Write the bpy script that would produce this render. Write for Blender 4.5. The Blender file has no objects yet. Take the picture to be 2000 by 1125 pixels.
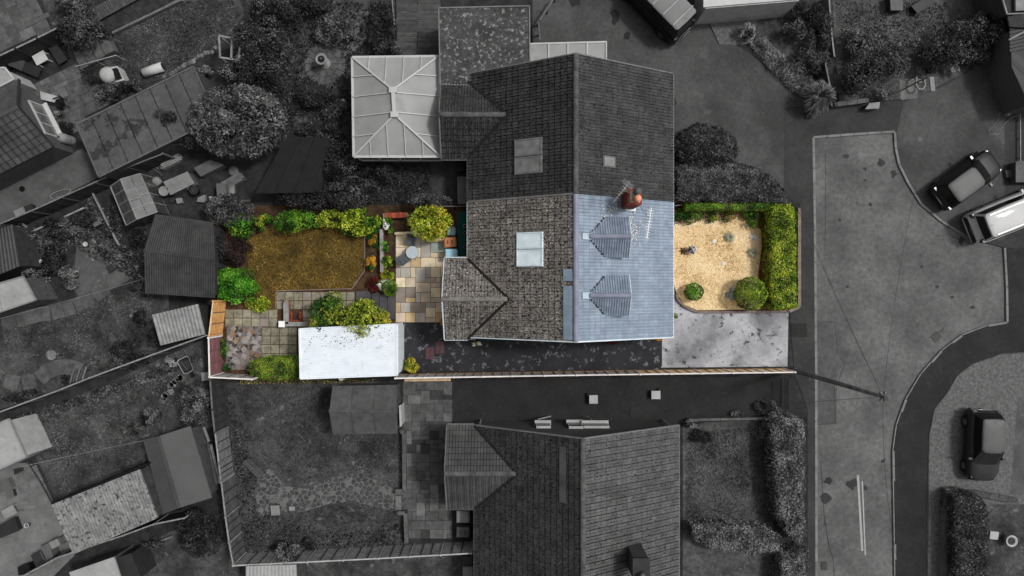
import bpy, math, random
import numpy as np
from mathutils import Vector, Matrix
random.seed(11); rng = np.random.default_rng(11)
SC = bpy.context.scene
COL = SC.collection
H = 40.0                    # drone height over the ground, m
FPX = 2000*24/36            # focal length in photo pixels
# ---------------------------------------------------------------- camera, sky, sun, exposure
cam_d = bpy.data.cameras.new('Camera'); cam_d.lens = 24; cam_d.sensor_width = 36; cam_d.clip_end = 3000
cam = bpy.data.objects.new('Camera', cam_d); COL.objects.link(cam)
cam.location = (0, 0, H); cam.rotation_euler = (0, 0, 0); SC.camera = cam
SUN_EL, SUN_AZ = math.radians(57), math.radians(17)      # azimuth counted from +x towards +y
world = bpy.data.worlds.new('World'); SC.world = world; world.use_nodes = True
wn = world.node_tree.nodes; wl = world.node_tree.links
sky = wn.new('ShaderNodeTexSky'); sky.sky_type = 'NISHITA'; sky.sun_disc = False
sky.sun_elevation = SUN_EL; sky.sun_rotation = math.pi/2-SUN_AZ
sky.air_density = 1.0; sky.dust_density = 4.0
bw = wn.new('ShaderNodeRGBToBW')                          # hazy white overcast: the sky's own light without its blue
wl.new(sky.outputs[0], bw.inputs[0]); wl.new(bw.outputs[0], wn['Background'].inputs[0])
wn['Background'].inputs[1].default_value = 0.14
sun_d = bpy.data.lights.new('sun', 'SUN'); sun_d.energy = 2.0; sun_d.angle = math.radians(7); sun_d.color = (1, .985, .96)
sun = bpy.data.objects.new('sun', sun_d); COL.objects.link(sun)
sun.rotation_euler = Vector((-math.cos(SUN_EL)*math.cos(SUN_AZ), -math.cos(SUN_EL)*math.sin(SUN_AZ), -math.sin(SUN_EL))).to_track_quat('-Z', 'Y').to_euler()
sun.location = (20, 14, 60)
vs = SC.view_settings; vs.view_transform = 'Standard'; vs.look = 'None'; vs.exposure = 0.0; vs.gamma = 1
# ---------------------------------------------------------------- helpers
def W(px, py, z=0.0):
    k = (H-z)/FPX
    return Vector(((px-1000)*k, (562.5-py)*k, z))
M1 = H/FPX                  # metres in one photo pixel on the ground
def lin(c):
    c /= 255.0
    return c/12.92 if c <= .04045 else ((c+.055)/1.055)**2.4
def C(*a):
    if len(a) == 1: a = (a[0],)*3
    return (lin(a[0]), lin(a[1]), lin(a[2]), 1)
class MB:
    def __init__(s): s.v = []; s.f = []; s.m = []
    def add(s, vs, fs, mi=0):
        o = len(s.v); s.v += [tuple(p) for p in vs]
        for f in fs: s.f.append([i+o for i in f]); s.m.append(mi)
        return s
    def poly(s, pts, mi=0): return s.add(pts, [list(range(len(pts)))], mi)
    def prism(s, pts, z0, z1, mi=0, ms=None):
        a = sum(p[0]*q[1]-q[0]*p[1] for p, q in zip(pts, pts[1:]+pts[:1]))
        if a < 0: pts = pts[::-1]
        n = len(pts)
        s.add([(p[0], p[1], z0) for p in pts]+[(p[0], p[1], z1) for p in pts], [list(range(n, 2*n))], mi)
        o = len(s.v)-2*n
        for i in range(n):
            j = (i+1) % n; s.f.append([o+i, o+j, o+n+j, o+n+i]); s.m.append(mi if ms is None else ms)
        return s
    def box(s, c, size, rz=0, mi=0, M=None):
        x, y, z = size[0]/2, size[1]/2, size[2]/2
        R = M or (Matrix.Translation(c) @ Matrix.Rotation(rz, 4, 'Z'))
        vs = [R @ Vector((a*x, b*y, d*z)) for d in (-1, 1) for a, b in ((-1, -1), (1, -1), (1, 1), (-1, 1))]
        return s.add(vs, [[3, 2, 1, 0], [4, 5, 6, 7], [0, 1, 5, 4], [1, 2, 6, 5], [2, 3, 7, 6], [3, 0, 4, 7]], mi)
    def beam(s, a, b, w, h, mi=0, up=(0, 0, 1)):
        a = Vector(a); b = Vector(b); d = (b-a); L = d.length; d.normalize()
        u = Vector(up)
        if abs(d.dot(u)) > .98: u = Vector((1, 0, 0))
        y = u.cross(d).normalized(); z = d.cross(y)
        M = Matrix((d, y, z)).transposed().to_4x4(); M.translation = (a+b)/2
        return s.box(None, (L, w, h), mi=mi, M=M)
    def tube(s, pts, r, n=6, mi=0):
        pts = [Vector(p) for p in pts]; rs = r if isinstance(r, (list, tuple)) else [r]*len(pts)
        rings = []
        for i, p in enumerate(pts):
            d = (pts[min(i+1, len(pts)-1)]-pts[max(i-1, 0)]).normalized()
            u = Vector((0, 0, 1)) if abs(d.z) < .9 else Vector((1, 0, 0))
            x = u.cross(d).normalized(); y = d.cross(x)
            rings.append([p+(x*math.cos(t)+y*math.sin(t))*rs[i] for t in [2*math.pi*k/n for k in range(n)]])
        o = [v for rg in rings for v in rg]
        fs = [[i*n+k, i*n+(k+1) % n, (i+1)*n+(k+1) % n, (i+1)*n+k] for i in range(len(pts)-1) for k in range(n)]
        fs += [list(range(n))[::-1], [(len(pts)-1)*n+k for k in range(n)]]
        return s.add(o, fs, mi)
    def lathe(s, prof, c, n=16, mi=0, sx=1, sy=1):
        c = Vector(c); vs = []
        for r, z in prof:
            vs += [(c.x+r*sx*math.cos(2*math.pi*k/n), c.y+r*sy*math.sin(2*math.pi*k/n), c.z+z) for k in range(n)]
        m = len(prof)
        fs = [[i*n+k, i*n+(k+1) % n, (i+1)*n+(k+1) % n, (i+1)*n+k] for i in range(m-1) for k in range(n)]
        fs += [list(range(n))[::-1], [(m-1)*n+k for k in range(n)]]
        return s.add(vs, fs, mi)
    def grid(s, A, B, Cc, D, n, amp, nrm, mi=0, period=4, shape=(0, 1, 1, 0)):
        # ribbed sheet: A-B the low edge, D-C the high edge, n ribs running from A-B to D-C
        A, B, Cc, D, nrm = map(Vector, (A, B, Cc, D, nrm)); vs = []
        us = [i/(n*period) for i in range(n*period+1)]
        for i, u in enumerate(us):
            off = nrm*amp*shape[i % period]
            vs += [A.lerp(B, u)+off, D.lerp(Cc, u)+off]
        k = len(us)
        return s.add(vs, [[2*i, 2*i+2, 2*i+3, 2*i+1] for i in range(k-1)], mi)
    def build(s, name, mats, parent=None, smooth=False, kind=None):
        me = bpy.data.meshes.new(name); me.from_pydata(s.v, [], s.f)
        if not isinstance(mats, (list, tuple)): mats = [mats]
        for m in mats: me.materials.append(MT[m] if isinstance(m, str) else m)
        if len(mats) > 1: me.polygons.foreach_set('material_index', s.m)
        if smooth: me.polygons.foreach_set('use_smooth', [True]*len(s.f))
        me.update()
        return link(name, me, parent, kind)
ROOTS = {}
def link(name, me, parent=None, kind=None, M=None):
    o = bpy.data.objects.new(name, me); COL.objects.link(o)
    if M is not None: o.matrix_basis = M
    if parent is not None: adopt(o, parent)
    if kind: o['kind'] = kind
    return o
def adopt(o, parent):
    t = Vector((0, 0, 0)); p = parent
    o.parent = parent
    o.matrix_parent_inverse = WM(parent).inverted()
def WM(o):
    m = o.matrix_basis
    return (WM(o.parent) @ o.matrix_parent_inverse @ m) if o.parent else m.copy()
def thing(name, label, cat, loc=(0, 0, 0), group=None, rz=0):
    o = bpy.data.objects.new(name, None); COL.objects.link(o); o.empty_display_size = .2
    o.location = loc; o.rotation_euler = (0, 0, rz)
    o.matrix_basis = Matrix.Translation(loc) @ Matrix.Rotation(rz, 4, 'Z')
    return tag(o, label, cat, group)
def tag(o, label, cat, group=None):
    o['label'] = label; o['category'] = cat
    if group: o['group'] = group
    return o
def struct(o): o['kind'] = 'structure'; return o
def root_struct(name, loc=(0, 0, 0)):
    o = bpy.data.objects.new(name, None); COL.objects.link(o); o.location = loc; o.matrix_basis = Matrix.Translation(loc); return struct(o)
# ---------------------------------------------------------------- materials
MT = {}
def mat(name, c1, c2=None, scale=2.0, spots=(), rough=.9, bump=0.0, bscale=40, metal=0, var=0.0, spec=.3, grain=None, coat=0, mott=None):
    m = bpy.data.materials.new(name); m.use_nodes = True; nt = m.node_tree; N = nt.nodes; Lk = nt.links
    b = N['Principled BSDF']; b.inputs['Roughness'].default_value = rough; b.inputs['Metallic'].default_value = metal
    b.inputs['Specular IOR Level'].default_value = spec; b.inputs['Coat Weight'].default_value = coat; b.inputs['Coat Roughness'].default_value = .04
    geo = N.new('ShaderNodeNewGeometry'); pos = geo.outputs['Position']
    def noise(sc, det=5, rg=.6):
        n = N.new('ShaderNodeTexNoise'); n.inputs['Scale'].default_value = sc; n.inputs['Detail'].default_value = det; n.inputs['Roughness'].default_value = rg
        Lk.new(pos, n.inputs['Vector']); return n.outputs['Fac']
    def ramp(src, a, d):
        r = N.new('ShaderNodeMapRange'); r.inputs[1].default_value = a; r.inputs[2].default_value = d; Lk.new(src, r.inputs[0]); return r.outputs[0]
    def mix(f, a, d, mode='MIX'):
        x = N.new('ShaderNodeMix'); x.data_type = 'RGBA'; x.blend_type = mode
        for s, v in ((0, f), (6, a), (7, d)):
            if hasattr(v, 'is_output'): Lk.new(v, x.inputs[s])
            else: x.inputs[s].default_value = v
        return x.outputs[2]
    col = c1
    if c2 is not None: col = mix(ramp(noise(scale), .36, .64), c1, c2)
    if grain: col = mix(ramp(noise(grain[1], 3, .7), .3, .7), col, mix(1.0, col, grain[0], 'MULTIPLY') if hasattr(col, 'is_output') else grain[0])
    for sp in spots:                                   # (colour, scale, threshold, softness)
        col = mix(ramp(noise(sp[1], 6, .65), sp[2], sp[2]+sp[3]), col, sp[0])
    if mott:
        mr0 = N.new('ShaderNodeMapRange'); mr0.inputs[1].default_value = .33; mr0.inputs[2].default_value = .67; mr0.inputs[3].default_value = 1-mott[0]; mr0.inputs[4].default_value = 1+mott[0]
        Lk.new(noise(mott[1], 8, .72), mr0.inputs[0]); c0 = N.new('ShaderNodeVectorMath'); c0.operation = 'SCALE'
        if hasattr(col, 'is_output'): Lk.new(col, c0.inputs[0])
        else: c0.inputs[0].default_value = col[:3]
        Lk.new(mr0.outputs[0], c0.inputs['Scale']); col = c0.outputs[0]
    if var:
        oi = N.new('ShaderNodeObjectInfo'); ad = N.new('ShaderNodeMath'); ad.operation = 'ADD'
        Lk.new(oi.outputs['Random'], ad.inputs[0]); Lk.new(geo.outputs['Random Per Island'], ad.inputs[1])
        fr = N.new('ShaderNodeMath'); fr.operation = 'FRACT'; Lk.new(ad.outputs[0], fr.inputs[0])
        mr = N.new('ShaderNodeMapRange'); mr.inputs[3].default_value = 1-var; mr.inputs[4].default_value = 1+var; Lk.new(fr.outputs[0], mr.inputs[0])
        cc = N.new('ShaderNodeVectorMath'); cc.operation = 'SCALE'
        if hasattr(col, 'is_output'): Lk.new(col, cc.inputs[0])
        else: cc.inputs[0].default_value = col[:3]
        Lk.new(mr.outputs[0], cc.inputs['Scale']); col = cc.outputs[0]
    if hasattr(col, 'is_output'): Lk.new(col, b.inputs['Base Color'])
    else: b.inputs['Base Color'].default_value = col
    if bump:
        bp = N.new('ShaderNodeBump'); bp.inputs['Strength'].default_value = bump; bp.inputs['Distance'].default_value = .03
        Lk.new(noise(bscale, 4, .7), bp.inputs['Height']); Lk.new(bp.outputs[0], b.inputs['Normal'])
    MT[name] = m; return m
def brickmat(name, c1, c2, mortar, bw_=.225, rh=.075):
    m = bpy.data.materials.new(name); m.use_nodes = True; N = m.node_tree.nodes; Lk = m.node_tree.links
    b = N['Principled BSDF']; b.inputs['Roughness'].default_value = .9
    geo = N.new('ShaderNodeNewGeometry'); sx = N.new('ShaderNodeSeparateXYZ'); Lk.new(geo.outputs['Position'], sx.inputs[0])
    ad = N.new('ShaderNodeMath'); ad.operation = 'ADD'; Lk.new(sx.outputs[0], ad.inputs[0]); Lk.new(sx.outputs[1], ad.inputs[1])
    cx = N.new('ShaderNodeCombineXYZ'); Lk.new(ad.outputs[0], cx.inputs[0]); Lk.new(sx.outputs[2], cx.inputs[1])
    t = N.new('ShaderNodeTexBrick'); Lk.new(cx.outputs[0], t.inputs['Vector']); t.inputs['Scale'].default_value = 1
    t.inputs['Brick Width'].default_value = bw_; t.inputs['Row Height'].default_value = rh; t.inputs['Mortar Size'].default_value = .008
    t.inputs['Color1'].default_value = c1; t.inputs['Color2'].default_value = c2; t.inputs['Mortar'].default_value = mortar
    Lk.new(t.outputs[0], b.inputs['Base Color']); MT[name] = m; return m
def leafmat(name, cols, trans=.15, rough=.55, clump=1.6, amp=1.9, rnd=.6):
    m = bpy.data.materials.new(name); m.use_nodes = True; nt = m.node_tree; N = nt.nodes; Lk = nt.links
    b = N['Principled BSDF']; b.inputs['Roughness'].default_value = rough; b.inputs['Specular IOR Level'].default_value = .25
    geo = N.new('ShaderNodeNewGeometry'); nz = N.new('ShaderNodeTexNoise'); nz.inputs['Scale'].default_value = clump; nz.inputs['Detail'].default_value = 3
    Lk.new(geo.outputs['Position'], nz.inputs['Vector'])
    a = N.new('ShaderNodeMath'); a.operation = 'MULTIPLY_ADD'; a.inputs[1].default_value = amp; a.inputs[2].default_value = -amp/2+(1-rnd)/2
    Lk.new(nz.outputs['Fac'], a.inputs[0])
    s = N.new('ShaderNodeMath'); s.operation = 'MULTIPLY_ADD'; s.inputs[1].default_value = rnd; Lk.new(geo.outputs['Random Per Island'], s.inputs[0]); Lk.new(a.outputs[0], s.inputs[2])
    r = N.new('ShaderNodeValToRGB'); Lk.new(s.outputs[0], r.inputs[0])
    e = r.color_ramp.elements; n = len(cols)
    e[0].position = .08; e[0].color = cols[0]; e[1].position = .95; e[1].color = cols[-1]
    for i in range(1, n-1): q = e.new(.08+.87*i/(n-1)); q.color = cols[i]
    Lk.new(r.outputs[0], b.inputs['Base Color'])
    t = N.new('ShaderNodeBsdfTranslucent'); Lk.new(r.outputs[0], t.inputs[0])
    mx = N.new('ShaderNodeMixShader'); mx.inputs[0].default_value = trans; Lk.new(b.outputs[0], mx.inputs[1]); Lk.new(t.outputs[0], mx.inputs[2])
    Lk.new(mx.outputs[0], N['Material Output'].inputs[0]); MT[name] = m; return m
# grounds (values are the colours the surfaces show in the toned photograph)
mat('soil', C(30), C(48), 1.2, [(C(62), 3, .62, .1)], bump=.5, mott=(0.5, 4))
mat('soil_brown', C(50, 37, 24), C(78, 56, 36), 2, [(C(34, 30, 18), 4, .58, .1)], bump=.5, mott=(0.5, 4))
mat('road', C(84), C(108), .4, [(C(66), 1.7, .64, .06), (C(112), .8, .62, .2), (C(50), 6, .73, .03)], grain=(C(215), 45), bump=.35, bscale=70, mott=(0.28, 4))
mat('road_patch', C(78), C(90), 1.2, grain=(C(205), 45), bump=.3, bscale=70, mott=(0.28, 4))
mat('tarmac', C(50), C(63), .5, [(C(70), .9, .6, .2), (C(38), 3.5, .68, .06)], grain=(C(205), 50), bump=.35, bscale=70, mott=(0.24, 5))
mat('tarmac_light', C(60), C(82), .35, [(C(94), .5, .6, .2), (C(40), 1.6, .7, .06)], grain=(C(215), 50), bump=.3, bscale=70, mott=(0.24, 5))
mat('tarmac_dark', C(36), C(46), .7, [(C(54), 2.2, .62, .15), (C(26), 1.5, .62, .15)], grain=(C(200), 50), bump=.35, bscale=70, mott=(0.24, 5))
mat('tarmac_mossy', C(40, 40, 44), C(52, 52, 56), .9, [(C(104, 104, 108), 3.2, .57, .07), (C(34, 28, 26), 2.2, .6, .1)], grain=(C(205), 40), bump=.4, bscale=60)
mat('concrete_drive', C(112, 112, 116), C(186, 187, 192), .32, [(C(88, 88, 91), .6, .55, .16), (C(52, 52, 55), 2.4, .585, .07), (C(66, 66, 70), 5, .61, .08)], grain=(C(228), 40), rough=.55, bump=.2, bscale=60, mott=(0.12, 3))
mat('concrete', C(74), C(92), .7, [(C(60), 2.5, .62, .12), (C(108), 1.4, .64, .1)], grain=(C(220), 40), bump=.25, bscale=60, mott=(0.2, 4))
mat('concrete_pale', C(100), C(118), .6, [(C(82), 2.5, .6, .12)], grain=(C(220), 40), bump=.2, bscale=60, mott=(0.2, 4))
mat('kerb', C(104), C(124), 1.5, [(C(80), 4, .66, .08)], bump=.2, var=.1)
mat('lawn', C(50), C(92), .6, [(C(38), 1.3, .58, .14), (C(110), 1.9, .6, .12)], grain=(C(150), 26), bump=.9, bscale=30, mott=(0.5, 4.5))
mat('lawn_light', C(70), C(98), .7, [(C(48), 1.8, .62, .16), (C(100), 3, .6, .15)], grain=(C(165), 26), bump=.9, bscale=30, mott=(0.5, 4.5))
mat('lawn_dry', C(82, 66, 25), C(116, 92, 38), .9, [(C(66, 48, 20), 1.7, .58, .16), (C(92, 92, 34), 2.3, .64, .08), (C(176, 136, 68), 3.5, .64, .1)], grain=(C(170), 26), bump=.9, bscale=30, mott=(0.5, 4.5))
mat('gravel_tan', C(214, 182, 132), C(240, 212, 164), 6, [(C(150, 112, 66), 9, .62, .1), (C(250, 236, 205), 12, .62, .08)], bump=.8, bscale=30, mott=(0.25, 9))
mat('gravel_grey', C(78), C(104), 6, [(C(52), 11, .6, .08), (C(126), 13, .64, .08)], bump=.9, bscale=30, mott=(0.25, 9))
mat('bark_mulch', C(96, 60, 34), C(126, 84, 50), 5, [(C(56, 36, 22), 8, .58, .1)], bump=.8, bscale=25)
mat('slate_chips', C(90, 84, 82), C(126, 120, 118), 4, [(C(40, 34, 34), 3, .56, .05), (C(156, 104, 66), 1.3, .63, .1)], bump=.7)
mat('water_dark', C(14), C(20), 2, rough=.15, spec=.5)
# stone and masonry
for n_, c_ in (('sand_grey', (172, 165, 156)), ('sand_cream', (216, 200, 170)), ('sand_buff', (198, 172, 132)), ('sand_pink', (202, 184, 164)), ('sand_dark', (140, 129, 120)), ('sand_green', (160, 172, 164))):
    mat(n_, C(*[x*.9 for x in c_]), C(*[min(255, x*1.05) for x in c_]), 1.6, [(C(*[x*.62 for x in c_]), 2.8, .64, .08)], var=.12, bump=.25, bscale=25)
mat('slab_moss', C(112, 108, 92), C(146, 140, 122), 2, [(C(74, 74, 58), 4, .58, .12)], var=.14, bump=.4, mott=(0.28, 4))
mat('slab_g', C(68), C(86), 1.5, [(C(48), 2.2, .6, .1), (C(98), 4, .66, .08)], var=.12, bump=.3, mott=(0.28, 4))
mat('slab_pale', C(84), C(104), 1.5, [(C(64), 2.2, .6, .15)], var=.12, bump=.2, mott=(0.28, 4))
mat('slab_dark', C(46), C(60), 1.5, [(C(34), 2.2, .6, .1)], var=.16, bump=.3, mott=(0.28, 4))
mat('step_dark', C(66, 64, 66), C(84, 82, 84), 2, [(C(50, 50, 52), 4, .6, .1)], var=.1, bump=.3)
mat('slab_chip1', C(126, 120, 118), C(150, 144, 140), 3, var=.2, bump=.3); mat('slab_chip2', C(54, 50, 48), C(74, 68, 66), 3, var=.2, bump=.3); mat('slab_chip3', C(116, 92, 72), C(138, 112, 90), 3, var=.2, bump=.3)
mat('rock', C(120), C(160), 3, [(C(80), 6, .6, .1)], bump=.6, var=.15)
mat('rock_g', C(84), C(116), 3, [(C(52), 6, .6, .1)], bump=.6, var=.2)
mat('pave_g', C(54), C(72), 4, [(C(36), 9, .6, .1)], bump=.4, var=.2); mat('mortar_g', C(88), C(108), 2, [(C(54), 2.0, .55, .12)], bump=.4)
mat('wall_cap', C(120, 118, 116), C(148, 146, 142), 2, [(C(84), 5, .62, .1)], bump=.3)
mat('wall_cap_g', C(72), C(92), 2, [(C(50), 5, .62, .1)], bump=.3, var=.1)
mat('stone_pink', C(112, 98, 92), C(136, 120, 112), 2, bump=.3, var=.06)
brickmat('brick_red', C(126, 60, 44), C(150, 76, 54), C(130, 112, 100)); brickmat('brick_g', C(44), C(62), C(58)); brickmat('brick_g2', C(56), C(72), C(78))
mat('brick', C(120, 50, 36), C(150, 74, 52), 3, var=.25, bump=.3)
mat('chimney_brick', C(104, 46, 36), C(128, 62, 48), 6, var=.2, bump=.3)
# roofs
mat('tile_slate', C(118, 131, 147), C(133, 146, 162), 1.2, [(C(102, 110, 128), .8, .58, .2), (C(150, 158, 170), 3, .66, .05)], var=.10, rough=.5, spec=.45, mott=(0.12, 5))
mat('tile_dorm', C(118, 130, 146), C(132, 144, 160), 1.2, var=.12, rough=.5, spec=.45, mott=(0.12, 5))
mat('ridge_slate', C(112, 116, 132), C(128, 132, 148), 2, var=.08, rough=.55)
mat('tile_old', C(106, 101, 97), C(132, 127, 122), 1.3, [(C(84, 81, 80), 1.1, .5, .25), (C(22, 19, 17), 8.5, .525, .05), (C(74, 54, 40), 1.2, .63, .08), (C(216, 214, 208), 11, .62, .03)], var=.15, bump=.35, bscale=30, mott=(0.36, 8))
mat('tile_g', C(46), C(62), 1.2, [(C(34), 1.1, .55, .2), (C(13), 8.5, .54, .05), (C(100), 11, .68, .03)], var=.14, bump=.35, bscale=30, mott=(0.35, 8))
mat('tile_g_sunlit', C(76), C(92), 1.2, [(C(58), 1.1, .58, .2), (C(20), 8.5, .575, .05), (C(126), 10, .69, .03)], var=.14, bump=.35, bscale=30, mott=(0.3, 8))  # same grey tiles, with sun on the right slope painted in as lighter grey
mat('tile_g_sunlit_dim', C(56), C(72), 1.2, [(C(44), 1.1, .58, .2), (C(15), 8.5, .56, .05), (C(104), 11, .69, .03)], var=.14, bump=.35, bscale=30, mott=(0.35, 8))  # upper house: sunlight on its right slope mixed into the tile colour
mat('tile_g_plain', C(60), C(76), 1.0, [(C(54), 1.2, .6, .2)], var=.12, bump=.2, bscale=30, mott=(0.12, 5))
mat('ridge_old', C(102, 98, 95), C(124, 120, 116), 3, [(C(52, 46, 42), 7, .58, .08)], var=.15, bump=.3)
mat('ridge_g', C(66), C(88), 3, [(C(36), 7, .58, .08)], var=.15, bump=.3)
mat('felt_dark', C(40), C(52), 1.5, [(C(62), .9, .62, .15)], bump=.3, bscale=60, var=.08, mott=(0.28, 4))
mat('felt_mid', C(66), C(78), 1.5, [(C(54), 4, .6, .1)], bump=.3, bscale=60, var=.1, mott=(0.28, 4))
mat('felt_lichen', C(52), C(72), 1.0, [(C(128), 5, .56, .06), (C(22), 6.5, .6, .05)], bump=.4, mott=(0.28, 4))
mat('felt_garage', C(66), C(78), .6, [(C(46), .55, .58, .03)], bump=.2, bscale=60, var=.06, mott=(0.28, 4))
mat('felt_shed', C(62), C(68), 1.0, bump=.15, bscale=60, mott=(0.06, 4))
mat('metal_white', C(216, 222, 230), C(222, 228, 234), 1, [(C(186, 160, 140), 5, .7, .06), (C(208, 214, 222), .8, .55, .1)], rough=.45, spec=.4, mott=(0.02, 2))
mat('metal_dark', C(46), C(58), 1.2, [(C(38), 3, .6, .1)], rough=.6, mott=(0.28, 4))
mat('metal_g', C(112), C(136), 1.2, [(C(76), 2, .64, .08)], rough=.6, mott=(0.28, 4))
mat('cement_sheet', C(108), C(130), 1.5, [(C(46), 5, .55, .07), (C(140), 9, .64, .06)], bump=.4, mott=(0.28, 4))
mat('roof_white_g', C(138), C(152), 1.0, [(C(116), 1.5, .62, .15)], rough=.6, mott=(0.06, 4))
mat('lead', C(206, 220, 226), C(226, 238, 242), 2, [(C(120, 120, 116), 1.7, .66, .05), (C(236, 244, 248), 3, .6, .1)], rough=.5)
mat('lead_g', C(96), C(120), 2, [(C(60), 3, .66, .06)], rough=.6)
mat('upvc_g', C(168), C(178), 1, rough=.5)
mat('upvc', C(222, 228, 232), rough=.4)
mat('gutter', C(190, 204, 212), C(210, 222, 228), 2, rough=.5)
mat('gutter_g', C(96), C(112), 2, rough=.6)
mat('gutter_black', C(22), rough=.5)
mat('poly_pane', C(134), C(150), .5, [(C(116), .7, .58, .2)], rough=.65, spec=.25)
mat('glass_dark', C(14), rough=.2, spec=.35)
mat('glass_g', C(84), C(100), 2, [(C(120), 3, .6, .1)], rough=.15, spec=.5)
# timber, metal, plastics
mat('wood_orange', C(196, 140, 82), C(214, 164, 104), 3, [(C(120, 78, 40), 4, .66, .1)], var=.08, bump=.3, mott=(0.18, 6))
mat('wood_maroon', C(112, 72, 76), C(132, 90, 94), 3, var=.12, bump=.3)
mat('wood_grey', C(150, 148, 148), C(176, 174, 174), 3, [(C(110), 4, .64, .1)], var=.12, bump=.3, mott=(0.18, 6))
mat('wood_tan', C(206, 176, 136), C(224, 198, 160), 3, var=.08, bump=.3, mott=(0.18, 6))
mat('wood_mossy', C(132, 100, 58), C(168, 130, 82), 5, [(C(84, 62, 30), 9, .56, .08)], bump=.5)
mat('wood_white', C(206, 200, 196), C(224, 218, 214), 3, var=.05)
mat('wood_g', C(64), C(80), 3, [(C(48), 4, .62, .12)], var=.16, bump=.3, mott=(0.18, 6))
mat('wood_g_light', C(92), C(108), 3, [(C(74), 4, .62, .12)], var=.1, bump=.3, mott=(0.18, 6))
mat('wood_g_pale', C(118), C(140), 3, [(C(90), 4, .62, .12)], var=.12, bump=.3, mott=(0.18, 6))
mat('wood_g_dark', C(38), C(52), 3, var=.2, bump=.3, mott=(0.18, 6))
mat('deck', C(58), C(74), 2, [(C(44), 2.2, .6, .1)], var=.2, bump=.3)
mat('bark', C(56), C(72), 6, bump=.6); mat('bark_brown', C(72, 56, 42), C(92, 74, 56), 6, bump=.6)
mat('white_g', C(150), C(168), 2, rough=.6); mat('pale_g', C(112), C(132), 2, rough=.7, var=.12); mat('mid_g', C(80), C(92), 2, rough=.7, var=.12)
mat('dark_g', C(36), C(44), 2, rough=.6, var=.15); mat('black', C(14), rough=.5); mat('rubber', C(20), C(26), 3, rough=.8)
mat('white', C(236, 236, 232), rough=.5); mat('steel', C(150), rough=.35, metal=.8); mat('alu', C(200), rough=.35, metal=.6)
mat('bin_blue', C(150, 192, 210), C(166, 204, 220), 3, rough=.45); mat('bin_brown', C(176, 112, 78), C(192, 128, 92), 3, rough=.5)
mat('bin_grey_blue', C(122, 152, 168), C(138, 166, 180), 3, rough=.5); mat('teal', C(6, 74, 72), C(10, 90, 86), 3, rough=.7, bump=.3)
mat('chair_grey', C(70, 74, 80), C(84, 88, 94), 3, rough=.6); mat('table_grey', C(160, 172, 178), C(176, 186, 192), 4, rough=.4)
mat('terracotta', C(214, 138, 108), C(224, 152, 122), 4, rough=.7); mat('terra_dim', C(150, 112, 84), rough=.8)
mat('maroon_iron', C(72, 46, 50), C(84, 56, 60), 3, rough=.6); mat('iron', C(50), C(60), 3, rough=.5, bump=.2)
mat('paint_line', C(142), C(158), 3, [(C(96), 5, .66, .08)], rough=.7); mat('pole', C(80), C(116), 1.5, [(C(40), 3, .6, .15)], bump=.4)
mat('cable', C(34), rough=.6); mat('lamp_metal', C(112), C(124), 3, rough=.5)
mat('paint_black', C(14), rough=.4, spec=.3, coat=.12); mat('paint_white', C(176), C(184), 1, rough=.5, spec=.3, coat=.1); mat('paint_dark', C(28), rough=.35, spec=.4, coat=.25)
mat('roof_sky_sheen', C(112), C(120), 1, rough=.6, spec=.2); mat('rim', C(120), rough=.3, metal=.7); mat('lamp_red', C(60), rough=.2); mat('lamp_clear', C(112), rough=.2, spec=.4)  # van roof grey is a painted sky reflection over black
mat('bird_white', C(226, 222, 214), C(200, 190, 178), 8, rough=.8)
mat('roof_black_sheen', C(72), C(80), 1, rough=.5, spec=.3); mat('white_bright', C(172), C(182), 2, rough=.6); mat('felt_black', C(20), C(28), 2, bump=.3); mat('felt_shed_sunlit', C(76), C(82), 1.0, bump=.15, bscale=60)  # car roofs greyed by painted sky sheen; last felt is the sunlit slope
mat('glass_shaded', C(52), C(74), 3, rough=.15, spec=.5)  # darker copy of the pale glass, shade painted into its colour
# foliage
leafmat('lf_green', [C(10, 30, 4), C(42, 82, 12), C(88, 132, 28), C(140, 174, 56)])
leafmat('lf_bright', [C(12, 44, 6), C(46, 108, 18), C(88, 158, 38), C(142, 200, 74)])
leafmat('lf_lime', [C(48, 62, 8), C(112, 134, 24), C(166, 182, 46), C(214, 218, 100)])
leafmat('lf_olive', [C(30, 42, 8), C(82, 104, 24), C(138, 150, 44), C(184, 178, 72)])
leafmat('lf_yellow', [C(54, 58, 10), C(136, 136, 34), C(196, 182, 52), C(222, 212, 100)])
leafmat('lf_hedge', [C(36, 58, 6), C(112, 144, 26), C(172, 192, 52), C(222, 214, 92)])
leafmat('lf_dark', [C(10, 32, 8), C(26, 62, 16), C(48, 92, 28), C(70, 116, 42)])
leafmat('lf_purple', [C(16, 12, 12), C(34, 24, 24), C(48, 34, 33), C(68, 52, 48)])
leafmat('lf_red', [C(40, 10, 12), C(86, 24, 26), C(124, 40, 38)]); leafmat('lf_autumn', [C(110, 80, 20), C(190, 140, 40), C(214, 160, 60)])
leafmat('lf_white', [C(200, 205, 190), C(236, 238, 228), C(250, 250, 244)], trans=.1)
mat('slate_blue', C(92, 102, 118), C(108, 118, 134), 3, rough=.6)
leafmat('lf_silver', [C(128, 132, 104), C(168, 170, 148), C(196, 196, 178)])
leafmat('lf_gravel', [C(176, 146, 100), C(230, 204, 158), C(248, 228, 186), C(254, 244, 222)], trans=.0, rough=.9, clump=.6)
leafmat('lf_straw', [C(110, 96, 40), C(170, 150, 84), C(206, 186, 120)])
leafmat('lg_mid', [C(20), C(54), C(88), C(118)], rnd=.5); leafmat('lg_light', [C(34), C(76), C(112), C(148)], rnd=.5); leafmat('lg_dark', [C(10), C(28), C(50), C(72)], rnd=.5)
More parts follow.
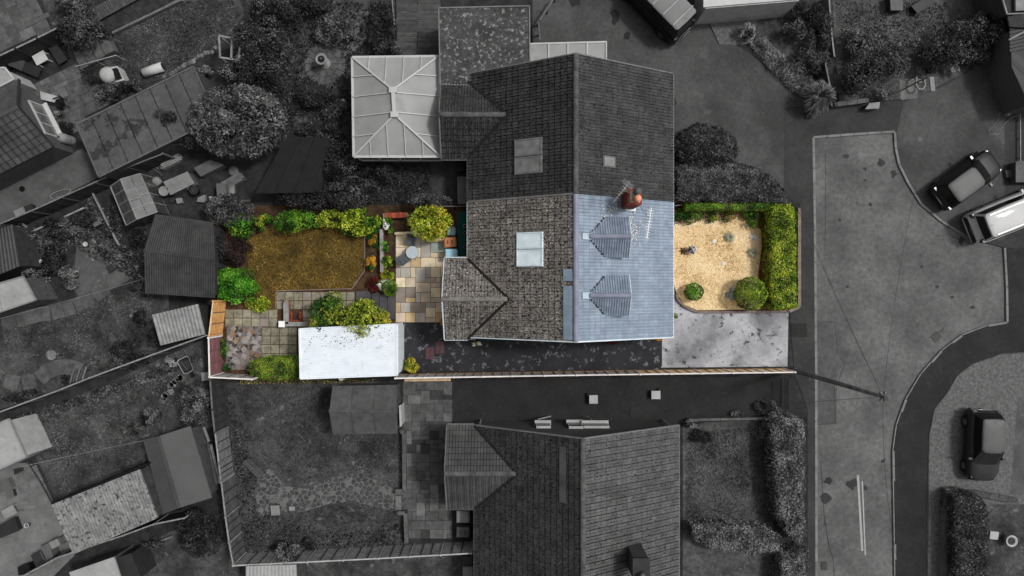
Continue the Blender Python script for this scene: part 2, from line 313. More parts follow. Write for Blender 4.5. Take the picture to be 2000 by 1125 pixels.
leafmat('lg_pale', [C(70), C(104), C(132), C(160)]); leafmat('lg_white', [C(110), C(150), C(176)], trans=.1)
leafmat('lg_grass', [C(32), C(58), C(90), C(122)], clump=.55, amp=3.0, rnd=.7); leafmat('lf_drygrass', [C(50, 42, 15), C(100, 80, 32), C(128, 102, 44), C(174, 142, 74)], clump=.7, amp=2.2, rnd=.8)
# ---------------------------------------------------------------- generators
def npmesh(name, V, Fq, mats, mi=None):
    me = bpy.data.meshes.new(name); n = len(V); k = Fq.shape[1]; m = len(Fq)
    me.vertices.add(n); me.vertices.foreach_set('co', np.asarray(V, np.float32).ravel())
    me.loops.add(m*k); me.loops.foreach_set('vertex_index', np.asarray(Fq, np.int32).ravel())
    me.polygons.add(m); me.polygons.foreach_set('loop_start', np.arange(0, m*k, k, dtype=np.int32))
    for a in mats: me.materials.append(MT[a])
    if mi is not None: me.polygons.foreach_set('material_index', np.asarray(mi, np.int32))
    me.update(calc_edges=True); me.shade_flat(); return me
def leafgeo(P, Nn, size, aspect=.55, jit=.6, curl=.15):
    n = len(P); Nn = Nn+rng.normal(0, jit, (n, 3)); Nn /= np.linalg.norm(Nn, axis=1, keepdims=True)+1e-9
    t = np.cross(Nn, rng.normal(0, 1, (n, 3))); t /= np.linalg.norm(t, axis=1, keepdims=True)+1e-9
    b = np.cross(Nn, t); s = (size*rng.uniform(.6, 1.35, n))[:, None]
    V = np.stack([P-t*s*.5, P+b*s*aspect*.5+Nn*s*curl, P+t*s*.5-Nn*s*curl, P-b*s*aspect*.5+Nn*s*curl], 1).reshape(-1, 3)
    return V, np.arange(4*n).reshape(-1, 4)
def in_poly(x, y, poly):
    x = np.asarray(x); y = np.asarray(y); r = np.zeros(x.shape, bool); n = len(poly)
    for i in range(n):
        x0, y0 = poly[i][0], poly[i][1]; x1, y1 = poly[(i+1) % n][0], poly[(i+1) % n][1]
        if y0 == y1: continue
        r ^= ((y0 > y) != (y1 > y)) & (x < (x1-x0)*(y-y0)/(y1-y0)+x0)
    return r
def area(p): return abs(sum(a[0]*b[1]-b[0]*a[1] for a, b in zip(p, p[1:]+p[:1])))/2
def in_rand(poly, n):
    xs = [p[0] for p in poly]; ys = [p[1] for p in poly]; out = np.zeros((0, 2))
    while len(out) < n:
        q = np.stack([rng.uniform(min(xs), max(xs), 4*n+8), rng.uniform(min(ys), max(ys), 4*n+8)], 1)
        out = np.concatenate([out, q[in_poly(q[:, 0], q[:, 1], poly)]])
    return out[:n]
def PW(pts, z=0): return [tuple(W(p[0], p[1], z)[:2]) for p in pts]
def bush(name, label, cx, cy, rx, ry, h, m, leaf=.13, dens=1.0, z0=.1, K=None, cat='shrub', group=None, split=None, stem='bark', lump=.42, aspect=.58, jit=.45, flat=False, stemr=None, tilt=0, ball=False):
    zc = z0+h*.55; c = W(cx, cy, zc); k = (H-zc)/FPX; ax, ay, az = rx*k, ry*k, h*.52
    R = (ax*ay)**.5
    K = K or int(max(7, min(60, 9+R*R*7)))
    u = rng.normal(0, 1, (K, 3)); u[:, 2] = np.abs(u[:, 2])*.9-.25; u /= np.linalg.norm(u, axis=1, keepdims=True)
    lr = lump*rng.uniform(.65, 1.15, K)*(1 if K < 20 else (20/K)**.35)
    cen = u*(1.0-lr*.85)[:, None]
    n = int(dens*(2*math.pi*R*R*1.2+4*az*R)/(leaf*leaf*aspect)*1.7); n = max(40, min(n, 14000))
    which = rng.choice(K, n, p=lr**2/np.sum(lr**2))
    d = rng.normal(0, 1, (n, 3)); d[:, 2] = d[:, 2]*.9+.35; d /= np.linalg.norm(d, axis=1, keepdims=True)
    rad = lr[which]*rng.uniform(.55, 1.12, n)**.6
    Pn = cen[which]+d*rad[:, None]
    if ball:
        d = rng.normal(0, 1, (n, 3)); d /= np.linalg.norm(d, axis=1, keepdims=True); d[:, 2] = np.abs(d[:, 2])*np.where(rng.random(n) < .8, 1, -1)
        Pn = d*(1+.05*np.sin(d[:, [0]]*7+cx)*np.sin(d[:, [1]]*8+cy)+rng.normal(0, .03, (n, 1)))
    ins = rng.random(n) < .12; Pn[ins] *= rng.uniform(.2, .9, (ins.sum(), 1))
    Pw = Pn*np.array([ax, ay, az])
    if tilt:
        ca, sa = math.cos(tilt), math.sin(tilt); Pw = np.stack([Pw[:, 0]*ca-Pw[:, 1]*sa, Pw[:, 0]*sa+Pw[:, 1]*ca, Pw[:, 2]], 1)
    Pw = Pw+np.array(c); Pw[:, 2] = np.maximum(Pw[:, 2], z0+.03+rng.uniform(0, .1, n))
    Nn = d+np.array([0, 0, .5])
    V, Fq = leafgeo(Pw, Nn, leaf, aspect, jit)
    ms = [m] if isinstance(m, str) else list(m); mi = None
    if len(ms) > 1:
        if split is not None: mi = (Pw[:, 1] > W(0, split, z0+h*.6)[1]).astype(int)
        else:
            w = rng.random(K) ; mi = (w[which] < .38).astype(int)
    t = thing(name, label, cat, (c.x, c.y, z0), group)
    link('foliage', npmesh(name+'_foliage', V, Fq, ms, mi), t)
    sb = MB(); r0 = stemr or max(.02, .045*R)
    sb.tube([(c.x, c.y, z0-.03), (c.x+.05*R, c.y, z0+h*.3), (c.x, c.y+.05*R, zc)], [r0*1.3, r0, r0*.6])
    for i in range(min(7, K)):
        e = Vector(cen[i]*np.array([ax, ay, az]))+c
        if e.z > z0+.15: sb.tube([(c.x, c.y, z0+h*.25), (Vector((c.x, c.y, z0+h*.3))+e)/2+Vector((0, 0, .1)), e], [r0*.8, r0*.5, r0*.25], 5)
    sb.build('stem', stem, t)
    return t
def hedge(name, label, poly, h, m, leaf=.09, dens=1.0, z0=.1, cat='hedge', group=None, split=None, rnd=.12, core=None):
    # poly: outline of the hedge top in photo pixels
    p = PW(poly, z0+h); A = area(p); n = int(A/(leaf*leaf*.55)*2.3*dens)
    q = in_rand(p, n); per = list(zip(p, p[1:]+p[:1])); cx = sum(a[0] for a in p)/len(p); cy = sum(a[1] for a in p)/len(p)
    z = z0+h+.10*np.sin(q[:, 0]*2.3+1)*np.sin(q[:, 1]*2.9)+rng.normal(0, .035, n)
    dm = np.full(n, 9.)
    for a, b in per:
        a_, b_ = np.array(a), np.array(b); e = b_-a_; L2 = e@e
        t = np.clip(((q-a_)@e)/L2, 0, 1); dm = np.minimum(dm, np.linalg.norm(q-(a_+t[:, None]*e), axis=1))
    z -= np.clip(.3-dm, 0, .3)**2*3
    P = [np.column_stack([q, z])]; Nn = [np.tile([0, 0, 1.], (n, 1))]
    sgn = sum(a[0]*b[1]-b[0]*a[1] for a, b in per)
    for a, b in per:
        a_, b_ = np.array(a), np.array(b); L = np.linalg.norm(b_-a_); k = int(L*h/(leaf*leaf*.55)*1.1*dens)
        if k < 2: continue
        t = rng.random(k)[:, None]; o = np.array([b_[1]-a_[1], a_[0]-b_[0]])/L*(1 if sgn > 0 else -1)
        zz = rng.uniform(z0, z0+h, k); xy = a_+t*(b_-a_)+o*rng.normal(-.03, .05, (k, 1))
        P.append(np.column_stack([xy, zz])); Nn.append(np.tile([o[0], o[1], .4], (k, 1)))
    P = np.concatenate(P); Nn = np.concatenate(Nn)
    V, Fq = leafgeo(P, Nn, leaf, .6, .36)
    ms = [m] if isinstance(m, str) else list(m); mi = None
    if len(ms) > 1: mi = (P[:, 1] > W(0, split, z0+h)[1]).astype(int) if split is not None else (rng.random(len(P)) < .35).astype(int)
    t = thing(name, label, cat, (cx, cy, z0), group)
    link('foliage', npmesh(name+'_foliage', V, Fq, ms, mi), t)
    inner = [(cx+(a[0]-cx)*.9, cy+(a[1]-cy)*.9) for a in p]
    MB().prism(inner, z0-.02, z0+h-.16).build('branches', core or ('bark' if ms[0].startswith('lg') else 'bark_brown'), t)
    return t
def scatter(name, label, cat, poly, n, leaf, m, z=.16, zr=.12, aspect=.4, hole=None, upright=.3):
    z = ztop(sum(a[0] for a in poly)/len(poly), sum(a[1] for a in poly)/len(poly))+.005
    p = PW(poly, z); q = in_rand(p, n)
    if hole: q = q[~in_poly(q[:, 0], q[:, 1], PW(hole, z))]; n = len(q)
    P = np.column_stack([q, z+rng.uniform(0, zr, n)]); N_ = np.tile([0, 0, 1.], (n, 1))
    V, Fq = leafgeo(P, N_, leaf, aspect, upright*2)
    o = link(name, npmesh(name, V, Fq, [m] if isinstance(m, str) else m, None if isinstance(m, str) else rng.integers(0, len(m), n)), kind='stuff')
    return tag(o, label, cat)
def spiky(name, label, cx, cy, r, h, m, n=120, z0=.1, cat='plant', w=.045, trunk=0.0, group=None):
    c = W(cx, cy, z0+trunk+.2*h); k = r*(H-z0-trunk)/FPX; vs = []; fs = []
    for i in range(n):
        a = rng.uniform(0, 2*math.pi); el = rng.uniform(.02, 1.25); L = k*rng.uniform(.7, 1.05)
        d = Vector((math.cos(a), math.sin(a), 0)); s = Vector((-d.y, d.x, 0)); hp = math.cos(el*.75)*L; top = z0+trunk
        pts = [(.03, .0), (.35, .55*math.sin(el)), (.7, .8*math.sin(el)), (1.0, .7*math.sin(el)-.25*math.cos(el))]
        o = len(vs)
        for j, (u, v) in enumerate(pts):
            ww = w*(.6, 1, .75, .08)[j]; p = Vector((c.x, c.y, top+.08+v*h))+d*u*hp
            p.z = max(p.z, z0+.04); vs += [p-s*ww/2, p+s*ww/2]
        for j in range(3): fs.append([o+2*j, o+2*j+1, o+2*j+3, o+2*j+2])
    t = thing(name, label, cat, (c.x, c.y, z0), group)
    link('leaves', npmesh(name+'_leaves', np.array([tuple(v) for v in vs]), np.array(fs), [m]), t)
    MB().tube([(c.x, c.y, z0-.03), (c.x, c.y, z0+trunk+.12)], [.09, .07], 8).build('stem', 'bark', t)
    return t
# --- sheets on the ground, painter's order
ZC = [0.12]; PATCHES = []
def ztop(px, py, d=.104):
    r = d
    for pts, z in PATCHES:
        if z > r and in_poly([px], [py], pts)[0]: r = z
    return r
def patch(name, pts, m, z=None, below=.06, parent=None, kind='structure'):
    if z is None:
        xs = [p[0] for p in pts]; ys = [p[1] for p in pts]; z = .12
        for q, zz in PATCHES:
            if zz >= z and max(a[0] for a in q) > min(xs) and min(a[0] for a in q) < max(xs) and max(a[1] for a in q) > min(ys) and min(a[1] for a in q) < max(ys): z = zz
        z += .004
    PATCHES.append((pts, z)); ZC[0] = z
    o = MB().prism(PW(pts, z), z-below, z).build(name, m, parent)
    if kind and parent is None: o['kind'] = kind
    return o
UB = {}
def unit_box(bev=.02):
    if 'u' not in UB:
        mb = MB(); t = .97
        v = [(x*.5, y*.5, 0) for x, y in ((-1, -1), (1, -1), (1, 1), (-1, 1))]+[(x*.5, y*.5, .8) for x, y in ((-1, -1), (1, -1), (1, 1), (-1, 1))]+[(x*.5*t, y*.5*t, 1) for x, y in ((-1, -1), (1, -1), (1, 1), (-1, 1))]
        f = [[8, 9, 10, 11]]+[[i, (i+1) % 4, 4+(i+1) % 4, 4+i] for i in range(4)]+[[4+i, 4+(i+1) % 4, 8+(i+1) % 4, 8+i] for i in range(4)]
        UB['u'] = (v, f)
    return UB['u']
UM = {}
def ublock(m):
    if m not in UM:
        v, f = unit_box(); me = bpy.data.meshes.new('block_'+m); me.from_pydata(v, [], f); me.materials.append(MT[m]); UM[m] = me
    return UM[m]
def block(name, parent, c, size, rz, m):
    return link(name, ublock(m), parent, M=Matrix.Translation(c) @ Matrix.Rotation(rz, 4, 'Z') @ Matrix.Diagonal((size[0], size[1], size[2], 1)))
def paving(parent, org, rz, nx, ny, u, mats, sizes, poly, z, th=.05, gap=.018, name='slab', wts=None, skip=0.0, zj=.006):
    # org: photo pixel of the grid corner; grid runs along rz (world) and down from it
    o = W(org[0], org[1], z); ex = Vector((math.cos(rz), math.sin(rz), 0)); ey = Vector((math.sin(rz), -math.cos(rz), 0))
    pw = PW(poly, z); used = np.zeros((nx, ny), bool)
    for i in range(nx):
        for j in range(ny):
            if used[i, j]: continue
            w, h = random.choice(sizes)
            while i+w > nx or used[i:i+w, j:j+1].any(): w -= 1
            while j+h > ny or used[i:i+w, j:j+h].any(): h -= 1
            used[i:i+w, j:j+h] = True
            c = o+ex*(i+w/2)*u+ey*(j+h/2)*u
            if not in_poly([c.x], [c.y], pw)[0] or random.random() < skip: continue
            m = random.choices(mats, wts)[0]
            c.z = z+random.uniform(-zj, zj)
            block(name, parent, c, (w*u-gap, h*u-gap, th), rz+random.uniform(-.004, .004), m)
# --- tiles
TP = [(0, 0), (.10, .0), (.118, .04), (.152, .04), (.17, 0), (.27, 0), (.288, .04), (.33, .04)]
def tile_geo(tw=.33, g=.345, gx=.90, gy=.035):
    s = tw/.33; v = []; n = len(TP)
    for u, h in TP: v += [(u*s*gx, 0, .0), (u*s*gx, 0, .03+h), (u*s*gx, g-gy, .002+h)]
    f = []
    for i in range(n-1):
        a, b = 3*i, 3*i+3; f += [[a, b, b+1, a+1], [a+1, b+1, b+2, a+2]]
    return np.array(v), np.array(f)
def tiled_slope(root, O, u, v, width, length, m, budget, tw=.33, g=.345, keep=None, part='tile', rest='tile_field', off=.05, gx=.93, gy=.035):
    O, u, v = Vector(O), Vector(u).normalized(), Vector(v).normalized(); n = u.cross(v)
    if n.z < 0: O = O+u*width; u = -u; n = u.cross(v)
    n.normalize(); nu = max(1, round(width/tw)); tw = width/nu; nv = max(1, round(length/g)); g = length/nv
    V, Fq = tile_geo(tw, g, gx, gy); me = bpy.data.meshes.new(part); me.from_pydata(V.tolist(), [], Fq.tolist()); me.materials.append(MT[m])
    R = Matrix((u, v, n)).transposed(); cells = []
    for j in range(nv):
        for i in range(nu):
            p = O+u*(i*tw)+v*(j*g)+n*(off+random.uniform(-.003, .004)); c = p+u*tw/2+v*g/2
            if keep is None or keep(c): cells.append((c.x**2+c.y**2, p))
    cells.sort(key=lambda a: a[0])
    for d, p in cells[:budget]:
        M = R.to_4x4(); M.translation = p; link(part, me, root, M=M)
    rs = cells[budget:]
    if rs:
        Rn = np.array(R); VV = np.concatenate([V@Rn.T+np.array(p) for d, p in rs]); FF = np.concatenate([Fq+k*len(V) for k in range(len(rs))])
        link(rest, npmesh(rest, VV, FF, [m]), root, kind='stuff')
    return len(cells)
def ridge(root, a, b, m, r=.13, L=.45, name='ridge_tile', up=(0, 0, 1)):
    a, b = Vector(a), Vector(b); d = (b-a); n = max(1, round(d.length/L)); st = d.length/n; d.normalize()
    y = Vector(up).cross(d).normalized(); z = d.cross(y); R = Matrix((d, y, z)).transposed().to_4x4()
    key = ('rt', m, round(st, 3), r)
    if key not in UB:
        mb = MB(); pr = [(r*1.05*math.cos(t), r*.75*math.sin(t)) for t in np.linspace(math.pi, 0, 7)]; vs = []
        for x, k in ((0, 1.06), (.05, 1.06), (.051, 1), (st-.004, 1)): vs += [(x, p[0]*k, p[1]*k) for p in pr]
        fs = [[q*7+i, q*7+i+1, (q+1)*7+i+1, (q+1)*7+i] for q in range(3) for i in range(6)]
        fs += [list(range(7)), [21+i for i in range(7)]]
        me = bpy.data.meshes.new('ridge_tile'); me.from_pydata(vs, [], fs); me.materials.append(MT[m]); UB[key] = me
    for i in range(n):
        M = R.copy(); M.translation = a+d*(i*st); link(name, UB[key], root, M=M)
# --- fences
def fence(name, label, top, h, m, post_m=None, cap_m=None, panel=1.83, z0=.1, battens=3, group=None, side=1, base_m=None, cat='fence', mats=None, thick=.03):
    """top: photo pixels of the fence's top edge, one straight run; battens are on the given side"""
    post_m = post_m or m; cap_m = cap_m or m
    P = [W(x, y, z0+h) for x, y in top]; t = thing(name, label, cat, (P[0].x, P[0].y, z0), group)
    segs = []
    for a, b in zip(P, P[1:]):
        n = max(1, round((b-a).length/panel)); segs += [(a.lerp(b, i/n), a.lerp(b, (i+1)/n)) for i in range(n)]
    for i, (a, b) in enumerate(segs):
        d = (b-a); L = d.length; d.normalize(); nr = Vector((-d.y, d.x, 0))*side; mm = mats[i % len(mats)] if mats else m
        A = Vector((a.x, a.y, z0)); zb = .22 if base_m else .04
        mb = MB(); k = 6
        for j in range(k):             # overlapping boards
            za = z0+zb+(h-zb-.05)*j/k; zt = z0+zb+(h-zb-.05)*(j+1)/k+.02
            s0 = A+d*.05+nr*(-thick/2); s1 = A+d*(L-.05)+nr*(-thick/2)
            q = [s0+nr*.028, s1+nr*.028, s1+nr*.012, s0+nr*.012]
            mb.add([(q[0].x, q[0].y, za), (q[1].x, q[1].y, za), (q[2].x, q[2].y, zt), (q[3].x, q[3].y, zt),
                    (s0.x, s0.y, za), (s1.x, s1.y, za), (s1.x, s1.y, zt), (s0.x, s0.y, zt)],
                   [[0, 1, 2, 3], [7, 6, 5, 4], [3, 2, 6, 7], [4, 5, 1, 0]])
        pn = mb.build('panel', mm, t)
        for j in range(battens+1):
            f = .04+(L-.08)*j/battens
            bb = MB(); c = A+d*f+nr*.022; bb.beam((c.x, c.y, z0+zb), (c.x, c.y, z0+h-.05), .028, .045, up=(d.x, d.y, 0)); bb.build('batten', 'batten_dark' if mm in ('wood_orange', 'wood_maroon', 'wood_grey', 'wood_tan') else 'batten_g', pn)
        MB().beam((a.x, a.y, z0+h-.025), (b.x, b.y, z0+h-.025), .075, .04).build('cap_rail', cap_m, pn)
        if base_m: MB().beam((A.x, A.y, z0+.1), (A.x+d.x*L, A.y+d.y*L, z0+.1), .07, .24).build('gravel_board', base_m, t)
    ends = [s[0] for s in segs]+[segs[-1][1]]
    for e in ends: MB().box((e.x, e.y, z0+h/2+.01), (.09, .09, h+.08), math.atan2(P[1].y-P[0].y, P[1].x-P[0].x)).build('post', post_m, t)
    return t
def wall(name, label, line, w, h, m, cap=None, z0=.1, cat='wall', group=None, capL=.6):
    P = [W(x, y, z0+h) for x, y in line]; t = thing(name, label, cat, (P[0].x, P[0].y, z0), group)
    for a, b in zip(P, P[1:]):
        d = (b-a).normalized()
        MB().beam((a.x-d.x*w*.49, a.y-d.y*w*.49, z0+h/2), (b.x+d.x*w*.49, b.y+d.y*w*.49, z0+h/2), w, h).build('masonry', m, t)
        if cap:
            n = max(1, round((b-a).length/capL)); rz = math.atan2(d.y, d.x); L = (b-a).length/n
            for i in range(n):
                c = a+d*(i+.5)*L; block('coping_stone', t, (c.x, c.y, z0+h-.005), (L-.012, w+.06, .055), rz, cap)
    return t
def rail(name, label, a, b, z, w, h, m, cat='edging', group=None, posts=0, z0=.1):
    A, B = W(a[0], a[1], z), W(b[0], b[1], z); t = thing(name, label, cat, (A.x, A.y, z0), group)
    n = max(2, round((B-A).length/1.2))
    for i in range(n): MB().beam(A.lerp(B, i/n), A.lerp(B, (i+1)/n-.004), w, h).build('board', m, t)
    for i in range(n+1):
        p = A.lerp(B, i/n); MB().box((p.x, p.y, (z+z0)/2-.02), (w*.9, w*.9, z-z0+.04)).build('peg', m, t)
    return t
def pitched(name, label, cor, rdg, ze, zr, m, wall_m, cat='shed', ribs=0, amp=.02, strips=0, z0=.1, group=None, door=True, ridge_m=None, overhang=.1, bat=None, mats2=None):
    """cor: 4 eave corners in pixels in order a,b (one eave), c,d (other eave); rdg: 2 ridge pixels at a/d end and b/c end"""
    a, b, c, d = [W(x, y, ze) for x, y in cor]; r0, r1 = [W(x, y, zr) for x, y in rdg]; cen = (a+b+c+d)/4
    t = thing(name, label, cat, (cen.x, cen.y, z0), group)
    ins = [(cen+(p-cen)*(1-overhang*2/((p-cen).length))) for p in (a, b, c, d)]
    mb = MB().prism([tuple(p[:2]) for p in ins], z0, ze-.02)
    for q0, q1, rr in ((ins[0], ins[3], r0), (ins[1], ins[2], r1)):
        ax = rr+(cen-rr).normalized()*.12; mb.poly([(q0.x, q0.y, ze-.02), (q1.x, q1.y, ze-.02), (ax.x, ax.y, zr-.05)])
    mb.build('wall', wall_m, t)
    for si, (p, q, s, e) in enumerate(((a, b, r1, r0), (c, d, r0, r1))):
        mm = m if mats2 is None else mats2[si]
        n = (q-p).cross(e-p).normalized(); n = n if n.z > 0 else -n
        if strips:
            for i in range(strips):
                u0, u1 = i/strips, (i+1)/strips-.006; A, B, Cc, D = p.lerp(q, u0), p.lerp(q, u1), e.lerp(s, u1), e.lerp(s, u0)
                MB().add([A+n*.03, B+n*.03, Cc+n*.03, D+n*.03, A, B, Cc, D], [[0, 1, 2, 3], [4, 5, 1, 0], [5, 6, 2, 1], [6, 7, 3, 2], [7, 4, 0, 3]]).build('felt_strip', mm, t)
        else:
            mb = MB()
            if ribs: mb.grid(p, q, s, e, ribs, amp, n)
            mb.add([p-n*.01, q-n*.01, s-n*.01, e-n*.01, p-n*.04, q-n*.04, s-n*.04, e-n*.04], [[0, 1, 2, 3], [4, 5, 1, 0], [5, 6, 2, 1], [6, 7, 3, 2], [7, 4, 0, 3]])
            mb.build('roof_sheet', mm, t)
    MB().beam(r0+Vector((0, 0, .02)), r1+Vector((0, 0, .02)), .16, .05).build('ridge_cap', ridge_m or m, t)
    if bat:
        for i in range(1, bat):
            for p, q, s, e in ((a, b, r1, r0), (c, d, r0, r1)):
                MB().beam(p.lerp(q, i/bat)+Vector((0, 0, .05)), e.lerp(s, i/bat)+Vector((0, 0, .05)), .05, .04).build('roof_batten', ridge_m or m, t)
    if door:
        q0, q1 = ins[1], ins[2]; mid = (q0+q1)/2; dr = (q1-q0).normalized(); nn = Vector((dr.y, -dr.x, 0))
        if nn.dot(mid-cen) < 0: nn = -nn
        dd = MB().box((mid.x+nn.x*.02, mid.y+nn.y*.02, z0+.93), (.8, .05, 1.8), math.atan2(dr.y, dr.x)).build('door', wall_m, t)
        hp = mid+nn*.06+dr*.3; MB().box((hp.x, hp.y, z0+.95), (.1, .04, .04), math.atan2(dr.y, dr.x)).build('handle', 'iron', dd)
    return t
def flat_roof(name, label, cor, z, m, wall_m, cat='garage', strips=0, edge=None, z0=.1, ribs=0, amp=.03, inset=.12, group=None, fall=0, along=0):
    P = [W(x, y, z) for x, y in cor]; cen = sum(P, Vector())/4
    for i in (2, 3): P[i].z -= fall
    t = thing(name, label, cat, (cen.x, cen.y, z0), group)
    ins = [cen+(p-cen)*(1-inset/((p-cen).length)) for p in P]
    MB().prism([tuple(p[:2]) for p in ins], z0, z-.12-fall).build('wall', wall_m, t)
    a, b, c, d = P
    if strips:
        for i in range(strips):
            u0, u1 = i/strips, (i+1)/strips-.008
            A, B, Cc, D = a.lerp(b, u0), a.lerp(b, u1), d.lerp(c, u1), d.lerp(c, u0); dz = Vector((0, 0, .1)); o = Vector((0, 0, random.uniform(-.004, .004)))
            MB().add([A+o, B+o, Cc+o, D+o, A-dz, B-dz, Cc-dz, D-dz], [[0, 1, 2, 3], [4, 5, 1, 0], [5, 6, 2, 1], [6, 7, 3, 2], [7, 4, 0, 3]]).build('felt_strip', m, t)
    else:
        mb = MB(); dz = Vector((0, 0, .1))
        if ribs: mb.grid(a, b, c, d, ribs, amp, (0, 0, 1)); 
        lo = Vector((0, 0, -.004)) if ribs else Vector()
        mb.add([a+lo, b+lo, c+lo, d+lo, a-dz, b-dz, c-dz, d-dz], [[0, 1, 2, 3], [4, 5, 1, 0], [5, 6, 2, 1], [6, 7, 3, 2], [7, 4, 0, 3]])
        mb.build('roof_sheet' if ribs else 'roof', m, t)
    if edge:
        for p, q in zip(P, P[1:]+P[:1]): MB().beam(p+Vector((0, 0, .015)), q+Vector((0, 0, .015)), .07, .09).build('edge_trim', edge, t)
    return t
def solid(name, label, cat, cor, z, m, z0=.1, group=None, top=None, lid=.04, sh=.94):
    """a boxy thing with a lid: cor are its top corners in pixels"""
    P = [W(x, y, z) for x, y in cor]; cen = sum(P, Vector())/len(P); t = thing(name, label, cat, (cen.x, cen.y, z0), group)
    MB().prism([tuple((cen+(p-cen)*sh)[:2]) for p in P], z0, z-lid).build('body', m, t)
    MB().prism([tuple(p[:2]) for p in P], z-lid, z).build('lid', top or m, t)
    return t
def pot(name, label, cx, cy, r, h, m, z0=.1, cat='pot', group=None, fill='soil', n=14, flare=.75):
    c = W(cx, cy, z0+h); R = r*M1; t = thing(name, label, cat, (c.x, c.y, z0), group)
    MB().lathe([(R*flare, 0), (R, h*.85), (R*1.08, h*.86), (R*1.08, h), (R*.86, h), (R*.84, h-.06)], (c.x, c.y, z0), n).build('shell', m, t, True)
    MB().lathe([(R*.85, 0), (R*.85, .02)], (c.x, c.y, z0+h-.07), n).build('filling', fill, t)
    return t
mat('batten_dark', C(84, 72, 64), C(100, 88, 80), 3, var=.15); mat('batten_g', C(34), C(42), 3, var=.15)
# ---------------------------------------------------------------- ground, road, pavements
KL = [(1589, 268), (1592, 450), (1594, 700), (1595, 1300)]
KR = [(1748, 257), (1750, 290), (1757, 322), (1775, 358), (1800, 398), (1840, 432), (1895, 466), (1963, 484), (1967, 560), (1968, 630), (1930, 636), (1880, 655), (1840, 685), (1800, 730), (1770, 780), (1752, 830), (1745, 880), (1747, 1000), (1749, 1125), (1749, 1300)]
g = MB().add([(-300, -300, 0), (300, -300, 0), (300, 300, 0), (-300, 300, 0)], [[0, 1, 2, 3]]).build('ground', 'soil', kind='structure')
struct(MB().prism(PW([(-2500, -2500), (4500, -2500), (4500, 3600), (1749, 3600)]+KR[::-1]+KL+[(1595, 3600), (-2500, 3600)], .1), .004, .1).build('terrain', 'soil'))
road = patch('road', KL+[(1595, 3600), (1749, 3600)]+KR[::-1], 'road', z=.03, below=.02)
def kerb(line, w=.14, up=.13, name='kerb', m='kerb', L=.9):
    t = root_struct(name, W(line[0][0], line[0][1], 0)); 
    for a, b in zip(line, line[1:]):
        A, B = W(a[0], a[1], up), W(b[0], b[1], up); n = max(1, round((B-A).length/L)); d = (B-A).normalized(); l = (B-A).length/n
        for i in range(n): c = A+d*(i+.5)*l; block('kerb_stone', t, (c.x, c.y, .0), (l-.012, w, up+random.uniform(-.004, .004)), math.atan2(d.y, d.x), m)
kerb(KL[:3]+[(1595, 1160)]); kerb([(1748, 257), (1668, 262), (1589, 268)]); kerb(KR[:7]); kerb(KR[7:-1], w=.13)
PAVE = [(1532, 212), (1590, 208), (1640, 207), (1760, 196), (1850, 160), (1940, 102), (2000, 62), (2500, 0), (2500, 490), (1963, 484)]+KR[6::-1]+KL+[(1577, 1300), (1577, 800), (1552, 730), (1542, 612), (1562, 600), (1562, 400), (1530, 380)]
patch('pavement', PAVE, 'tarmac')
patch('yard', [(1765, 200), (1850, 165), (1930, 115), (1962, 140), (1962, 470), (1895, 462), (1840, 428), (1803, 395), (1778, 355), (1760, 320), (1753, 290), (1752, 256)], 'tarmac_light')
patch('yard', [(1967, 490), (2500, 480), (2500, 690), (1972, 690)], 'tarmac_dark')
INN = [(2500, 680), (2000, 690), (1960, 692), (1900, 712), (1870, 735), (1855, 760), (1825, 800), (1815, 850), (1812, 1300)]
patch('pavement', KR[9:]+INN[::-1], 'tarmac_dark')
patch('gravel_drive', INN+[(2500, 1300)], 'gravel_grey')
kerb([(1855, 760), (1825, 800), (1815, 850), (1812, 1000), (1812, 1160)], w=.06, up=.16, name='edging', m='slab_dark', L=.6)
kerb([(2030, 688), (1960, 691), (1900, 711), (1870, 734)], w=.05, up=.16, name='edging', m='slab_g', L=.6)
patch('driveway', [(1040, -80), (1450, -80), (1370, 18), (1402, 86), (1436, 87), (1475, 112), (1560, 188), (1572, 206), (1532, 212), (1530, 400), (1280, 400), (1280, 180), (1040, 150)], 'tarmac_light')
patch('oil_stain', [(1190, 22), (1200, 18), (1210, 24), (1209, 40), (1200, 50), (1194, 44), (1196, 34)], 'tarmac_dark'); patch('oil_stain', [(1218, 66), (1226, 61), (1232, 66), (1228, 78), (1219, 76)], 'tarmac_dark'); patch('oil_stain', [(1109, -6), (1132, -8), (1134, 8), (1116, 14)], 'tarmac_dark')
# road repairs, covers, drains, line
patch('road_patch', [(1597, 627), (1631, 627), (1635, 690), (1634, 828), (1598, 830)], 'road_patch', z=.034, below=.003)
def seam(pts, w=.02, z=.037, m='black', name='road_seam'):
    P = [W(x, y, z) for x, y in pts]; mb = MB()
    for a, b in zip(P, P[1:]): mb.beam(a, b, w*random.uniform(.7, 1.3), .006)
    return mb.build(name, m, kind='structure')
seam([(1597, 627), (1631, 628), (1634, 668), (1636, 690), (1650, 711), (1640, 738), (1630, 760), (1632, 826), (1600, 830)])
seam([(1612, 300), (1613, 420), (1611, 493)], .03); seam([(1606, 284), (1640, 282)], .02); seam([(1612, 1020), (1618, 1062), (1628, 1095), (1630, 1130)], .03); seam([(1860, 462), (1900, 478), (1962, 486)], .03); seam([(1860, 432), (1842, 468)], .02, .16)
seam([(1611, 1025), (1606, 950), (1603, 900)], .02); seam([(1812, 660), (1830, 655), (1843, 640), (1840, 650)], .03)
tri = tag(root_struct('manhole_cover', W(1650, 695, .03)), 'triangular iron manhole cover in the road near the telegraph pole foot', 'manhole cover'); tri['kind'] = 'thing'
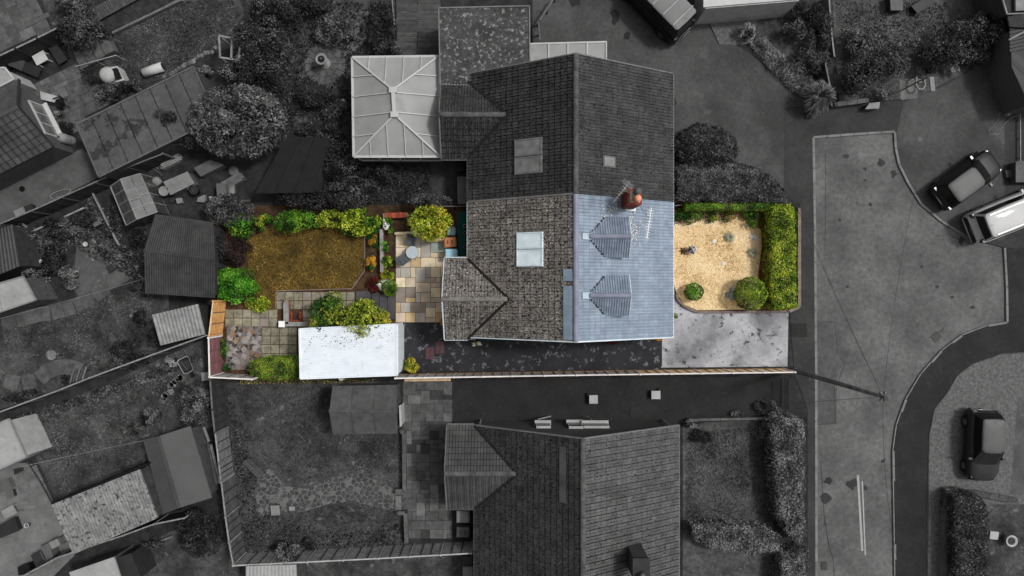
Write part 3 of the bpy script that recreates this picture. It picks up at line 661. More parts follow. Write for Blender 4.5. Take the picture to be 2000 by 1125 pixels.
for f_, m_, z_ in ((1.0, 'iron', .036), (.8, 'road_patch', .041)):
    pts = [(1650+(x-1650)*f_, 693+(y-693)*f_) for x, y in ((1636, 684), (1664, 684), (1650, 711))]
    MB().prism(PW(pts, z_), .022, z_).build('frame' if f_ == 1 else 'plate', m_, tri)
def grate(cx, cy, w, l, rz, label):
    c = W(cx, cy, .03); t = thing('drain_grate', label, 'drain', (c.x, c.y, .02)); c.z = .03
    MB().box(c, (w, l, .03), rz).build('pit', 'black', t)
    d = Vector((math.cos(rz), math.sin(rz), 0)); n = 7
    for i in range(n):
        p = c+d*((i+.5)/n-.5)*w*.9; MB().box((p.x, p.y, .05), (w/n*.45, l*.9, .03), rz).build('bar', 'mid_g', t)
grate(1829, 658, .55, .45, math.radians(38), 'slotted iron road drain by the curved kerb'); grate(1609, 1105, .35, .5, 0, 'slotted iron road drain beside the cracked straight kerb')
for pts, w in (([(1675.5, 928), (1684, 1076)], .13), ([(1684, 940), (1690, 1084)], .08)):
    P = [W(x, y, .036) for x, y in pts]; MB().beam(P[0], P[1], w, .008).build('road_marking', 'paint_line', kind='structure')
def cover(cx, cy, w, l, rz, m, label, z=None, r=None, name='manhole_cover', cat='manhole cover', group=None):
    z = (ztop(cx, cy)+.006) if z is None else z; c = W(cx, cy, z); t = thing(name, label, cat, (c.x, c.y, z-.02), group)
    if r: MB().lathe([(r, -.02), (r, 0)], c, 20).build('plate', m, t)
    else:
        MB().box((c.x, c.y, z-.006), (w, l, .02), rz).build('frame', m, t); MB().box((c.x, c.y, z), (w*.86, l*.86, .02), rz).build('plate', m, t)
        for s in (-1, 1): MB().lathe([(.035, 0), (.035, .008)], (c.x+s*w*.0, c.y+s*l*.28, z+.01), 8).build('key_hole', 'black', t)
cover(1560, 645, .95, .8, 0, 'tarmac_dark', 'square tarmac-filled inspection cover in pavement beside pale driveway'); cover(1900, 184, 0, 0, 0, 'iron', 'round dark iron cover in the open tarmac yard', r=.24)
cover(1797, 272, .2, .16, 0, 'iron', 'small dark iron cover beside the road kerb corner', r=.15)
# white striped front yard edge on the right
rail('post_rail', 'pale timber rail along the right edge of the tarmac yard', (1992, 160), (1993, 345), .3, .06, .06, 'pale_g', 'rail')
for k_, (x_, y_, r_) in enumerate(((1877, 470, 9), (1872, 450, 7), (1745, 340, 8), (1720, 318, 9), (1690, 330, 5), (1652, 305, 6), (1690, 352, 4), (1616, 940, 10), (1612, 975, 13), (1665, 945, 12), (1690, 952, 6), (1900, 600, 5), (1860, 580, 4), (1830, 560, 4), (1700, 400, 5), (1640, 430, 4), (1800, 520, 4), (1725, 900, 6), (1655, 560, 4))):
    patch('road_stain', [(x_+r_*random.uniform(.4, 1.2)*math.cos(a), y_+r_*random.uniform(.4, 1.2)*math.sin(a)) for a in np.linspace(0, 5.9, 9)], 'tarmac', z=.0342+k_*.0004, below=.003)
# ---------------------------------------------------------------- our plot
patch('soil_bed', [(432, 402), (905, 400), (905, 640), (770, 640), (700, 745), (412, 742), (412, 600)], 'soil_brown')
patch('side_alley', [(785, 628), (870, 626), (1316, 600), (1316, 612), (1290, 612), (1290, 722), (785, 726)], 'tarmac_mossy')
patch('side_alley', [(700, 740), (790, 730), (790, 722), (700, 722)], 'soil')
patch('driveway', [(1291, 615), (1316, 570), (1335, 598), (1360, 609), (1540, 608), (1538, 716), (1291, 718)], 'concrete_drive')
MB().box(W(1291, 684, ZC[0]+.004), (.12, 1.9, .02)).build('channel_drain', 'black', kind='structure')
patch('gravel_bed', [(1300, 405), (1500, 400), (1505, 604), (1362, 606), (1338, 596), (1322, 575), (1313, 545)], 'gravel_tan')
scatter('gravel', 'loose pale tan gravel covering the front garden', 'gravel', [(1314, 412), (1482, 404), (1482, 540), (1484, 600), (1364, 603), (1340, 594), (1324, 573), (1315, 545)], 9000, .075, 'lf_gravel', .13, .02, .8, upright=.12)
patch('mulch_strip', [(1483, 402), (1506, 402), (1508, 604), (1486, 604), (1480, 540), (1488, 480)], 'bark_mulch')
patch('mulch_strip', [(1312, 404), (1490, 402), (1486, 448), (1440, 428), (1380, 432), (1312, 440)], 'bark_mulch')
lawn1 = patch('lawn', [(480, 470), (530, 445), (625, 440), (700, 445), (711, 470), (711, 527), (686, 563), (540, 568), (538, 605), (508, 606), (500, 575), (484, 520)], 'lawn_dry', z=.2, below=.12)
kerb([(712, 455), (712, 528), (687, 564), (540, 568), (538, 602)], w=.05, up=.22, name='lawn_edging', m='stone_pink', L=.6)
scatter('dry_grass', 'short brown dried grass of the small back lawn', 'grass', [(484, 470), (530, 447), (625, 442), (700, 447), (709, 470), (709, 526), (684, 561), (540, 566), (536, 603), (510, 604), (502, 575), (487, 520)], 8000, .13, 'lf_drygrass', .2, .05, .25, upright=.8)
scatter('fallen_leaves', 'scattered leaf litter on the brown front garden border', 'leaves', [(1483, 402), (1506, 402), (1508, 604), (1486, 604), (1480, 540), (1488, 480)], 500, .06, ['lf_autumn', 'lf_straw'], .16, .02, .6, upright=.2)
patch('patio_base', [(770, 452), (873, 450), (873, 628), (772, 627)], 'soil')
patio = root_struct('patio', W(820, 540, .1)); zP = ZC[0]
SZ = [(2, 2), (2, 2), (3, 2), (2, 3), (2, 3), (3, 2), (1, 2), (2, 1), (3, 3)]
paving(patio, (773, 454), 0, 10, 18, .292, ['sand_grey', 'sand_cream', 'sand_buff', 'sand_pink', 'sand_dark', 'sand_green'], SZ, [(770, 450), (876, 450), (876, 628), (770, 628)], zP-.03, .055, .02, wts=[4.2, 2.8, 1.8, 3.2, 1.2, .4])
patch('garden_path', [(540, 569), (690, 565), (714, 535), (745, 535), (745, 600), (700, 642), (585, 700), (512, 704), (512, 637), (440, 637), (438, 602), (540, 606)], 'soil_brown', z=.142)
gp = root_struct('slab_path', W(600, 600, .1))
S1 = [(1, 1)]
for org, nx, ny, pl in (((540, 570), 11, 4, [(540, 569), (690, 566), (714, 538), (745, 538), (745, 600), (700, 640), (586, 640), (586, 608), (540, 606)]), ((440, 604), 6, 2, [(438, 602), (540, 606), (540, 638), (438, 638)]), ((512, 639), 4, 4, [(511, 638), (584, 638), (584, 704), (511, 704)])):
    paving(gp, org, 0, nx, ny, .51, ['slab_moss', 'sand_dark'], S1, pl, .13, .05, .035, wts=[5, 1])
patch('chipping_bed', [(443, 638), (511, 637), (512, 705), (480, 722), (441, 722)], 'slate_chips', z=.146)
cr = root_struct('broken_paving', W(470, 680, .1))
for i in range(46):
    x, y = random.uniform(447, 508), random.uniform(642, 712); n = random.randint(4, 6); r = random.uniform(.1, .24); c = W(x, y, .15); a0 = random.random()*6
    pts = [(c.x+r*random.uniform(.7, 1.1)*math.cos(a0+k*6.283/n), c.y+r*random.uniform(.7, 1.1)*math.sin(a0+k*6.283/n)) for k in range(n)]
    MB().prism(pts, .13, .16+i*.0009).build('stone_piece', random.choice(['slab_chip1', 'slab_chip2', 'slab_chip1', 'slab_chip3']) if 'slab_chip1' in MT else 'sand_dark', cr)
# dark steps down from the lawn level to the patio
st = root_struct('garden_steps', W(730, 600, .1))
for i, (x0, x1, y0, y1) in enumerate(((696, 726, 568, 592), (727, 742, 570, 618), (742, 757, 574, 622), (757, 774, 578, 624))):
    c = W((x0+x1)/2, (y0+y1)/2, .1); block('step', st, (c.x, c.y, .08), ((x1-x0)*M1-.02, (y1-y0)*M1-.02, (.26, .22, .17, .12)[i]), 0, 'step_dark')
# ---------------------------------------------------------------- neighbours' grounds
CZP = [(505, 925), (525, 915), (560, 950), (600, 955), (640, 935), (690, 925), (740, 940), (790, 965), (790, 1000), (740, 992), (690, 978), (640, 985), (590, 1000), (540, 1000), (505, 1010), (498, 960)]
patch('lawn', [(443, 748), (792, 745), (792, 1075), (470, 1090)], 'lawn'); patch('lawn', [(470, 1095), (925, 1075), (925, 1300), (470, 1300)], 'lawn')
scatter('grass', 'tufty grey grass of the lawn around the crazy paving', 'grass', [(447, 752), (788, 750), (788, 1072), (474, 1085)], 13000, .13, 'lg_grass', .145, .04, .25, upright=.8, hole=CZP)
scatter('ground_cover', 'weedy ground cover along the foot of the panel fence', 'weeds', [(445, 755), (480, 850), (500, 930), (520, 1000), (640, 1040), (790, 1020), (790, 1072), (474, 1085)], 2600, .12, ['lg_mid', 'lg_dark'], .15, .12, .6, hole=CZP)
patch('patio_base', [(785, 742), (888, 742), (888, 832), (900, 832), (920, 1048), (790, 1050)], 'soil')
p2 = root_struct('patio', W(840, 900, .1)); zP = ZC[0]
paving(p2, (787, 745), 0, 11, 35, .262, ['slab_g', 'slab_pale', 'slab_dark'], SZ, [(785, 742), (888, 742), (888, 832), (900, 832), (915, 1000), (895, 1046), (790, 1050)], zP-.03, .05, .016, wts=[6, 2.2, .7])
patch('side_alley', [(886, 742), (1538, 735), (1555, 740), (1555, 815), (1505, 822), (1330, 824), (886, 828)], 'tarmac_dark')
patch('lawn', [(1333, 826), (1508, 820), (1515, 1300), (1333, 1300)], 'lawn_light')
scatter('grass', 'grey grass of the front lawn enclosed by tall hedges', 'grass', [(1340, 845), (1500, 832), (1505, 1018), (1340, 1012)], 7500, .13, 'lg_grass', .165, .04, .25, upright=.8)
patch('lawn', [(1930, 985), (1990, 985), (2500, 985), (2500, 1300), (1900, 1300)], 'lawn')
patch('concrete_strip', [(1988, 775), (2060, 775), (2060, 968), (1974, 966)], 'concrete')
# crazy paving through the lower lawn
patch('garden_path', CZP, 'mortar_g')
cz = root_struct('crazy_paving', W(650, 970, .1)); zz = ztop(650, 960); hexes = []
R0_ = 7.6
for iy in range(14):
    for ix in range(26):
        hexes.append((500+ix*R0_*1.5+(iy % 2)*R0_*.75+random.uniform(-4, 4), 915+iy*R0_*1.05+random.uniform(-3.6, 3.6)))
for k, (x, y) in enumerate(hexes):      # stones are the cells between neighbouring centres
    if not in_poly([x], [y], CZP)[0] or random.random() < .14: continue
    pts = []
    for a in np.linspace(0, 6.2832, 11)[:-1]:
        r = 12.
        for x2, y2 in hexes:
            dx, dy = x2-x, y2-y; d2 = dx*dx+dy*dy
            if 0 < d2 < 700:
                pr_ = (dx*math.cos(a)+dy*math.sin(a))
                if pr_ > .01: r = min(r, d2/2/pr_)
        r = max(1.5, r-.55)*random.uniform(.9, 1); q = W(x+r*math.cos(a), y+r*math.sin(a), zz); pts.append((q.x, q.y))
    MB().prism(pts, zz-.03, zz+.008+random.uniform(0, .008)).build('paving_stone', 'pave_g', cz)
scatter('grass', 'sparse tufts growing between the crazy paving stones', 'grass', CZP, 900, .14, 'lg_grass', .145, .04, .25, upright=.6)
# upper middle
patch('lawn', [(480, 0), (780, -20), (780, 105), (690, 110), (690, 330), (560, 330), (480, 200)], 'lawn')
patch('gravel_path', [(690, 25), (722, 20), (712, 80), (690, 105), (672, 110)], 'gravel_grey')
patch('soil_bed', [(480, 150), (600, 150), (690, 200), (690, 400), (440, 400), (440, 200)], 'soil')
circ = root_struct('circle_patio', W(635, 125, .1)); cc = W(635, 125, .14)
for r0, r1, n in ((.28, .72, 9), (.74, 1.22, 16)):
    for k in range(n):
        a0, a1 = 6.2832*k/n+.012/r0, 6.2832*(k+1)/n-.012/r0; q = [a0+(a1-a0)*i/4 for i in range(5)]
        pts = [(cc.x+r1*math.cos(t), cc.y+r1*math.sin(t)) for t in q]+[(cc.x+r0*math.cos(t), cc.y+r0*math.sin(t)) for t in q[::-1]]
        MB().prism(pts, .1, .17+random.uniform(-.004, .004)).build('ring_slab', 'slab_g', circ)
patch('deck_base', [(772, -40), (862, -40), (862, 112), (772, 112)], 'black')
dk = root_struct('deck', W(815, 50, .1))
y = -30.0
while y < 110:
    for x0, x1 in ((774, 815), (815, 860)):
        c = W((x0+x1)/2+random.uniform(-1, 1), y, .2); block('deck_board', dk, (c.x, c.y, .2), ((x1-x0)*M1-.01, .118, .03), 0, 'deck' if random.random() < .8 else 'wood_g')
    y += 4.15
patch('soil_bed', [(640, 240), (690, 240), (700, 330), (905, 318), (905, 400), (640, 400)], 'soil')
patch('flagstones', [(840, 318), (908, 315), (910, 400), (845, 400)], 'slab_dark')
scatter('ground_cover', 'dense dark ground cover under the trees round the circular patio', 'weeds', [(485, 5), (765, 5), (765, 105), (688, 110), (688, 240), (640, 262), (560, 260), (480, 200)], 5200, .14, ['lg_dark', 'lg_mid', 'lg_dark'], .13, .18, .55, hole=[(595, 125), (607, 97), (635, 84), (663, 97), (675, 125), (663, 153), (635, 166), (607, 153)])
scatter('ground_cover', 'dark weeds between the flat shed and the conservatory', 'weeds', [(640, 262), (690, 262), (840, 322), (840, 398), (560, 398), (610, 380)], 2600, .14, ['lg_dark', 'lg_mid', 'lg_dark'], .13, .18, .5)
patch('flagstones', [(570, 228), (600, 228), (600, 240), (570, 240)], 'slab_g')
# left gardens
patch('patio_base', [(0, -40), (72, -20), (98, 50), (0, 112), (-80, 130), (-80, -40)], 'soil')
pa = root_struct('patio', W(40, 40, .1)); zP = ZC[0]; A26 = math.radians(26)
paving(pa, (-75, -5), A26, 18, 14, .30, ['slab_g', 'slab_pale'], SZ, [(-60, -40), (70, -20), (97, 49), (0, 108), (-60, 130)], zP-.03, .05, .014, wts=[4, 1])
patch('lawn', [(75, -20), (125, -20), (125, 50), (100, 50)], 'lawn'); patch('lawn', [(200, 112), (225, 62), (360, -10), (465, -10), (478, 30), (440, 80), (400, 108), (330, 150), (250, 175), (215, 140)], 'lawn')
scatter('grass', 'patchy grey grass of the lawn beside the white arbour', 'grass', [(215, 115), (230, 70), (360, 2), (455, 2), (470, 30), (430, 80), (390, 105), (325, 145), (250, 165), (225, 140)], 7500, .13, 'lg_grass', .15, .04, .25, upright=.8)
patch('patio_base', [(20, 160), (100, 112), (145, 88), (172, 140), (185, 162), (188, 195), (222, 200), (150, 245), (150, 300), (50, 200)], 'soil')
pb = root_struct('patio', W(120, 190, .1)); zP = ZC[0]
paving(pb, (5, 195), A26, 24, 19, .30, ['slab_g', 'slab_pale'], SZ+[(3, 2), (3, 3)], [(20, 160), (100, 112), (145, 88), (172, 140), (183, 162), (186, 195), (215, 203), (150, 243), (150, 300), (60, 215)], zP-.03, .05, .014, wts=[4, 1.4])
sp = root_struct('garden_steps', W(185, 105, .1))
for i in range(4):
    c = W(158+i*18.5, 114-i*8, .3); block('step', sp, (c.x, c.y, .08), (.58, 1.15, .18+.14*i), math.radians(26), 'slab_g')
patch('concrete_path', [(-80, 410), (0, 372), (160, 290), (178, 305), (196, 345), (60, 412), (-80, 480)], 'concrete')
patch('lawn', [(-60, 625), (30, 625), (235, 560), (330, 560), (330, 650), (300, 690), (200, 730), (0, 800), (-60, 800)], 'lawn'); patch('lawn', [(38, 825), (405, 660), (430, 830), (290, 860), (280, 930), (110, 975)], 'lawn')
scatter('grass', 'patchy grey grass of the lawn with curved stone edging', 'grass', [(0, 630), (230, 570), (300, 575), (290, 660), (200, 720), (60, 690), (10, 680)], 7500, .13, 'lg_grass', .2, .04, .25, upright=.8)
scatter('grass', 'patchy grey grass of the lawn below the clothes line', 'grass', [(48, 825), (330, 720), (385, 760), (270, 850), (270, 910), (120, 960)], 7500, .13, 'lg_grass', .2, .04, .25, upright=.8)
patch('lawn', [(270, 1070), (330, 1040), (440, 1000), (470, 1120), (470, 1300), (200, 1300)], 'lawn'); patch('soil_bed', [(35, 430), (240, 380), (290, 480), (290, 565), (130, 590), (60, 560)], 'soil')
patch('concrete_path', [(150, 480), (205, 470), (235, 520), (255, 545), (200, 575), (165, 595), (140, 560)], 'concrete')
patch('pond', [(60, 480), (110, 478), (130, 500), (118, 540), (80, 545), (58, 520)], 'water_dark')
cs = root_struct('curved_stone_edging', W(60, 690, .1))
def arc_stones(pts, w, m='slab_g', name='edging_stone', par=None, n=1.0):
    P = [W(x, y, .2) for x, y in pts]
    for a, b in zip(P, P[1:]):
        d = (b-a).normalized(); s = Vector((-d.y, d.x, 0)); g_ = d*.008
        q = [a+g_, b-g_, b-g_-s*w, a+g_-s*w]; MB().prism([tuple(p[:2]) for p in q], .1, .205+random.uniform(-.01, .01)).build(name, m, par)
arc_stones([(0, 618), (28, 612), (50, 606), (75, 600), (97, 598), (120, 592), (140, 586), (158, 576), (174, 568), (188, 556), (205, 548)], .85, par=cs)
arc_stones([(-10, 710), (12, 728), (40, 735), (66, 729), (84, 714), (108, 703), (128, 701), (148, 704), (164, 710)], .9, par=cs)
patch('concrete_patio', [(-80, 900), (60, 905), (100, 985), (145, 1085), (100, 1130), (-80, 1300)], 'concrete_pale'); 
pc = root_struct('slab_terrace', W(60, 950, .1)); zP = ZC[0]
paving(pc, (0, 940), A26*.95, 5, 4, .78, ['slab_pale'], S1, [(25, 900), (58, 905), (98, 985), (60, 1005), (20, 960)], zP-.03, .045, .02)
kerb([(52, 900), (80, 945), (102, 985)], w=.06, up=.22, name='edging', m='slab_dark', L=.6)
# top right gardens
patch('gravel_bed', [(1372, 16), (1560, 0), (1560, 40), (1480, 40), (1470, 84), (1440, 88), (1405, 86)], 'gravel_grey')
patch('lawn', [(1480, 38), (1620, -40), (1640, 180), (1575, 205), (1470, 105)], 'lawn'); patch('lawn', [(1622, -40), (1970, -40), (1950, 95), (1870, 150), (1790, 190), (1640, 205)], 'lawn_light')
patch('flagstones', [(1757, 156), (1790, 153), (1793, 192), (1759, 195)], 'slab_pale'); patch('pavement_edge', [(1945, 40), (1972, 30), (1972, 120), (1945, 100)], 'tarmac_dark')
# ---------------------------------------------------------------- houses
ZE, ZR = 2.6, 5.8
def house(name, label, x0, x1, y0, y1, ze, zr, ml, mr, ridge_m, wall_m, ext=None, ov=.25, budget=300, share=.5, trim='gutter_g', gab=(True, True), bud_ext=0, end_trim=None):
    """main roof with its ridge along y, eaves at x0 and x1; ext = (x_end, ya, yb, tile material) is a rear gabled wing"""
    xm = (x0+x1)/2; t = thing(name, label, 'house', (xm, (y0+y1)/2, .1))
    i = .3; w = MB(); w.prism([(x0+i, y0+(ov if gab[0] else 0)), (x1-i, y0+(ov if gab[0] else 0)), (x1-i, y1-(ov if gab[1] else 0)), (x0+i, y1-(ov if gab[1] else 0))], .08, ze-.02)
    for yy in (y0+(ov if gab[0] else 0), y1-(ov if gab[1] else 0)):
        w.poly([(x0+i, yy, ze-.02), (x1-i, yy, ze-.02), (x1-i, yy, ze+.12), (xm, yy, zr-.06), (x0+i, yy, ze+.12)])
    w.build('wall', wall_m, t)
    L = Vector((xm-x0, 0, zr-ze)); ln = L.length
    for s, xe, m in ((1, x0, ml), (-1, x1, mr)):
        MB().add([(xe, y0, ze), (xe, y1, ze), (xm, y1, zr), (xm, y0, zr), (xe, y0, ze-.06), (xe, y1, ze-.06), (xm, y1, zr-.06), (xm, y0, zr-.06)], [[0, 1, 2, 3], [4, 5, 1, 0], [7, 6, 5, 4], [5, 6, 2, 1], [4, 0, 3, 7]]).build('roof_deck', 'deck_slate' if m == 'tile_slate' else 'black', t)
        v = Vector((xm-xe, 0, zr-ze)); keep = None
        if ext and s == 1:
            ya, yb = min(ext[1], ext[2]), max(ext[1], ext[2]); ymid = (ya+yb)/2; hw = (yb-ya)/2; rise = hw*(zr-ze)/(xm-x0)
            keep = lambda c: not (ya < c.y < yb and c.z+.05 < ze+rise*(1-abs(c.y-ymid)/hw)-.12)
        bb = int((budget-bud_ext)*(share if s == 1 else 1-share))
        tiled_slope(t, (xe, y0, ze), (0, 1, 0), v, y1-y0, ln-.06, m, bb, keep=keep, gx=.975 if m == 'tile_slate' else .93, gy=.03 if m == 'tile_slate' else .035)
    ridge(t, (xm, y0, zr+.04), (xm, y1, zr+.04), ridge_m)
    for xe, sg in ((x0, -1), (x1, 1)):
        if not (ext and sg == -1): segs = [(y0, y1)]
        else: segs = [(y0, min(ext[1], ext[2])), (max(ext[1], ext[2]), y1)]
        for a, b in segs:
            if b-a > .1: MB().tube([(xe+sg*.05, a, ze-.03), (xe+sg*.05, b, ze-.03)], .055, 8).build('gutter', trim, t)
    et = end_trim or trim
    for k, yy in enumerate((y0, y1)):
        if gab[k]:
            for xe in (x0, x1): MB().beam((xe, yy, ze+.02), (xm, yy, zr+.04), .06, .14).build('verge_trim', et, t)
    if ext:
        xe, ya, yb, m = ext[:4]; ya, yb = min(ya, yb), max(ya, yb); ym = (ya+yb)/2; rise = (yb-ya)/2*(zr-ze)/(xm-x0); zx = ze+rise
        xin = x0+(xm-x0)*rise/(zr-ze)+.25
        wx = MB().prism([(xe+.2, ya+.25), (x0+.6, ya+.25), (x0+.6, yb-.25), (xe+.2, yb-.25)], .08, ze-.02); wx.poly([(xe+.2, ya+.25, ze-.02), (xe+.2, yb-.25, ze-.02), (xe+.2, yb-.25, ze+.1), (xe+.2, ym, zx-.06), (xe+.2, ya+.25, ze+.1)]); wx.build('wing_wall', wall_m, t)
        for yy, s in ((ya, 1), (yb, -1)):
            MB().add([(xe, yy, ze), (x0+.15, yy, ze), (xin, ym, zx), (xe, ym, zx), (xe, yy, ze-.06), (x0+.15, yy, ze-.06), (xin, ym, zx-.06), (xe, ym, zx-.06)], [[0, 1, 2, 3], [4, 5, 1, 0], [7, 6, 5, 4], [4, 0, 3, 7]]).build('wing_roof_deck', 'black', t)
            v = Vector((0, ym-yy, rise))
            kp = lambda c: c.z+.1 > ze+(c.x-x0)*(zr-ze)/(xm-x0)-.06
            tiled_slope(t, (xe, yy, ze), (1, 0, 0), v, xin-xe, v.length-.05, m, bud_ext//2, keep=kp)
            MB().tube([(xe, yy-s*.05, ze-.03), (x0-.05, yy-s*.05, ze-.03)], .05, 8).build('gutter', trim, t)
            MB().beam((x0-.02, yy+s*.03, ze+.13), (xin-.22, ym, zx+.13), .14, .06).build('valley', 'valley_dark', t)
            MB().beam((xe, yy, ze+.02), (xe, ym, zx+.03), .06, .12).build('verge_trim', et, t)
        ridge(t, (xe, ym, zx+.04), (xin-.3, ym, zx+.04), ridge_m if len(ext) < 5 else ext[4])
    return t
mat('valley_dark', C(18), C(26), 3, [(C(90), 9, .64, .05)], bump=.4)
mat('deck_slate', C(66, 72, 86))
X0, X1 = -2.385, 8.78; XM = (X0+X1)/2
YS, YP, YN = -2.70, 4.72, 11.73
def slope_r(x): return ZR-(x-XM)*(ZR-ZE)/(X1-XM)
def slope_l(x): return ZE+(x-X0)*(ZR-ZE)/(XM-X0)
hA = house('semi_detached_house', 'half of a semi-detached pair with blue-grey tiled front slope and two dormers', X0, X1, YS, YP-.012, ZE, ZR, 'tile_old', 'tile_slate', 'ridge_slate', 'brick_red', ext=(-3.70, -2.79, 1.61, 'tile_old', 'ridge_old') , trim='gutter', gab=(True, False), budget=290, share=.45, bud_ext=50)
hB = house('semi_detached_house', 'grey mossy-tiled half of the semi-detached pair with conservatory behind it', X0, X1, YP+.012, YN, ZE, ZR, 'tile_g', 'tile_g_sunlit_dim', 'ridge_g', 'brick_g', ext=(-3.86, 7.08, 11.29, 'tile_g'), gab=(False, True), budget=290, share=.45, bud_ext=50)
# lead strip on the party line, slate strip beside our ridge
n_l = Vector((-(ZR-ZE), 0, XM-X0)).normalized(); n_r = Vector(((ZR-ZE), 0, X1-XM)).normalized()
MB().beam(Vector((X0, YP, ZE))+n_l*.10, Vector((XM-.1, YP, ZR))+n_l*.06, .09, .03, up=n_l).build('party_flashing', 'gutter_g', hA)
def on_l(x, y, h=.1): return Vector((x, y, slope_l(x)))+n_l*h
def on_r(x, y, h=.1): return Vector((x, y, slope_r(x)))+n_r*h
for a, b in ((-2.6, .1), (.35, .95)):
    q = [on_l(XM-.55, a, .135), on_l(XM-.12, a, .135), on_l(XM-.12, b, .135), on_l(XM-.55, b, .135)]
    MB().add(q+[p-n_l*.03 for p in q], [[0, 1, 2, 3], [4, 5, 1, 0], [5, 6, 2, 1], [6, 7, 3, 2], [7, 4, 0, 3]]).build('slate_strip', 'tile_slate', hA)
def roof_window(root, x0, x1, y0, y1, m, frame, glass, n=2):
    """lead-dressed roof light on the rear slope with n panes"""
    for i in range(n):
        a = y0+(y1-y0)*i/n+.015; b = y0+(y1-y0)*(i+1)/n-.015
        q = [on_l(x0, a, .14), on_l(x1, a, .14), on_l(x1, b, .14), on_l(x0, b, .14)]
        w = MB().add(q+[p-n_l*.12 for p in q], [[0, 1, 2, 3], [4, 5, 1, 0], [5, 6, 2, 1], [6, 7, 3, 2], [7, 4, 0, 3]]).build('roof_window', m, root)
        f = .05
        for p, r in ((on_l(x0+f, a+f, .155), on_l(x1-f, a+f, .155)), (on_l(x0+f, b-f, .155), on_l(x1-f, b-f, .155)), (on_l(x0+f, a+f, .155), on_l(x0+f, b-f, .155)), (on_l(x1-f, a+f, .155), on_l(x1-f, b-f, .155))):
            MB().beam(p, r, .05, .03, up=n_l).build('frame', frame, w)
        q = [on_l(x0+.1, a+.1, .148), on_l(x1-.1, a+.1, .148), on_l(x1-.1, b-.1, .148), on_l(x0+.1, b-.1, .148)]
        MB().poly(q).build('pane', glass, w)
# world x of the roof lights from their pixels on the slope
def lx(px):
    x = 0.0
    for _ in range(8): x = (px-1000)*(H-slope_l(x)-.1)/FPX
    return x
def ly(py, x): return (562.5-py)*(H-slope_l(x)-.1)/FPX
roof_window(hA, lx(1011), lx(1063), ly(521, .9), ly(453, .9), 'lead', 'gutter', 'lead')
roof_window(hB, lx(1007), lx(1061), ly(340, .9), ly(270, .9), 'lead_g', 'gutter_g', 'lead_g')
q = [on_r(4.6, 6.2, .13), on_r(5.3, 6.2, .13), on_r(5.3, 6.8, .13), on_r(4.6, 6.8, .13)]
w = MB().add(q+[p-n_r*.11 for p in q], [[0, 1, 2, 3], [4, 5, 1, 0], [5, 6, 2, 1], [6, 7, 3, 2], [7, 4, 0, 3]]).build('roof_window', 'mid_g', hB)
q = [on_r(4.68, 6.28, .14), on_r(5.22, 6.28, .14), on_r(5.22, 6.72, .14), on_r(4.68, 6.72, .14)]; MB().poly(q).build('pane', 'pale_g', w)
mat('lead_mid', C(150, 166, 178), C(172, 186, 196), 3, rough=.6)
# dormers on our front slope
def dormer(yc, label):
    xf = 6.02; zt = slope_r(XM+.62)+.1; hw = 1.02; ze = zt-hw*.62; d = 'dormer'
    x_in = XM+.62
    t = MB()
    zb = slope_r(xf-.1); xw = xf-.12
    t.add([(xw, yc-hw+.12, zb-.1), (xw, yc+hw-.12, zb-.1), (xw, yc+hw-.12, ze), (xw, yc, zt-.08), (xw, yc-hw+.12, ze)], [[0, 1, 2, 3, 4]])
    xs = XM+(ZR-ze)/(ZR-ZE)*(X1-XM)
    for s in (-1, 1): t.add([(xw, yc+s*(hw-.12), zb-.1), (xw, yc+s*(hw-.12), ze), (xs-.1, yc+s*(hw-.12), ze), (xs-.1, yc+s*(hw-.12), ze-.3)], [[0, 1, 2, 3]])
    dm = t.build('dormer', 'tile_dorm', hA)
    fr = MB().box((xw+.015, yc, ze-.2), (.05, 1.2, .75)).build('window', 'upvc', dm)
    MB().box((xw+.03, yc-.29, ze-.2), (.05, .5, .62)).build('pane', 'glass_dark', dm); MB().box((xw+.03, yc+.29, ze-.2), (.05, .5, .62)).build('pane', 'glass_dark', dm)
    for s in (-1, 1):
        v = Vector((0, -s*hw, zt-ze)); yy = yc+s*hw
        MB().add([(xf, yy, ze), (x_in-.3, yc, zt), (xf, yc, zt), (xs-.2, yy, ze-.02)], [[0, 2, 1, 3]]).build('dormer_deck', 'tile_dorm', dm)
        kp = lambda c: c.z+.02 > slope_r(c.x)
        tiled_slope(dm, (x_in-.1, yy, ze), (1, 0, 0), v, xf-x_in+.1, v.length-.03, 'tile_dorm', 40, tw=.27, g=.30, keep=kp, off=.02, gx=.97, gy=.02)
        MB().beam((xs, yy, slope_r(xs)+.1), (x_in, yc, zt+.02), .06, .03).build('valley', 'valley_dark', dm)
        MB().beam((xf, yy, ze+.02), (xf, yc, zt+.03), .04, .09).build('verge', 'gutter', dm)
    ridge(dm, (x_in+.12, yc, zt+.03), (xf, yc, zt+.03), 'ridge_slate', .12, .5)
    q = [on_r(x_in-.35, yc-.16, .15), on_r(x_in+.2, yc-.16, .15), on_r(x_in+.2, yc+.16, .15), on_r(x_in-.35, yc+.16, .15)]
    MB().add(q+[p-n_r*.08 for p in q], [[0, 1, 2, 3], [4, 5, 1, 0], [5, 6, 2, 1], [6, 7, 3, 2], [7, 4, 0, 3]]).build('lead_saddle', 'lead_mid', dm)
dormer((562.5-463)*34.9/FPX, ''); dormer((562.5-577)*34.9/FPX, '')
mat('flaunch', C(128, 118, 108), C(190, 182, 172), 9, bump=.4)
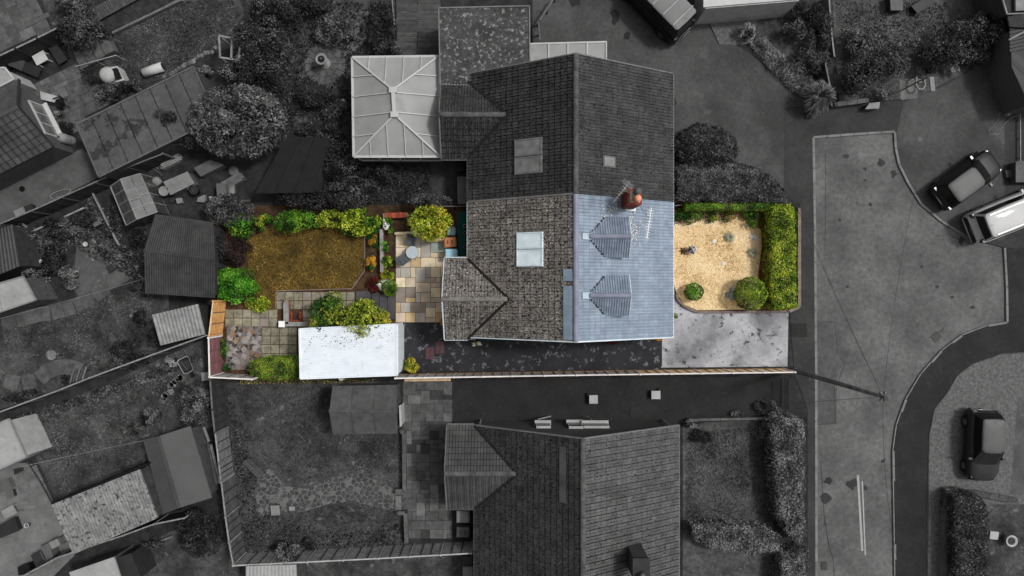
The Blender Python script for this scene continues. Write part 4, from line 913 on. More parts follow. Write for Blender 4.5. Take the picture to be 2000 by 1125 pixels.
# chimney on the party wall with two pots, three aerials
ch = thing('chimney_stack', 'red brick chimney with two clay pots on the blue tiled roof', 'chimney', (5.75, 4.35, slope_r(5.75)))
zt = 6.15; cx0, cy0 = 6.05, 4.5
MB().box((cx0, cy0, (zt+3.6)/2), (.66, .74, zt-3.6)).build('stack', 'chimney_brick', ch)
for k in range(3): MB().box((cx0, cy0, zt+.04+.07*k), (.74-.04*abs(k-1), .82-.04*abs(k-1), .068)).build('brick_course', 'chimney_brick', ch)
MB().box((cx0, cy0, zt+.235), (.5, .6, .06)).build('flaunching', 'flaunch', ch)
for yy, m in ((cy0-.14, 'terracotta'), (cy0+.22, 'mid_g')):
    p = MB().lathe([(.17, 0), (.15, .3), (.18, .32), (.18, .4), (.13, .4), (.13, .3)], (cx0+.08, yy, zt+.25), 16).build('chimney_pot', m, ch, True); MB().lathe([(.16, 0), (.17, .04), (.03, .08)], (cx0+.08, yy, zt+.66), 16).build('cowl', m, p, True)
MB().box((cx0, cy0, slope_r(cx0)+.12), (.85, .95, .06)).build('lead_flashing', 'lead', ch)
def aerial(label, x, y, z, ang, L, n, m, mx=None, refl=False, mlen=None, off=0):
    t = thing('tv_aerial', label, 'aerial', (x, y, slope_r(x)))
    MB().tube([(cx0+off, cy0-.2 if y < cy0 else cy0+.2, zt-.6), (x, y, z-.2), (x, y, z+.1)], .018, 6).build('mast', 'alu' if m != 'mid_g' else 'mid_g', t)
    d = Vector((math.cos(ang), math.sin(ang), 0)); s = Vector((-d.y, d.x, 0)); o = Vector((x, y, z))
    MB().beam(o-d*L*.35, o+d*L*.65, .03, .03).build('boom', m, t)
    for i in range(n): p = o+d*L*(-.25+.88*i/(n-1)); hl = .16-.07*i/n; MB().beam(p-s*hl, p+s*hl, .018, .018).build('element', m, t)
    if refl:
        for k in range(7): p = o-d*(L*.3-.035*k); MB().beam(p-s*.3, p+s*.3, .012, .012).build('reflector_rod', m, t)
aerial('grey grid-backed tv aerial above the chimney shoulder', 5.33, 4.72, 7.6, math.radians(232), 1.3, 9, 'pale_g', refl=True)
aerial('white comb-shaped tv aerial beside the chimney over blue tiles', 6.62, 3.35, 7.2, math.radians(262), 1.5, 11, 'white', off=.3)
for i in range(130):   # bird droppings below the aerials
    pass
dr = MB()
for i in range(170):
    a = random.choice([(5.1, 3.9, .45), (6.25, 3.3, .3), (5.0, 3.7, .5), (6.4, 2.8, .25)]); x, y = random.gauss(a[0], a[2]*.6), random.gauss(a[1], a[2])
    if y > YP-.1: continue
    p = on_r(x, y, .128); r = random.uniform(.012, .04); s = Vector((0, 1, 0)); u = s.cross(n_r)
    dr.add([p+(u*math.cos(t)+s*math.sin(t))*r for t in (0, 1.26, 2.5, 3.77, 5.0)], [[0, 1, 2, 3, 4]])
dr.build('bird_droppings', 'bird_white', hA, kind='stuff')
# lower house
def low(z): return lambda px, py: W(px, py, z)
LX0 = (930-1000)*37.4/FPX; LX1 = (1327-1000)*37.4/FPX; LY1 = -(838-562.5)*37.4/FPX+.05
LX0 = -2.02; LX1 = 9.12; LY1 = -7.52; LY0 = -19.5
hC = house('detached_house', 'grey-tiled house with white window boxes on its side wall and chimney at the front', LX0, LX1, LY0, LY1, ZE-.1, ZR, 'tile_g', 'tile_g_sunlit', 'ridge_g', 'brick_g', ext=((873-1000)*37.5/FPX, LY1-.02, -(993-562.5)*37.5/FPX, 'tile_g_plain'), gab=(False, True), budget=290, share=.45, bud_ext=60, end_trim='gutter_g')
yw = LY1-.25
def side_window(x0, x1, z0, z1, label=None):
    f = MB().box(((x0+x1)/2, yw+.06, (z0+z1)/2), (x1-x0, .14, z1-z0)).build('window', 'white_g', hC)
    MB().box(((x0+x1)/2, yw+.128, (z0+z1)/2+.03), (x1-x0-.14, .02, z1-z0-.2)).build('pane', 'glass_dark', f)
    MB().box(((x0+x1)/2, yw+.14, z0-.03), (x1-x0+.12, .28, .06)).build('sill', 'white_g', f)
side_window(1.35, 2.15, 1.35, 2.2); side_window(3.15, 3.95, 1.2, 2.3); side_window(4.0, 5.4, 1.4, 2.2)
d_ = MB().box((3.5, yw+.02, 1.1), (.8, .05, 2.0)).build('door', 'dark_g', hC)
for x in (1.5, 4.55):
    MB().tube([(x, yw+.1, 1.3), (x, yw+.25, .9), (x+(.75 if x < 2 else -.2), yw+.35, .5)], .04, 8).build('waste_pipe', 'pale_g', hC)
MB().tube([(LX0+.2, yw+.08, 2.3), (LX0+.2, yw+.08, .1)], .05, 8).build('downpipe', 'pale_g', hC); MB().tube([(LX1-.35, yw+.08, 2.3), (LX1-.35, yw+.08, .1)], .045, 8).build('downpipe', 'pale_g', hC)
c2 = thing('chimney_stack', 'dark chimney stack on the lower grey-tiled front slope', 'chimney', (6.2, -14.9, 4)); c_ = W(1250, 1108, 5.8)
MB().box((c_.x, c_.y, 4.9), (.75, 1.1, 2.4)).build('stack', 'brick_g', c2); MB().box((c_.x, c_.y, 6.14), (.86, 1.2, .1)).build('cap', 'dark_g', c2); MB().lathe([(.17, 0), (.14, .4), (.1, .4)], (c_.x, c_.y-.2, 6.19), 12).build('chimney_pot', 'mid_g', c2, True)
# replaced darker tile strip on the lower house
def strip_on(root, x, ya, yb, w, m, xc0, xmid, ze):
    sl = lambda x: ze+(x-xc0)*(ZR-ze)/(xmid-xc0); n = Vector((-(ZR-ze), 0, xmid-xc0)).normalized()
    q = [Vector((x-w/2, ya, sl(x-w/2)))+n*.13, Vector((x+w/2, ya, sl(x+w/2)))+n*.13, Vector((x+w/2, yb, sl(x+w/2)))+n*.13, Vector((x-w/2, yb, sl(x-w/2)))+n*.13]
    MB().add(q+[p-n*.04 for p in q], [[0, 1, 2, 3], [4, 5, 1, 0], [5, 6, 2, 1], [6, 7, 3, 2], [7, 4, 0, 3]]).build('new_tile_strip', m, root)
strip_on(hC, 2.62, -10.9, -8.05, .3, 'tile_g_plain', LX0, (LX0+LX1)/2, ZE-.1)
# conservatory
con = thing('conservatory', 'white-framed conservatory with hipped polycarbonate roof behind the grey house', 'conservatory', tuple(W(775, 215, .1)))
E = [W(*p, 2.35) for p in ((688, 112), (857, 110), (861, 306), (691, 306))]; R0, R1 = W(768, 176, 3.25), W(771, 224, 3.25)
cen = sum(E, Vector())/4
MB().prism([tuple((cen+(p-cen)*.975)[:2]) for p in E], .1, .75).build('dwarf_wall', 'brick_g2', con)
for a, b, n in ((E[0], E[1], 4), (E[1], E[2], 5), (E[2], E[3], 4), (E[3], E[0], 5)):
    a = cen+(a-cen)*.965; b = cen+(b-cen)*.965
    for i in range(n):
        p, q = a.lerp(b, i/n), a.lerp(b, (i+1)/n); w = MB().beam((p.x, p.y, .8), (q.x, q.y, .8), .1, .1).build('window', 'upvc_g', con)
        MB().beam((p.x, p.y, 2.25), (q.x, q.y, 2.25), .1, .12).build('head', 'upvc_g', w); MB().beam((p.x, p.y, .75), (p.x, p.y, 2.3), .09, .09).build('mullion', 'upvc_g', w); mid = (p+q)/2
        MB().beam((p.x, p.y, 1.5), (q.x, q.y, 1.5), .02, 1.4).build('pane', 'glass_g', w)
def pane(q, n=None):
    q = [Vector(p) for p in q]; MB().add(q+[p-Vector((0, 0, .03)) for p in q], [list(range(len(q)))]+[[i, (i+1) % len(q), len(q)+(i+1) % len(q), len(q)+i] for i in range(len(q))]).build('roof_pane', 'poly_pane', con)
def lp(a, b, t): return a.lerp(b, t)
up = Vector((0, 0, .05))
def rafter(a, b, w=.06): MB().beam(a+up, b+up, w, .06).build('rafter', 'upvc_g', con)
NW, NE, SE, SW = E
for A, B, T0, T1, ts in ((NW, NE, R0, R0, (.2, .4, .6, .8)), (SE, SW, R1, R1, (.2, .4, .6, .8))):
    t = [0]+list(ts)+[1]
    tops = [lp(A, T0, 0)]+[None]*len(ts)+[B]
    pts = [A]
    for k in ts:
        e = lp(A, B, k); 
        tt = 1-abs(k-.5)*2 if abs(k-.5) > .12 else 1
        hp = lp(A if k < .5 else B, T0, min(1, (k if k < .5 else 1-k)*2))
        rafter(e, hp, .05)
    es = [lp(A, B, k) for k in t]; hp = [A]+[lp(A if k < .5 else B, T0, min(1, (k if k < .5 else 1-k)*2)) for k in ts]+[B]
    for i in range(len(t)-1):
        q = [es[i], es[i+1]]
        if (hp[i+1]-es[i+1]).length > .01: q.append(hp[i+1])
        if t[i] < .5 < t[i+1]: q.append(T0)
        if (hp[i]-es[i]).length > .01: q.append(hp[i])
        pane(q)
for A, B, Ta, Tb in ((NE, SE, R0, R1), (SW, NW, R1, R0)):
    es = [lp(A, B, k) for k in (0, .2, .4, .6, .8, 1)]; fa = .62
    hp = [A, lp(A, Ta, .55), Ta.lerp(Tb, .12), Ta.lerp(Tb, .88), lp(B, Tb, .55), B]
    hp[2] = Ta.lerp(Tb, .1); hp[3] = Ta.lerp(Tb, .9)
    for i in range(5):
        q = [es[i], es[i+1]]
        if i < 4: q.append(hp[i+1])
        if i == 1: q.append(Ta)
        if i == 3: q = [es[3], es[4], hp[4], Tb, hp[3]]
        elif i > 0: q.append(hp[i]) if i != 1 else q.append(hp[1])
        pane(q)
    for i in (1, 2, 3, 4): rafter(es[i], hp[i], .05)
for c_, r_ in ((NW, R0), (NE, R0), (SE, R1), (SW, R1)): rafter(c_, r_, .09)
MB().beam(R0+up, R1+up, .2, .12).build('ridge_beam', 'upvc_g', con)
for r_ in (R0, R1): MB().box(r_+up*1.3, (.42, .3, .1)).build('ridge_end', 'upvc_g', con)
for a, b in zip(E, E[1:]+E[:1]): MB().beam(a, b, .13, .09).build('gutter', 'upvc_g', con)
flat_roof('flat_roof_extension', 'flat felt-roofed extension speckled with lichen and pale edge trim', [(857, 16), (1034, 12), (1035, 170), (860, 165)], 2.75, 'felt_lichen', 'brick_g', 'extension', edge='gutter_g')
cn = thing('lean_to_canopy', 'pale lean-to canopy of four glazed panels beside the grey house', 'canopy', tuple(W(1110, 100, .1)))
A, B, Cc, D = W(1034, 86, 2.5), W(1184, 82, 2.5), W(1184, 125, 2.75), W(1034, 128, 2.75)
for i in range(4):
    q = [A.lerp(B, i/4+.004), A.lerp(B, (i+1)/4-.004), D.lerp(Cc, (i+1)/4-.004), D.lerp(Cc, i/4+.004)]
    MB().add(q+[p-Vector((0, 0, .02)) for p in q], [[0, 1, 2, 3], [4, 5, 1, 0], [5, 6, 2, 1], [6, 7, 3, 2], [7, 4, 0, 3]]).build('roof_pane', 'poly_pane', cn)
for i in range(5): MB().beam(A.lerp(B, i/4)+up*.6, D.lerp(Cc, i/4)+up*.6, .07, .06).build('rafter', 'upvc_g', cn)
MB().beam(A, B, .09, .09).build('gutter', 'upvc_g', cn)
for p in (A, A.lerp(B, .5), B): MB().beam((p.x, p.y, .1), (p.x, p.y, 2.47), .08, .08).build('post', 'upvc_g', cn)
# ---------------------------------------------------------------- our plot: buildings, walls, fences, furniture
gz = 2.35
P = [W(x, y, gz) for x, y in ((585, 642), (776, 633), (776, 733), (587, 740))]
ga = thing('garage', 'white garage with ribbed metal roof beside the green garden', 'garage', tuple(W(690, 690, .1)))
cen = sum(P, Vector())/4
MB().prism([tuple((cen+(p-cen)*.985)[:2]) for p in P], .08, gz-.1).build('wall', 'upvc', ga)
mb = MB(); mb.grid(P[1], P[2], P[3], P[0], 27, .022, (0, 0, 1)); dz = Vector((0, 0, .09)); lo = Vector((0, 0, -.004))
mb.add([p+lo for p in P]+[p-dz for p in P], [[0, 1, 2, 3], [4, 5, 1, 0], [5, 6, 2, 1], [6, 7, 3, 2], [7, 4, 0, 3]]); mb.build('roof_sheet', 'metal_white', ga)
for a, b, w in ((P[1], P[2], .1), (P[2], P[3], .06), (P[3], P[0], .08), (P[0], P[1], .06)): MB().beam(a+Vector((0, 0, .02)), b+Vector((0, 0, .02)), w, .07).build('edge_trim', 'metal_white', ga)
e0, e1 = P[1]*1, P[2]*1
for i in range(4):
    a, b = e0.lerp(e1, .06+.22*i), e0.lerp(e1, .06+.22*(i+1)-.005); MB().beam((a.x+.0, a.y, 1.12), (b.x+.0, b.y, 1.12), .05, 2.05).build('door_panel', 'upvc', ga)
for i in range(14):
    u, v = random.random(), random.random(); p = P[0].lerp(P[1], u).lerp(P[3].lerp(P[2], u), v); MB().lathe([(.02, 0), (.02, .01)], (p.x, p.y, gz+.024), 6).build('roof_bolt', 'mid_g', ga)
for u in (.33, .66):
    a, b = P[0].lerp(P[1], u), P[3].lerp(P[2], u); MB().beam(a+Vector((0, 0, .024)), b+Vector((0, 0, .024)), .05, .012).build('sheet_lap', 'upvc', ga)
lq = rng.normal(0, 1, (160, 2))*[2.0, .35]+[(690-1000)*.0283, (562.5-660)*.0283]; lq = lq[(lq[:, 0] > P[0].x+.2) & (lq[:, 0] < P[1].x-.2) & (lq[:, 1] < P[1].y-.1) & (lq[:, 1] > P[2].y+.2)]
V_, F_ = leafgeo(np.column_stack([lq, np.full(len(lq), gz+.04)]), np.tile([0, 0, 1.], (len(lq), 1)), .07, .6, .15); tag(link('fallen_leaves', npmesh('fallen_leaves', V_, F_, ['lf_olive']), kind='stuff'), 'fallen leaves scattered on the white garage roof', 'leaves')
def bottle(label, cx, cy, r, h, m, z0=.1):
    c = W(cx, cy, z0+h*.6); t = thing('gas_bottle', label, 'gas bottle', (c.x, c.y, z0)); R = r*M1
    MB().lathe([(R*.8, 0), (R, .05), (R, h*.75), (R*.7, h*.9), (R*.25, h*.94)], (c.x, c.y, z0), 14).build('body', m, t, True)
    MB().lathe([(R*.55, 0), (R*.55, .1), (R*.45, .1), (R*.45, .02)], (c.x, c.y, z0+h*.88), 12).build('collar', m, t)
bottle('white gas bottle standing between white garage and grey shed', 667, 738, 5.5, .7, 'white')
FO = dict(battens=3)
fence('panel_fence', 'orange-brown timber fence behind the bright green bush', [(416, 588), (408, 656)], 1.8, 'wood_orange', cap_m='wood_tan')
fence('panel_fence', 'maroon timber fence panels with pale top rail beside the chipping bed', [(407, 660), (409, 736)], 1.8, 'wood_maroon', cap_m='wood_white', post_m='wood_white')
fence('panel_fence', 'white-railed grey fence panel ending at the rounded green hedge', [(411, 737), (492, 741)], 1.8, 'wood_grey', cap_m='wood_white', post_m='wood_white', side=1)
fence('panel_fence', 'long fence of grey then tan panels along the dark side alley', [(772, 739), (1000, 735), (1190, 732), (1553, 727)], 1.75, 'wood_grey', cap_m='wood_white', post_m='wood_white', base_m='wood_mossy', mats=['wood_grey']*8+['wood_tan']*5, side=1)
MB_ = MB
bd = patch('board_strip', [(790, 739.5), (880, 738), (880, 744), (790, 745)], 'wood_tan', z=.3, below=.18)
# walls in the back garden
wall('block_wall', 'short grey-capped red brick wall by the slab path', [(559, 590), (559, 629)], .24, .5, 'brick_red', 'wall_cap')
wall('block_wall', 'grey-capped low wall running from the square pier to the garage', [(556, 633), (602, 633)], .2, .45, 'brick_red', 'wall_cap')
solid('stone_pier', 'square pale stone pier at the corner of two low walls', 'pier', [(544, 627), (556, 627), (556, 639), (544, 639)], .7, 'wall_cap', top='white')
wall('retaining_wall', 'grey capped retaining wall between flower bed and patio steps', [(745, 448), (746, 532)], .14, .45, 'brick_red', 'wall_cap')
wall('brick_wall', 'low red brick wall beside the yellow-green tree', [(752, 421), (793, 420)], .25, .5, 'brick_red', 'brick', capL=.22)
wall('edging_wall', 'thin cream stone ledge at the head of the patio', [(772, 456), (812, 455)], .1, .25, 'sand_cream', 'sand_cream')
pg = thing('brick_barbecue', 'small ruined brick barbecue beside the low garden wall', 'barbecue', tuple(W(578, 620, .1)))
for j in range(4):
    for k, (x, y) in enumerate(((571, 612), (571, 618), (571, 624), (577, 626), (583, 626), (588, 624), (588, 618), (588, 612))):
        if j == 3 and k % 2: continue
        c = W(x, y, .2); block('brick', pg, (c.x+random.uniform(-.01, .01), c.y, .14+j*.075), (.2 if 2 < k < 5 else .1, .1 if 2 < k < 5 else .2, .07), random.uniform(-.05, .05), 'brick')
c = W(579.5, 618, .3); 
for i in range(6): MB().beam((c.x-.24, c.y-.2+i*.08, .4), (c.x+.24, c.y-.2+i*.08, .4), .012, .012).build('grill_bar', 'iron', pg)
# patio furniture
def chair(label, px, py, rz, m, group=None, name='garden_chair', z0=.17):
    c = W(px, py, .5); t = thing(name, label, 'chair', (c.x, c.y, z0), group, rz); R = Matrix.Translation((c.x, c.y, z0)) @ Matrix.Rotation(rz, 4, 'Z')
    def bx(nm, p, s, rx=0): MB().box(None, s, M=R @ Matrix.Translation(p) @ Matrix.Rotation(rx, 4, 'X')).build(nm, m, t)
    bx('seat', (0, 0, .43), (.5, .48, .04)); bx('backrest', (0, .27, .7), (.5, .035, .55), -.25)
    for x in (-1, 1):
        for y in (-1, 1): bx('leg', (x*.22, y*.2, .21), (.035, .035, .43))
        bx('armrest', (x*.27, .0, .64), (.05, .45, .03)); bx('arm_post', (x*.27, -.18, .53), (.03, .03, .22))
    return t
chair('grey garden chair tucked behind the round patio table', 803, 470, math.radians(-15), 'chair_grey'); chair('grey garden chair angled at the lower side of the round patio table', 789, 507, math.radians(125), 'chair_grey')
c = W(805, 493, .72); tb = thing('patio_table', 'round pale glass-topped patio table with two grey chairs', 'table', (c.x, c.y, .17))
MB().lathe([(.34, 0), (.36, .01), (.36, .03), (.34, .035)], (c.x, c.y, .72), 24).build('table_top', 'table_grey', tb); MB().lathe([(.36, 0), (.375, .015), (.36, .03)], (c.x, c.y, .705), 24).build('rim', 'steel', tb)
for k in range(4): a = k*math.pi/2+.4; MB().tube([(c.x+.28*math.cos(a), c.y+.28*math.sin(a), .17), (c.x+.1*math.cos(a), c.y+.1*math.sin(a), .45), (c.x+.26*math.cos(a), c.y+.26*math.sin(a), .71)], .012, 6).build('leg', 'steel', tb)
def wheelie(label, cx, cy, w, d, m, rz=0, h=1.05, lidm=None, group=None, slots=False, z0=.12, small=False):
    c = W(cx, cy, h); t = thing('wheeled_bin', label, 'bin', (c.x, c.y, z0), group); R = Matrix.Translation((c.x, c.y, 0)) @ Matrix.Rotation(rz, 4, 'Z')
    pts = lambda k, z: [R @ Vector((x*d*k/2, y*w*k/2, z)) for x, y in ((-1, -1), (1, -1), (1, 1), (-1, 1))]
    a, b = pts(.78, z0+.04), pts(.94, h-.1); MB().add(a+b, [[3, 2, 1, 0], [4, 5, 6, 7], [0, 1, 5, 4], [1, 2, 6, 5], [2, 3, 7, 6], [3, 0, 4, 7]]).build('body', m, t)
    l = pts(1.0, h-.1)+pts(1.0, h-.04)+pts(.82, h); ld = MB().add(l, [[8, 9, 10, 11]]+[[i, (i+1) % 4, 4+(i+1) % 4, 4+i] for i in range(4)]+[[4+i, 4+(i+1) % 4, 8+(i+1) % 4, 8+i] for i in range(4)]).build('lid', lidm or m, t)
    if slots:
        for s in (-1, 1): MB().box(R @ Vector((s*d*.18, 0, h+.004)), (.05, w*.36, .012), rz).build('slot', 'black', ld)
    p, q = R @ Vector((d*.53, -w*.35, h-.08)), R @ Vector((d*.53, w*.35, h-.08)); MB().tube([p, q], .018, 6).build('handle', m, t)
    for s in (-1, 1): p = R @ Vector((d*.36, s*w*.4, z0+.09)); q = R @ Vector((d*.36, s*w*.48, z0+.09)); MB().tube([p, q], .1, 12).build('wheel', 'rubber', t)
wheelie('pale blue-grey recycling box bin tucked under the yellow-green tree', 881, 451, .5, .45, 'bin_grey_blue', h=.75); wheelie('brown lidded bin with two slots between the blue bins', 878.5, 473, .58, .66, 'bin_brown', slots=True, rz=.08, h=.9); wheelie('large pale blue wheeled bin beside the sandstone patio', 881, 495.5, .56, .66, 'bin_blue', h=1.05)
patch('turf_mat', [(893, 414), (909, 414), (909, 506), (896, 506)], 'teal')
for y, m, w_ in ((441, 'terracotta', 'small pink flowerpot on the teal matting'), (455, 'terra_dim', 'brown flowerpot in the middle of the teal matting'), (482, 'terra_dim', 'dull flowerpot at the lower end of the teal matting')): pot('flower_pot', w_, 908, y, 3, .25, m, .15)
cover(840, 690, .5, .68, 0, 'maroon_iron', 'lower maroon iron inspection cover in the mossy alley'); cover(859, 679, .5, .68, 0, 'maroon_iron', 'upper maroon iron inspection cover in the mossy alley')
# party fence / hedge line at the north of the plot
rail('rail_fence', 'thin grey rail between the two back gardens by the house', (862, 403), (915, 403), 1.2, .05, .08, 'mid_g', 'fence'); rail('rail_fence', 'thin grey rail at the foot of the front hedge by the house', (1308, 402), (1345, 400), .9, .04, .08, 'pale_g', 'fence')
# front garden
fw = [(1321, 575), (1324, 585), (1338, 599), (1362, 609.5), (1450, 609), (1541, 608)]
wall('garden_wall', 'low pinkish edging wall around the pale gravel front garden', fw, .07, .18, 'stone_pink', 'stone_pink'); wall('garden_wall', 'low pink stone wall outside the front hedge along the pavement', [(1541, 608), (1561, 599), (1561, 408)], .12, .3, 'stone_pink', 'stone_pink')
hedge('clipped_hedge', 'flat-topped yellow-green hedge between gravel garden and pavement', [(1503, 400), (1546, 398), (1557, 415), (1559, 602), (1511, 604), (1506, 560), (1505, 470)], 1.35, ['lf_hedge', 'lf_green'], .085, 1.15)
hedge('clipped_hedge', 'narrow green hedge top where the dark conifers meet the gravel garden', [(1340, 394), (1510, 395), (1510, 409), (1340, 409)], 1.3, ['lf_bright', 'lf_olive'], .08, 1.1)
bush('ball_bush', 'small round clipped bush on the gravel near the house', 1355, 570, 18, 17, .95, ['lf_bright', 'lf_green'], .075, 1.1, ball=True); bush('ball_bush', 'big round clipped bush with yellow heart at the gravel corner', 1465, 573.5, 31, 32, 1.5, ['lf_green', 'lf_lime'], .08, 1.1, ball=True)
for i, (x, y, rx, ry, h, m, l) in enumerate(((1327, 420, 18, 17, .8, 'lf_dark', 'dark green shrub at the house corner of the gravel garden'), (1350, 425, 22, 14, .6, 'lf_green', 'leafy green plant under the front hedge next to the dark shrub'), (1385, 424, 20, 12, .5, ['lf_dark', 'lf_olive'], 'low dark plant with pale seed heads below the front hedge'), (1420, 425, 18, 11, .5, ['lf_dark', 'lf_straw'], 'silvery seed-headed plant below the front hedge'), (1468, 428, 18, 18, .7, ['lf_dark', 'lf_green'], 'loose dark fern-like shrub in the mulch corner'))):
    bush('shrub', l, x, y, rx, ry, h, m, .10, .7)
for x, y, r, m in ((1422, 462, 12, 'slate_pale'), (1469, 495, 11, 'slate_pale')): pass
def rockobj(name, label, cx, cy, r, m, flat=.6, z0=.12, cat='stone', group=None):
    c = W(cx, cy, z0+.1); R = r*M1; mb = MB(); n = 9; vs = []
    for j, (k, z) in enumerate(((1.0, 0), (1.08, .35), (.8, .8), (.3, 1.0))): vs += [(c.x+R*k*random.uniform(.8, 1.12)*math.cos(6.283*i/n+j*.2), c.y+R*k*random.uniform(.8, 1.12)*math.sin(6.283*i/n+j*.2), z0-.02+z*R*flat) for i in range(n)]
    mb.add(vs, [[j*n+i, j*n+(i+1) % n, (j+1)*n+(i+1) % n, (j+1)*n+i] for j in range(3) for i in range(n)]+[[3*n+i for i in range(n)]])
    return tag(mb.build(name, m), label, cat, group)
spiky('silver_grass', 'silvery grass tuft in the middle of the pale gravel', 1424, 463, 13, .25, 'lf_silver' if 'lf_silver' in MT else 'lg_pale', 160, .13, w=.02); spiky('silver_grass', 'silvery grass tuft on the gravel beside the brown border', 1469, 494, 12, .25, 'lf_silver' if 'lf_silver' in MT else 'lg_pale', 160, .13, w=.02)
for x, y, r, l in ((1395, 472, 5, 'white stone on the gravel left of a silvery tuft'), (1414, 515, 5, 'single white stone on open pale gravel'), (1470, 462, 6, 'pale rounded rock by the fern-like shrub'), (1478, 464, 6, 'tall cream rock by the fern-like shrub')): rockobj('rock', l, x, y, r, 'bird_white')
for x, y, r, l in ((1423, 576, 7, 'grey rock left of the big ball bush, outermost of three'), (1432, 566, 7, 'grey rock left of the big ball bush, uppermost of three'), (1431, 580, 7, 'grey rock touching the big ball bush, lowest of three')): rockobj('rock', l, x, y, r, 'rock')
rockobj('rock', 'bright white stone against the big ball bush', 1435, 574, 4, 'bird_white', .9)
# garden windmill/lantern ornament
c = W(1352, 488, .6); ln = thing('garden_lantern', 'dark slate pagoda lantern ornament with white ribs on the gravel', 'ornament', (c.x, c.y, .13))
MB().box((c.x, c.y, .32), (.2, .2, .4)).build('body', 'dark_g', ln)
a = [Vector((c.x+.3*math.cos(k*math.pi/2+.6), c.y+.3*math.sin(k*math.pi/2+.6), .52)) for k in range(4)]; ap = Vector((c.x, c.y, .82))
MB().add(a+[ap], [[0, 1, 4], [1, 2, 4], [2, 3, 4], [3, 0, 4]]).build('roof', 'slate_blue', ln)
for p in a: MB().beam(p+Vector((0, 0, .02)), ap+Vector((0, 0, .02)), .025, .02).build('roof_rib', 'white', ln)
c = W(1335, 490, .3); wd = thing('driftwood', 'small heap of dark driftwood beside the pagoda lantern', 'driftwood', (c.x, c.y, .13))
for k in range(6): a_ = k*1.05; MB().tube([(c.x-.22*math.cos(a_), c.y-.22*math.sin(a_), .15), (c.x, c.y, .26), (c.x+.22*math.cos(a_), c.y+.2*math.sin(a_), .16)], [.03, .04, .02], 6).build('branch', 'bark_brown', wd)
# back garden plants: straddle the toned boundary on the north side
SP = 403
for a in (('leafy_shrub', 'light green leafy shrub in the far corner of the brown lawn', 470, 440, 34, 26, 1.4, ['lf_green', 'lf_bright'], .13), ('leafy_shrub', 'mixed green shrub left of the dense rounded shrub', 515, 434, 18, 18, 1.1, ['lf_olive', 'lf_green'], .12), ('leafy_shrub', 'dense rounded green shrub in the middle of the back border', 579, 434, 47, 24, 1.5, ['lf_green', 'lf_bright'], .11), ('leafy_shrub', 'olive green shrub right of the dense rounded shrub', 645, 428, 28, 19, 1.4, ['lf_olive', 'lf_lime'], .12), ('leafy_shrub', 'big lime green leafy shrub at the lawn corner', 698, 432, 44, 30, 1.5, ['lf_lime', 'lf_green'], .14), ('purple_shrub', 'very dark purple shrub at the left end of the brown lawn', 462, 490, 32, 28, 1.1, 'lf_purple', .12), ('leafy_shrub', 'bright green bushy shrub above the orange fence', 466, 557, 46, 38, 1.7, ['lf_bright', 'lf_green'], .10), ('fern', 'arching yellow-green fern below the bright green shrub', 503, 592, 26, 18, .6, ['lf_lime', 'lf_olive'], .16)):
    n_, l_, x, y, rx, ry, h, m, lf = a; bush(n_, l_, x, y, rx, ry, h, m, lf, 1.0, stem='bark_brown')
bush('yellow_green_tree', 'rounded yellow-green tree beside the sandstone patio', 840, 435, 45, 36, 2.3, ['lf_lime', 'lf_yellow'], .14, 1.1, cat='tree', stem='bark_brown', K=40)
bush('garden_tree', 'bushy green tree overhanging the white garage roof', 655, 616, 50, 46, 2.9, ['lf_dark', 'lf_olive'], .15, 1.0, cat='tree', stem='bark_brown', K=34); bush('garden_tree', 'yellowing olive tree leaning over the white garage roof', 715, 624, 44, 40, 2.8, ['lf_olive', 'lf_lime'], .14, 1.0, cat='tree', stem='bark_brown', K=30)
bush('leafy_shrub', 'pale yellow-tipped shrub between the olive tree and dark steps', 748, 622, 16, 14, 1.7, 'lf_yellow', .11, stem='bark_brown')
hedge('rounded_hedge', 'rounded green hedge end against the left wall of the white garage', [(484, 718), (490, 706), (510, 700), (545, 698), (584, 696), (586, 738), (560, 742), (510, 741), (488, 734)], 1.3, ['lf_green', 'lf_olive'], .085, 1.2)
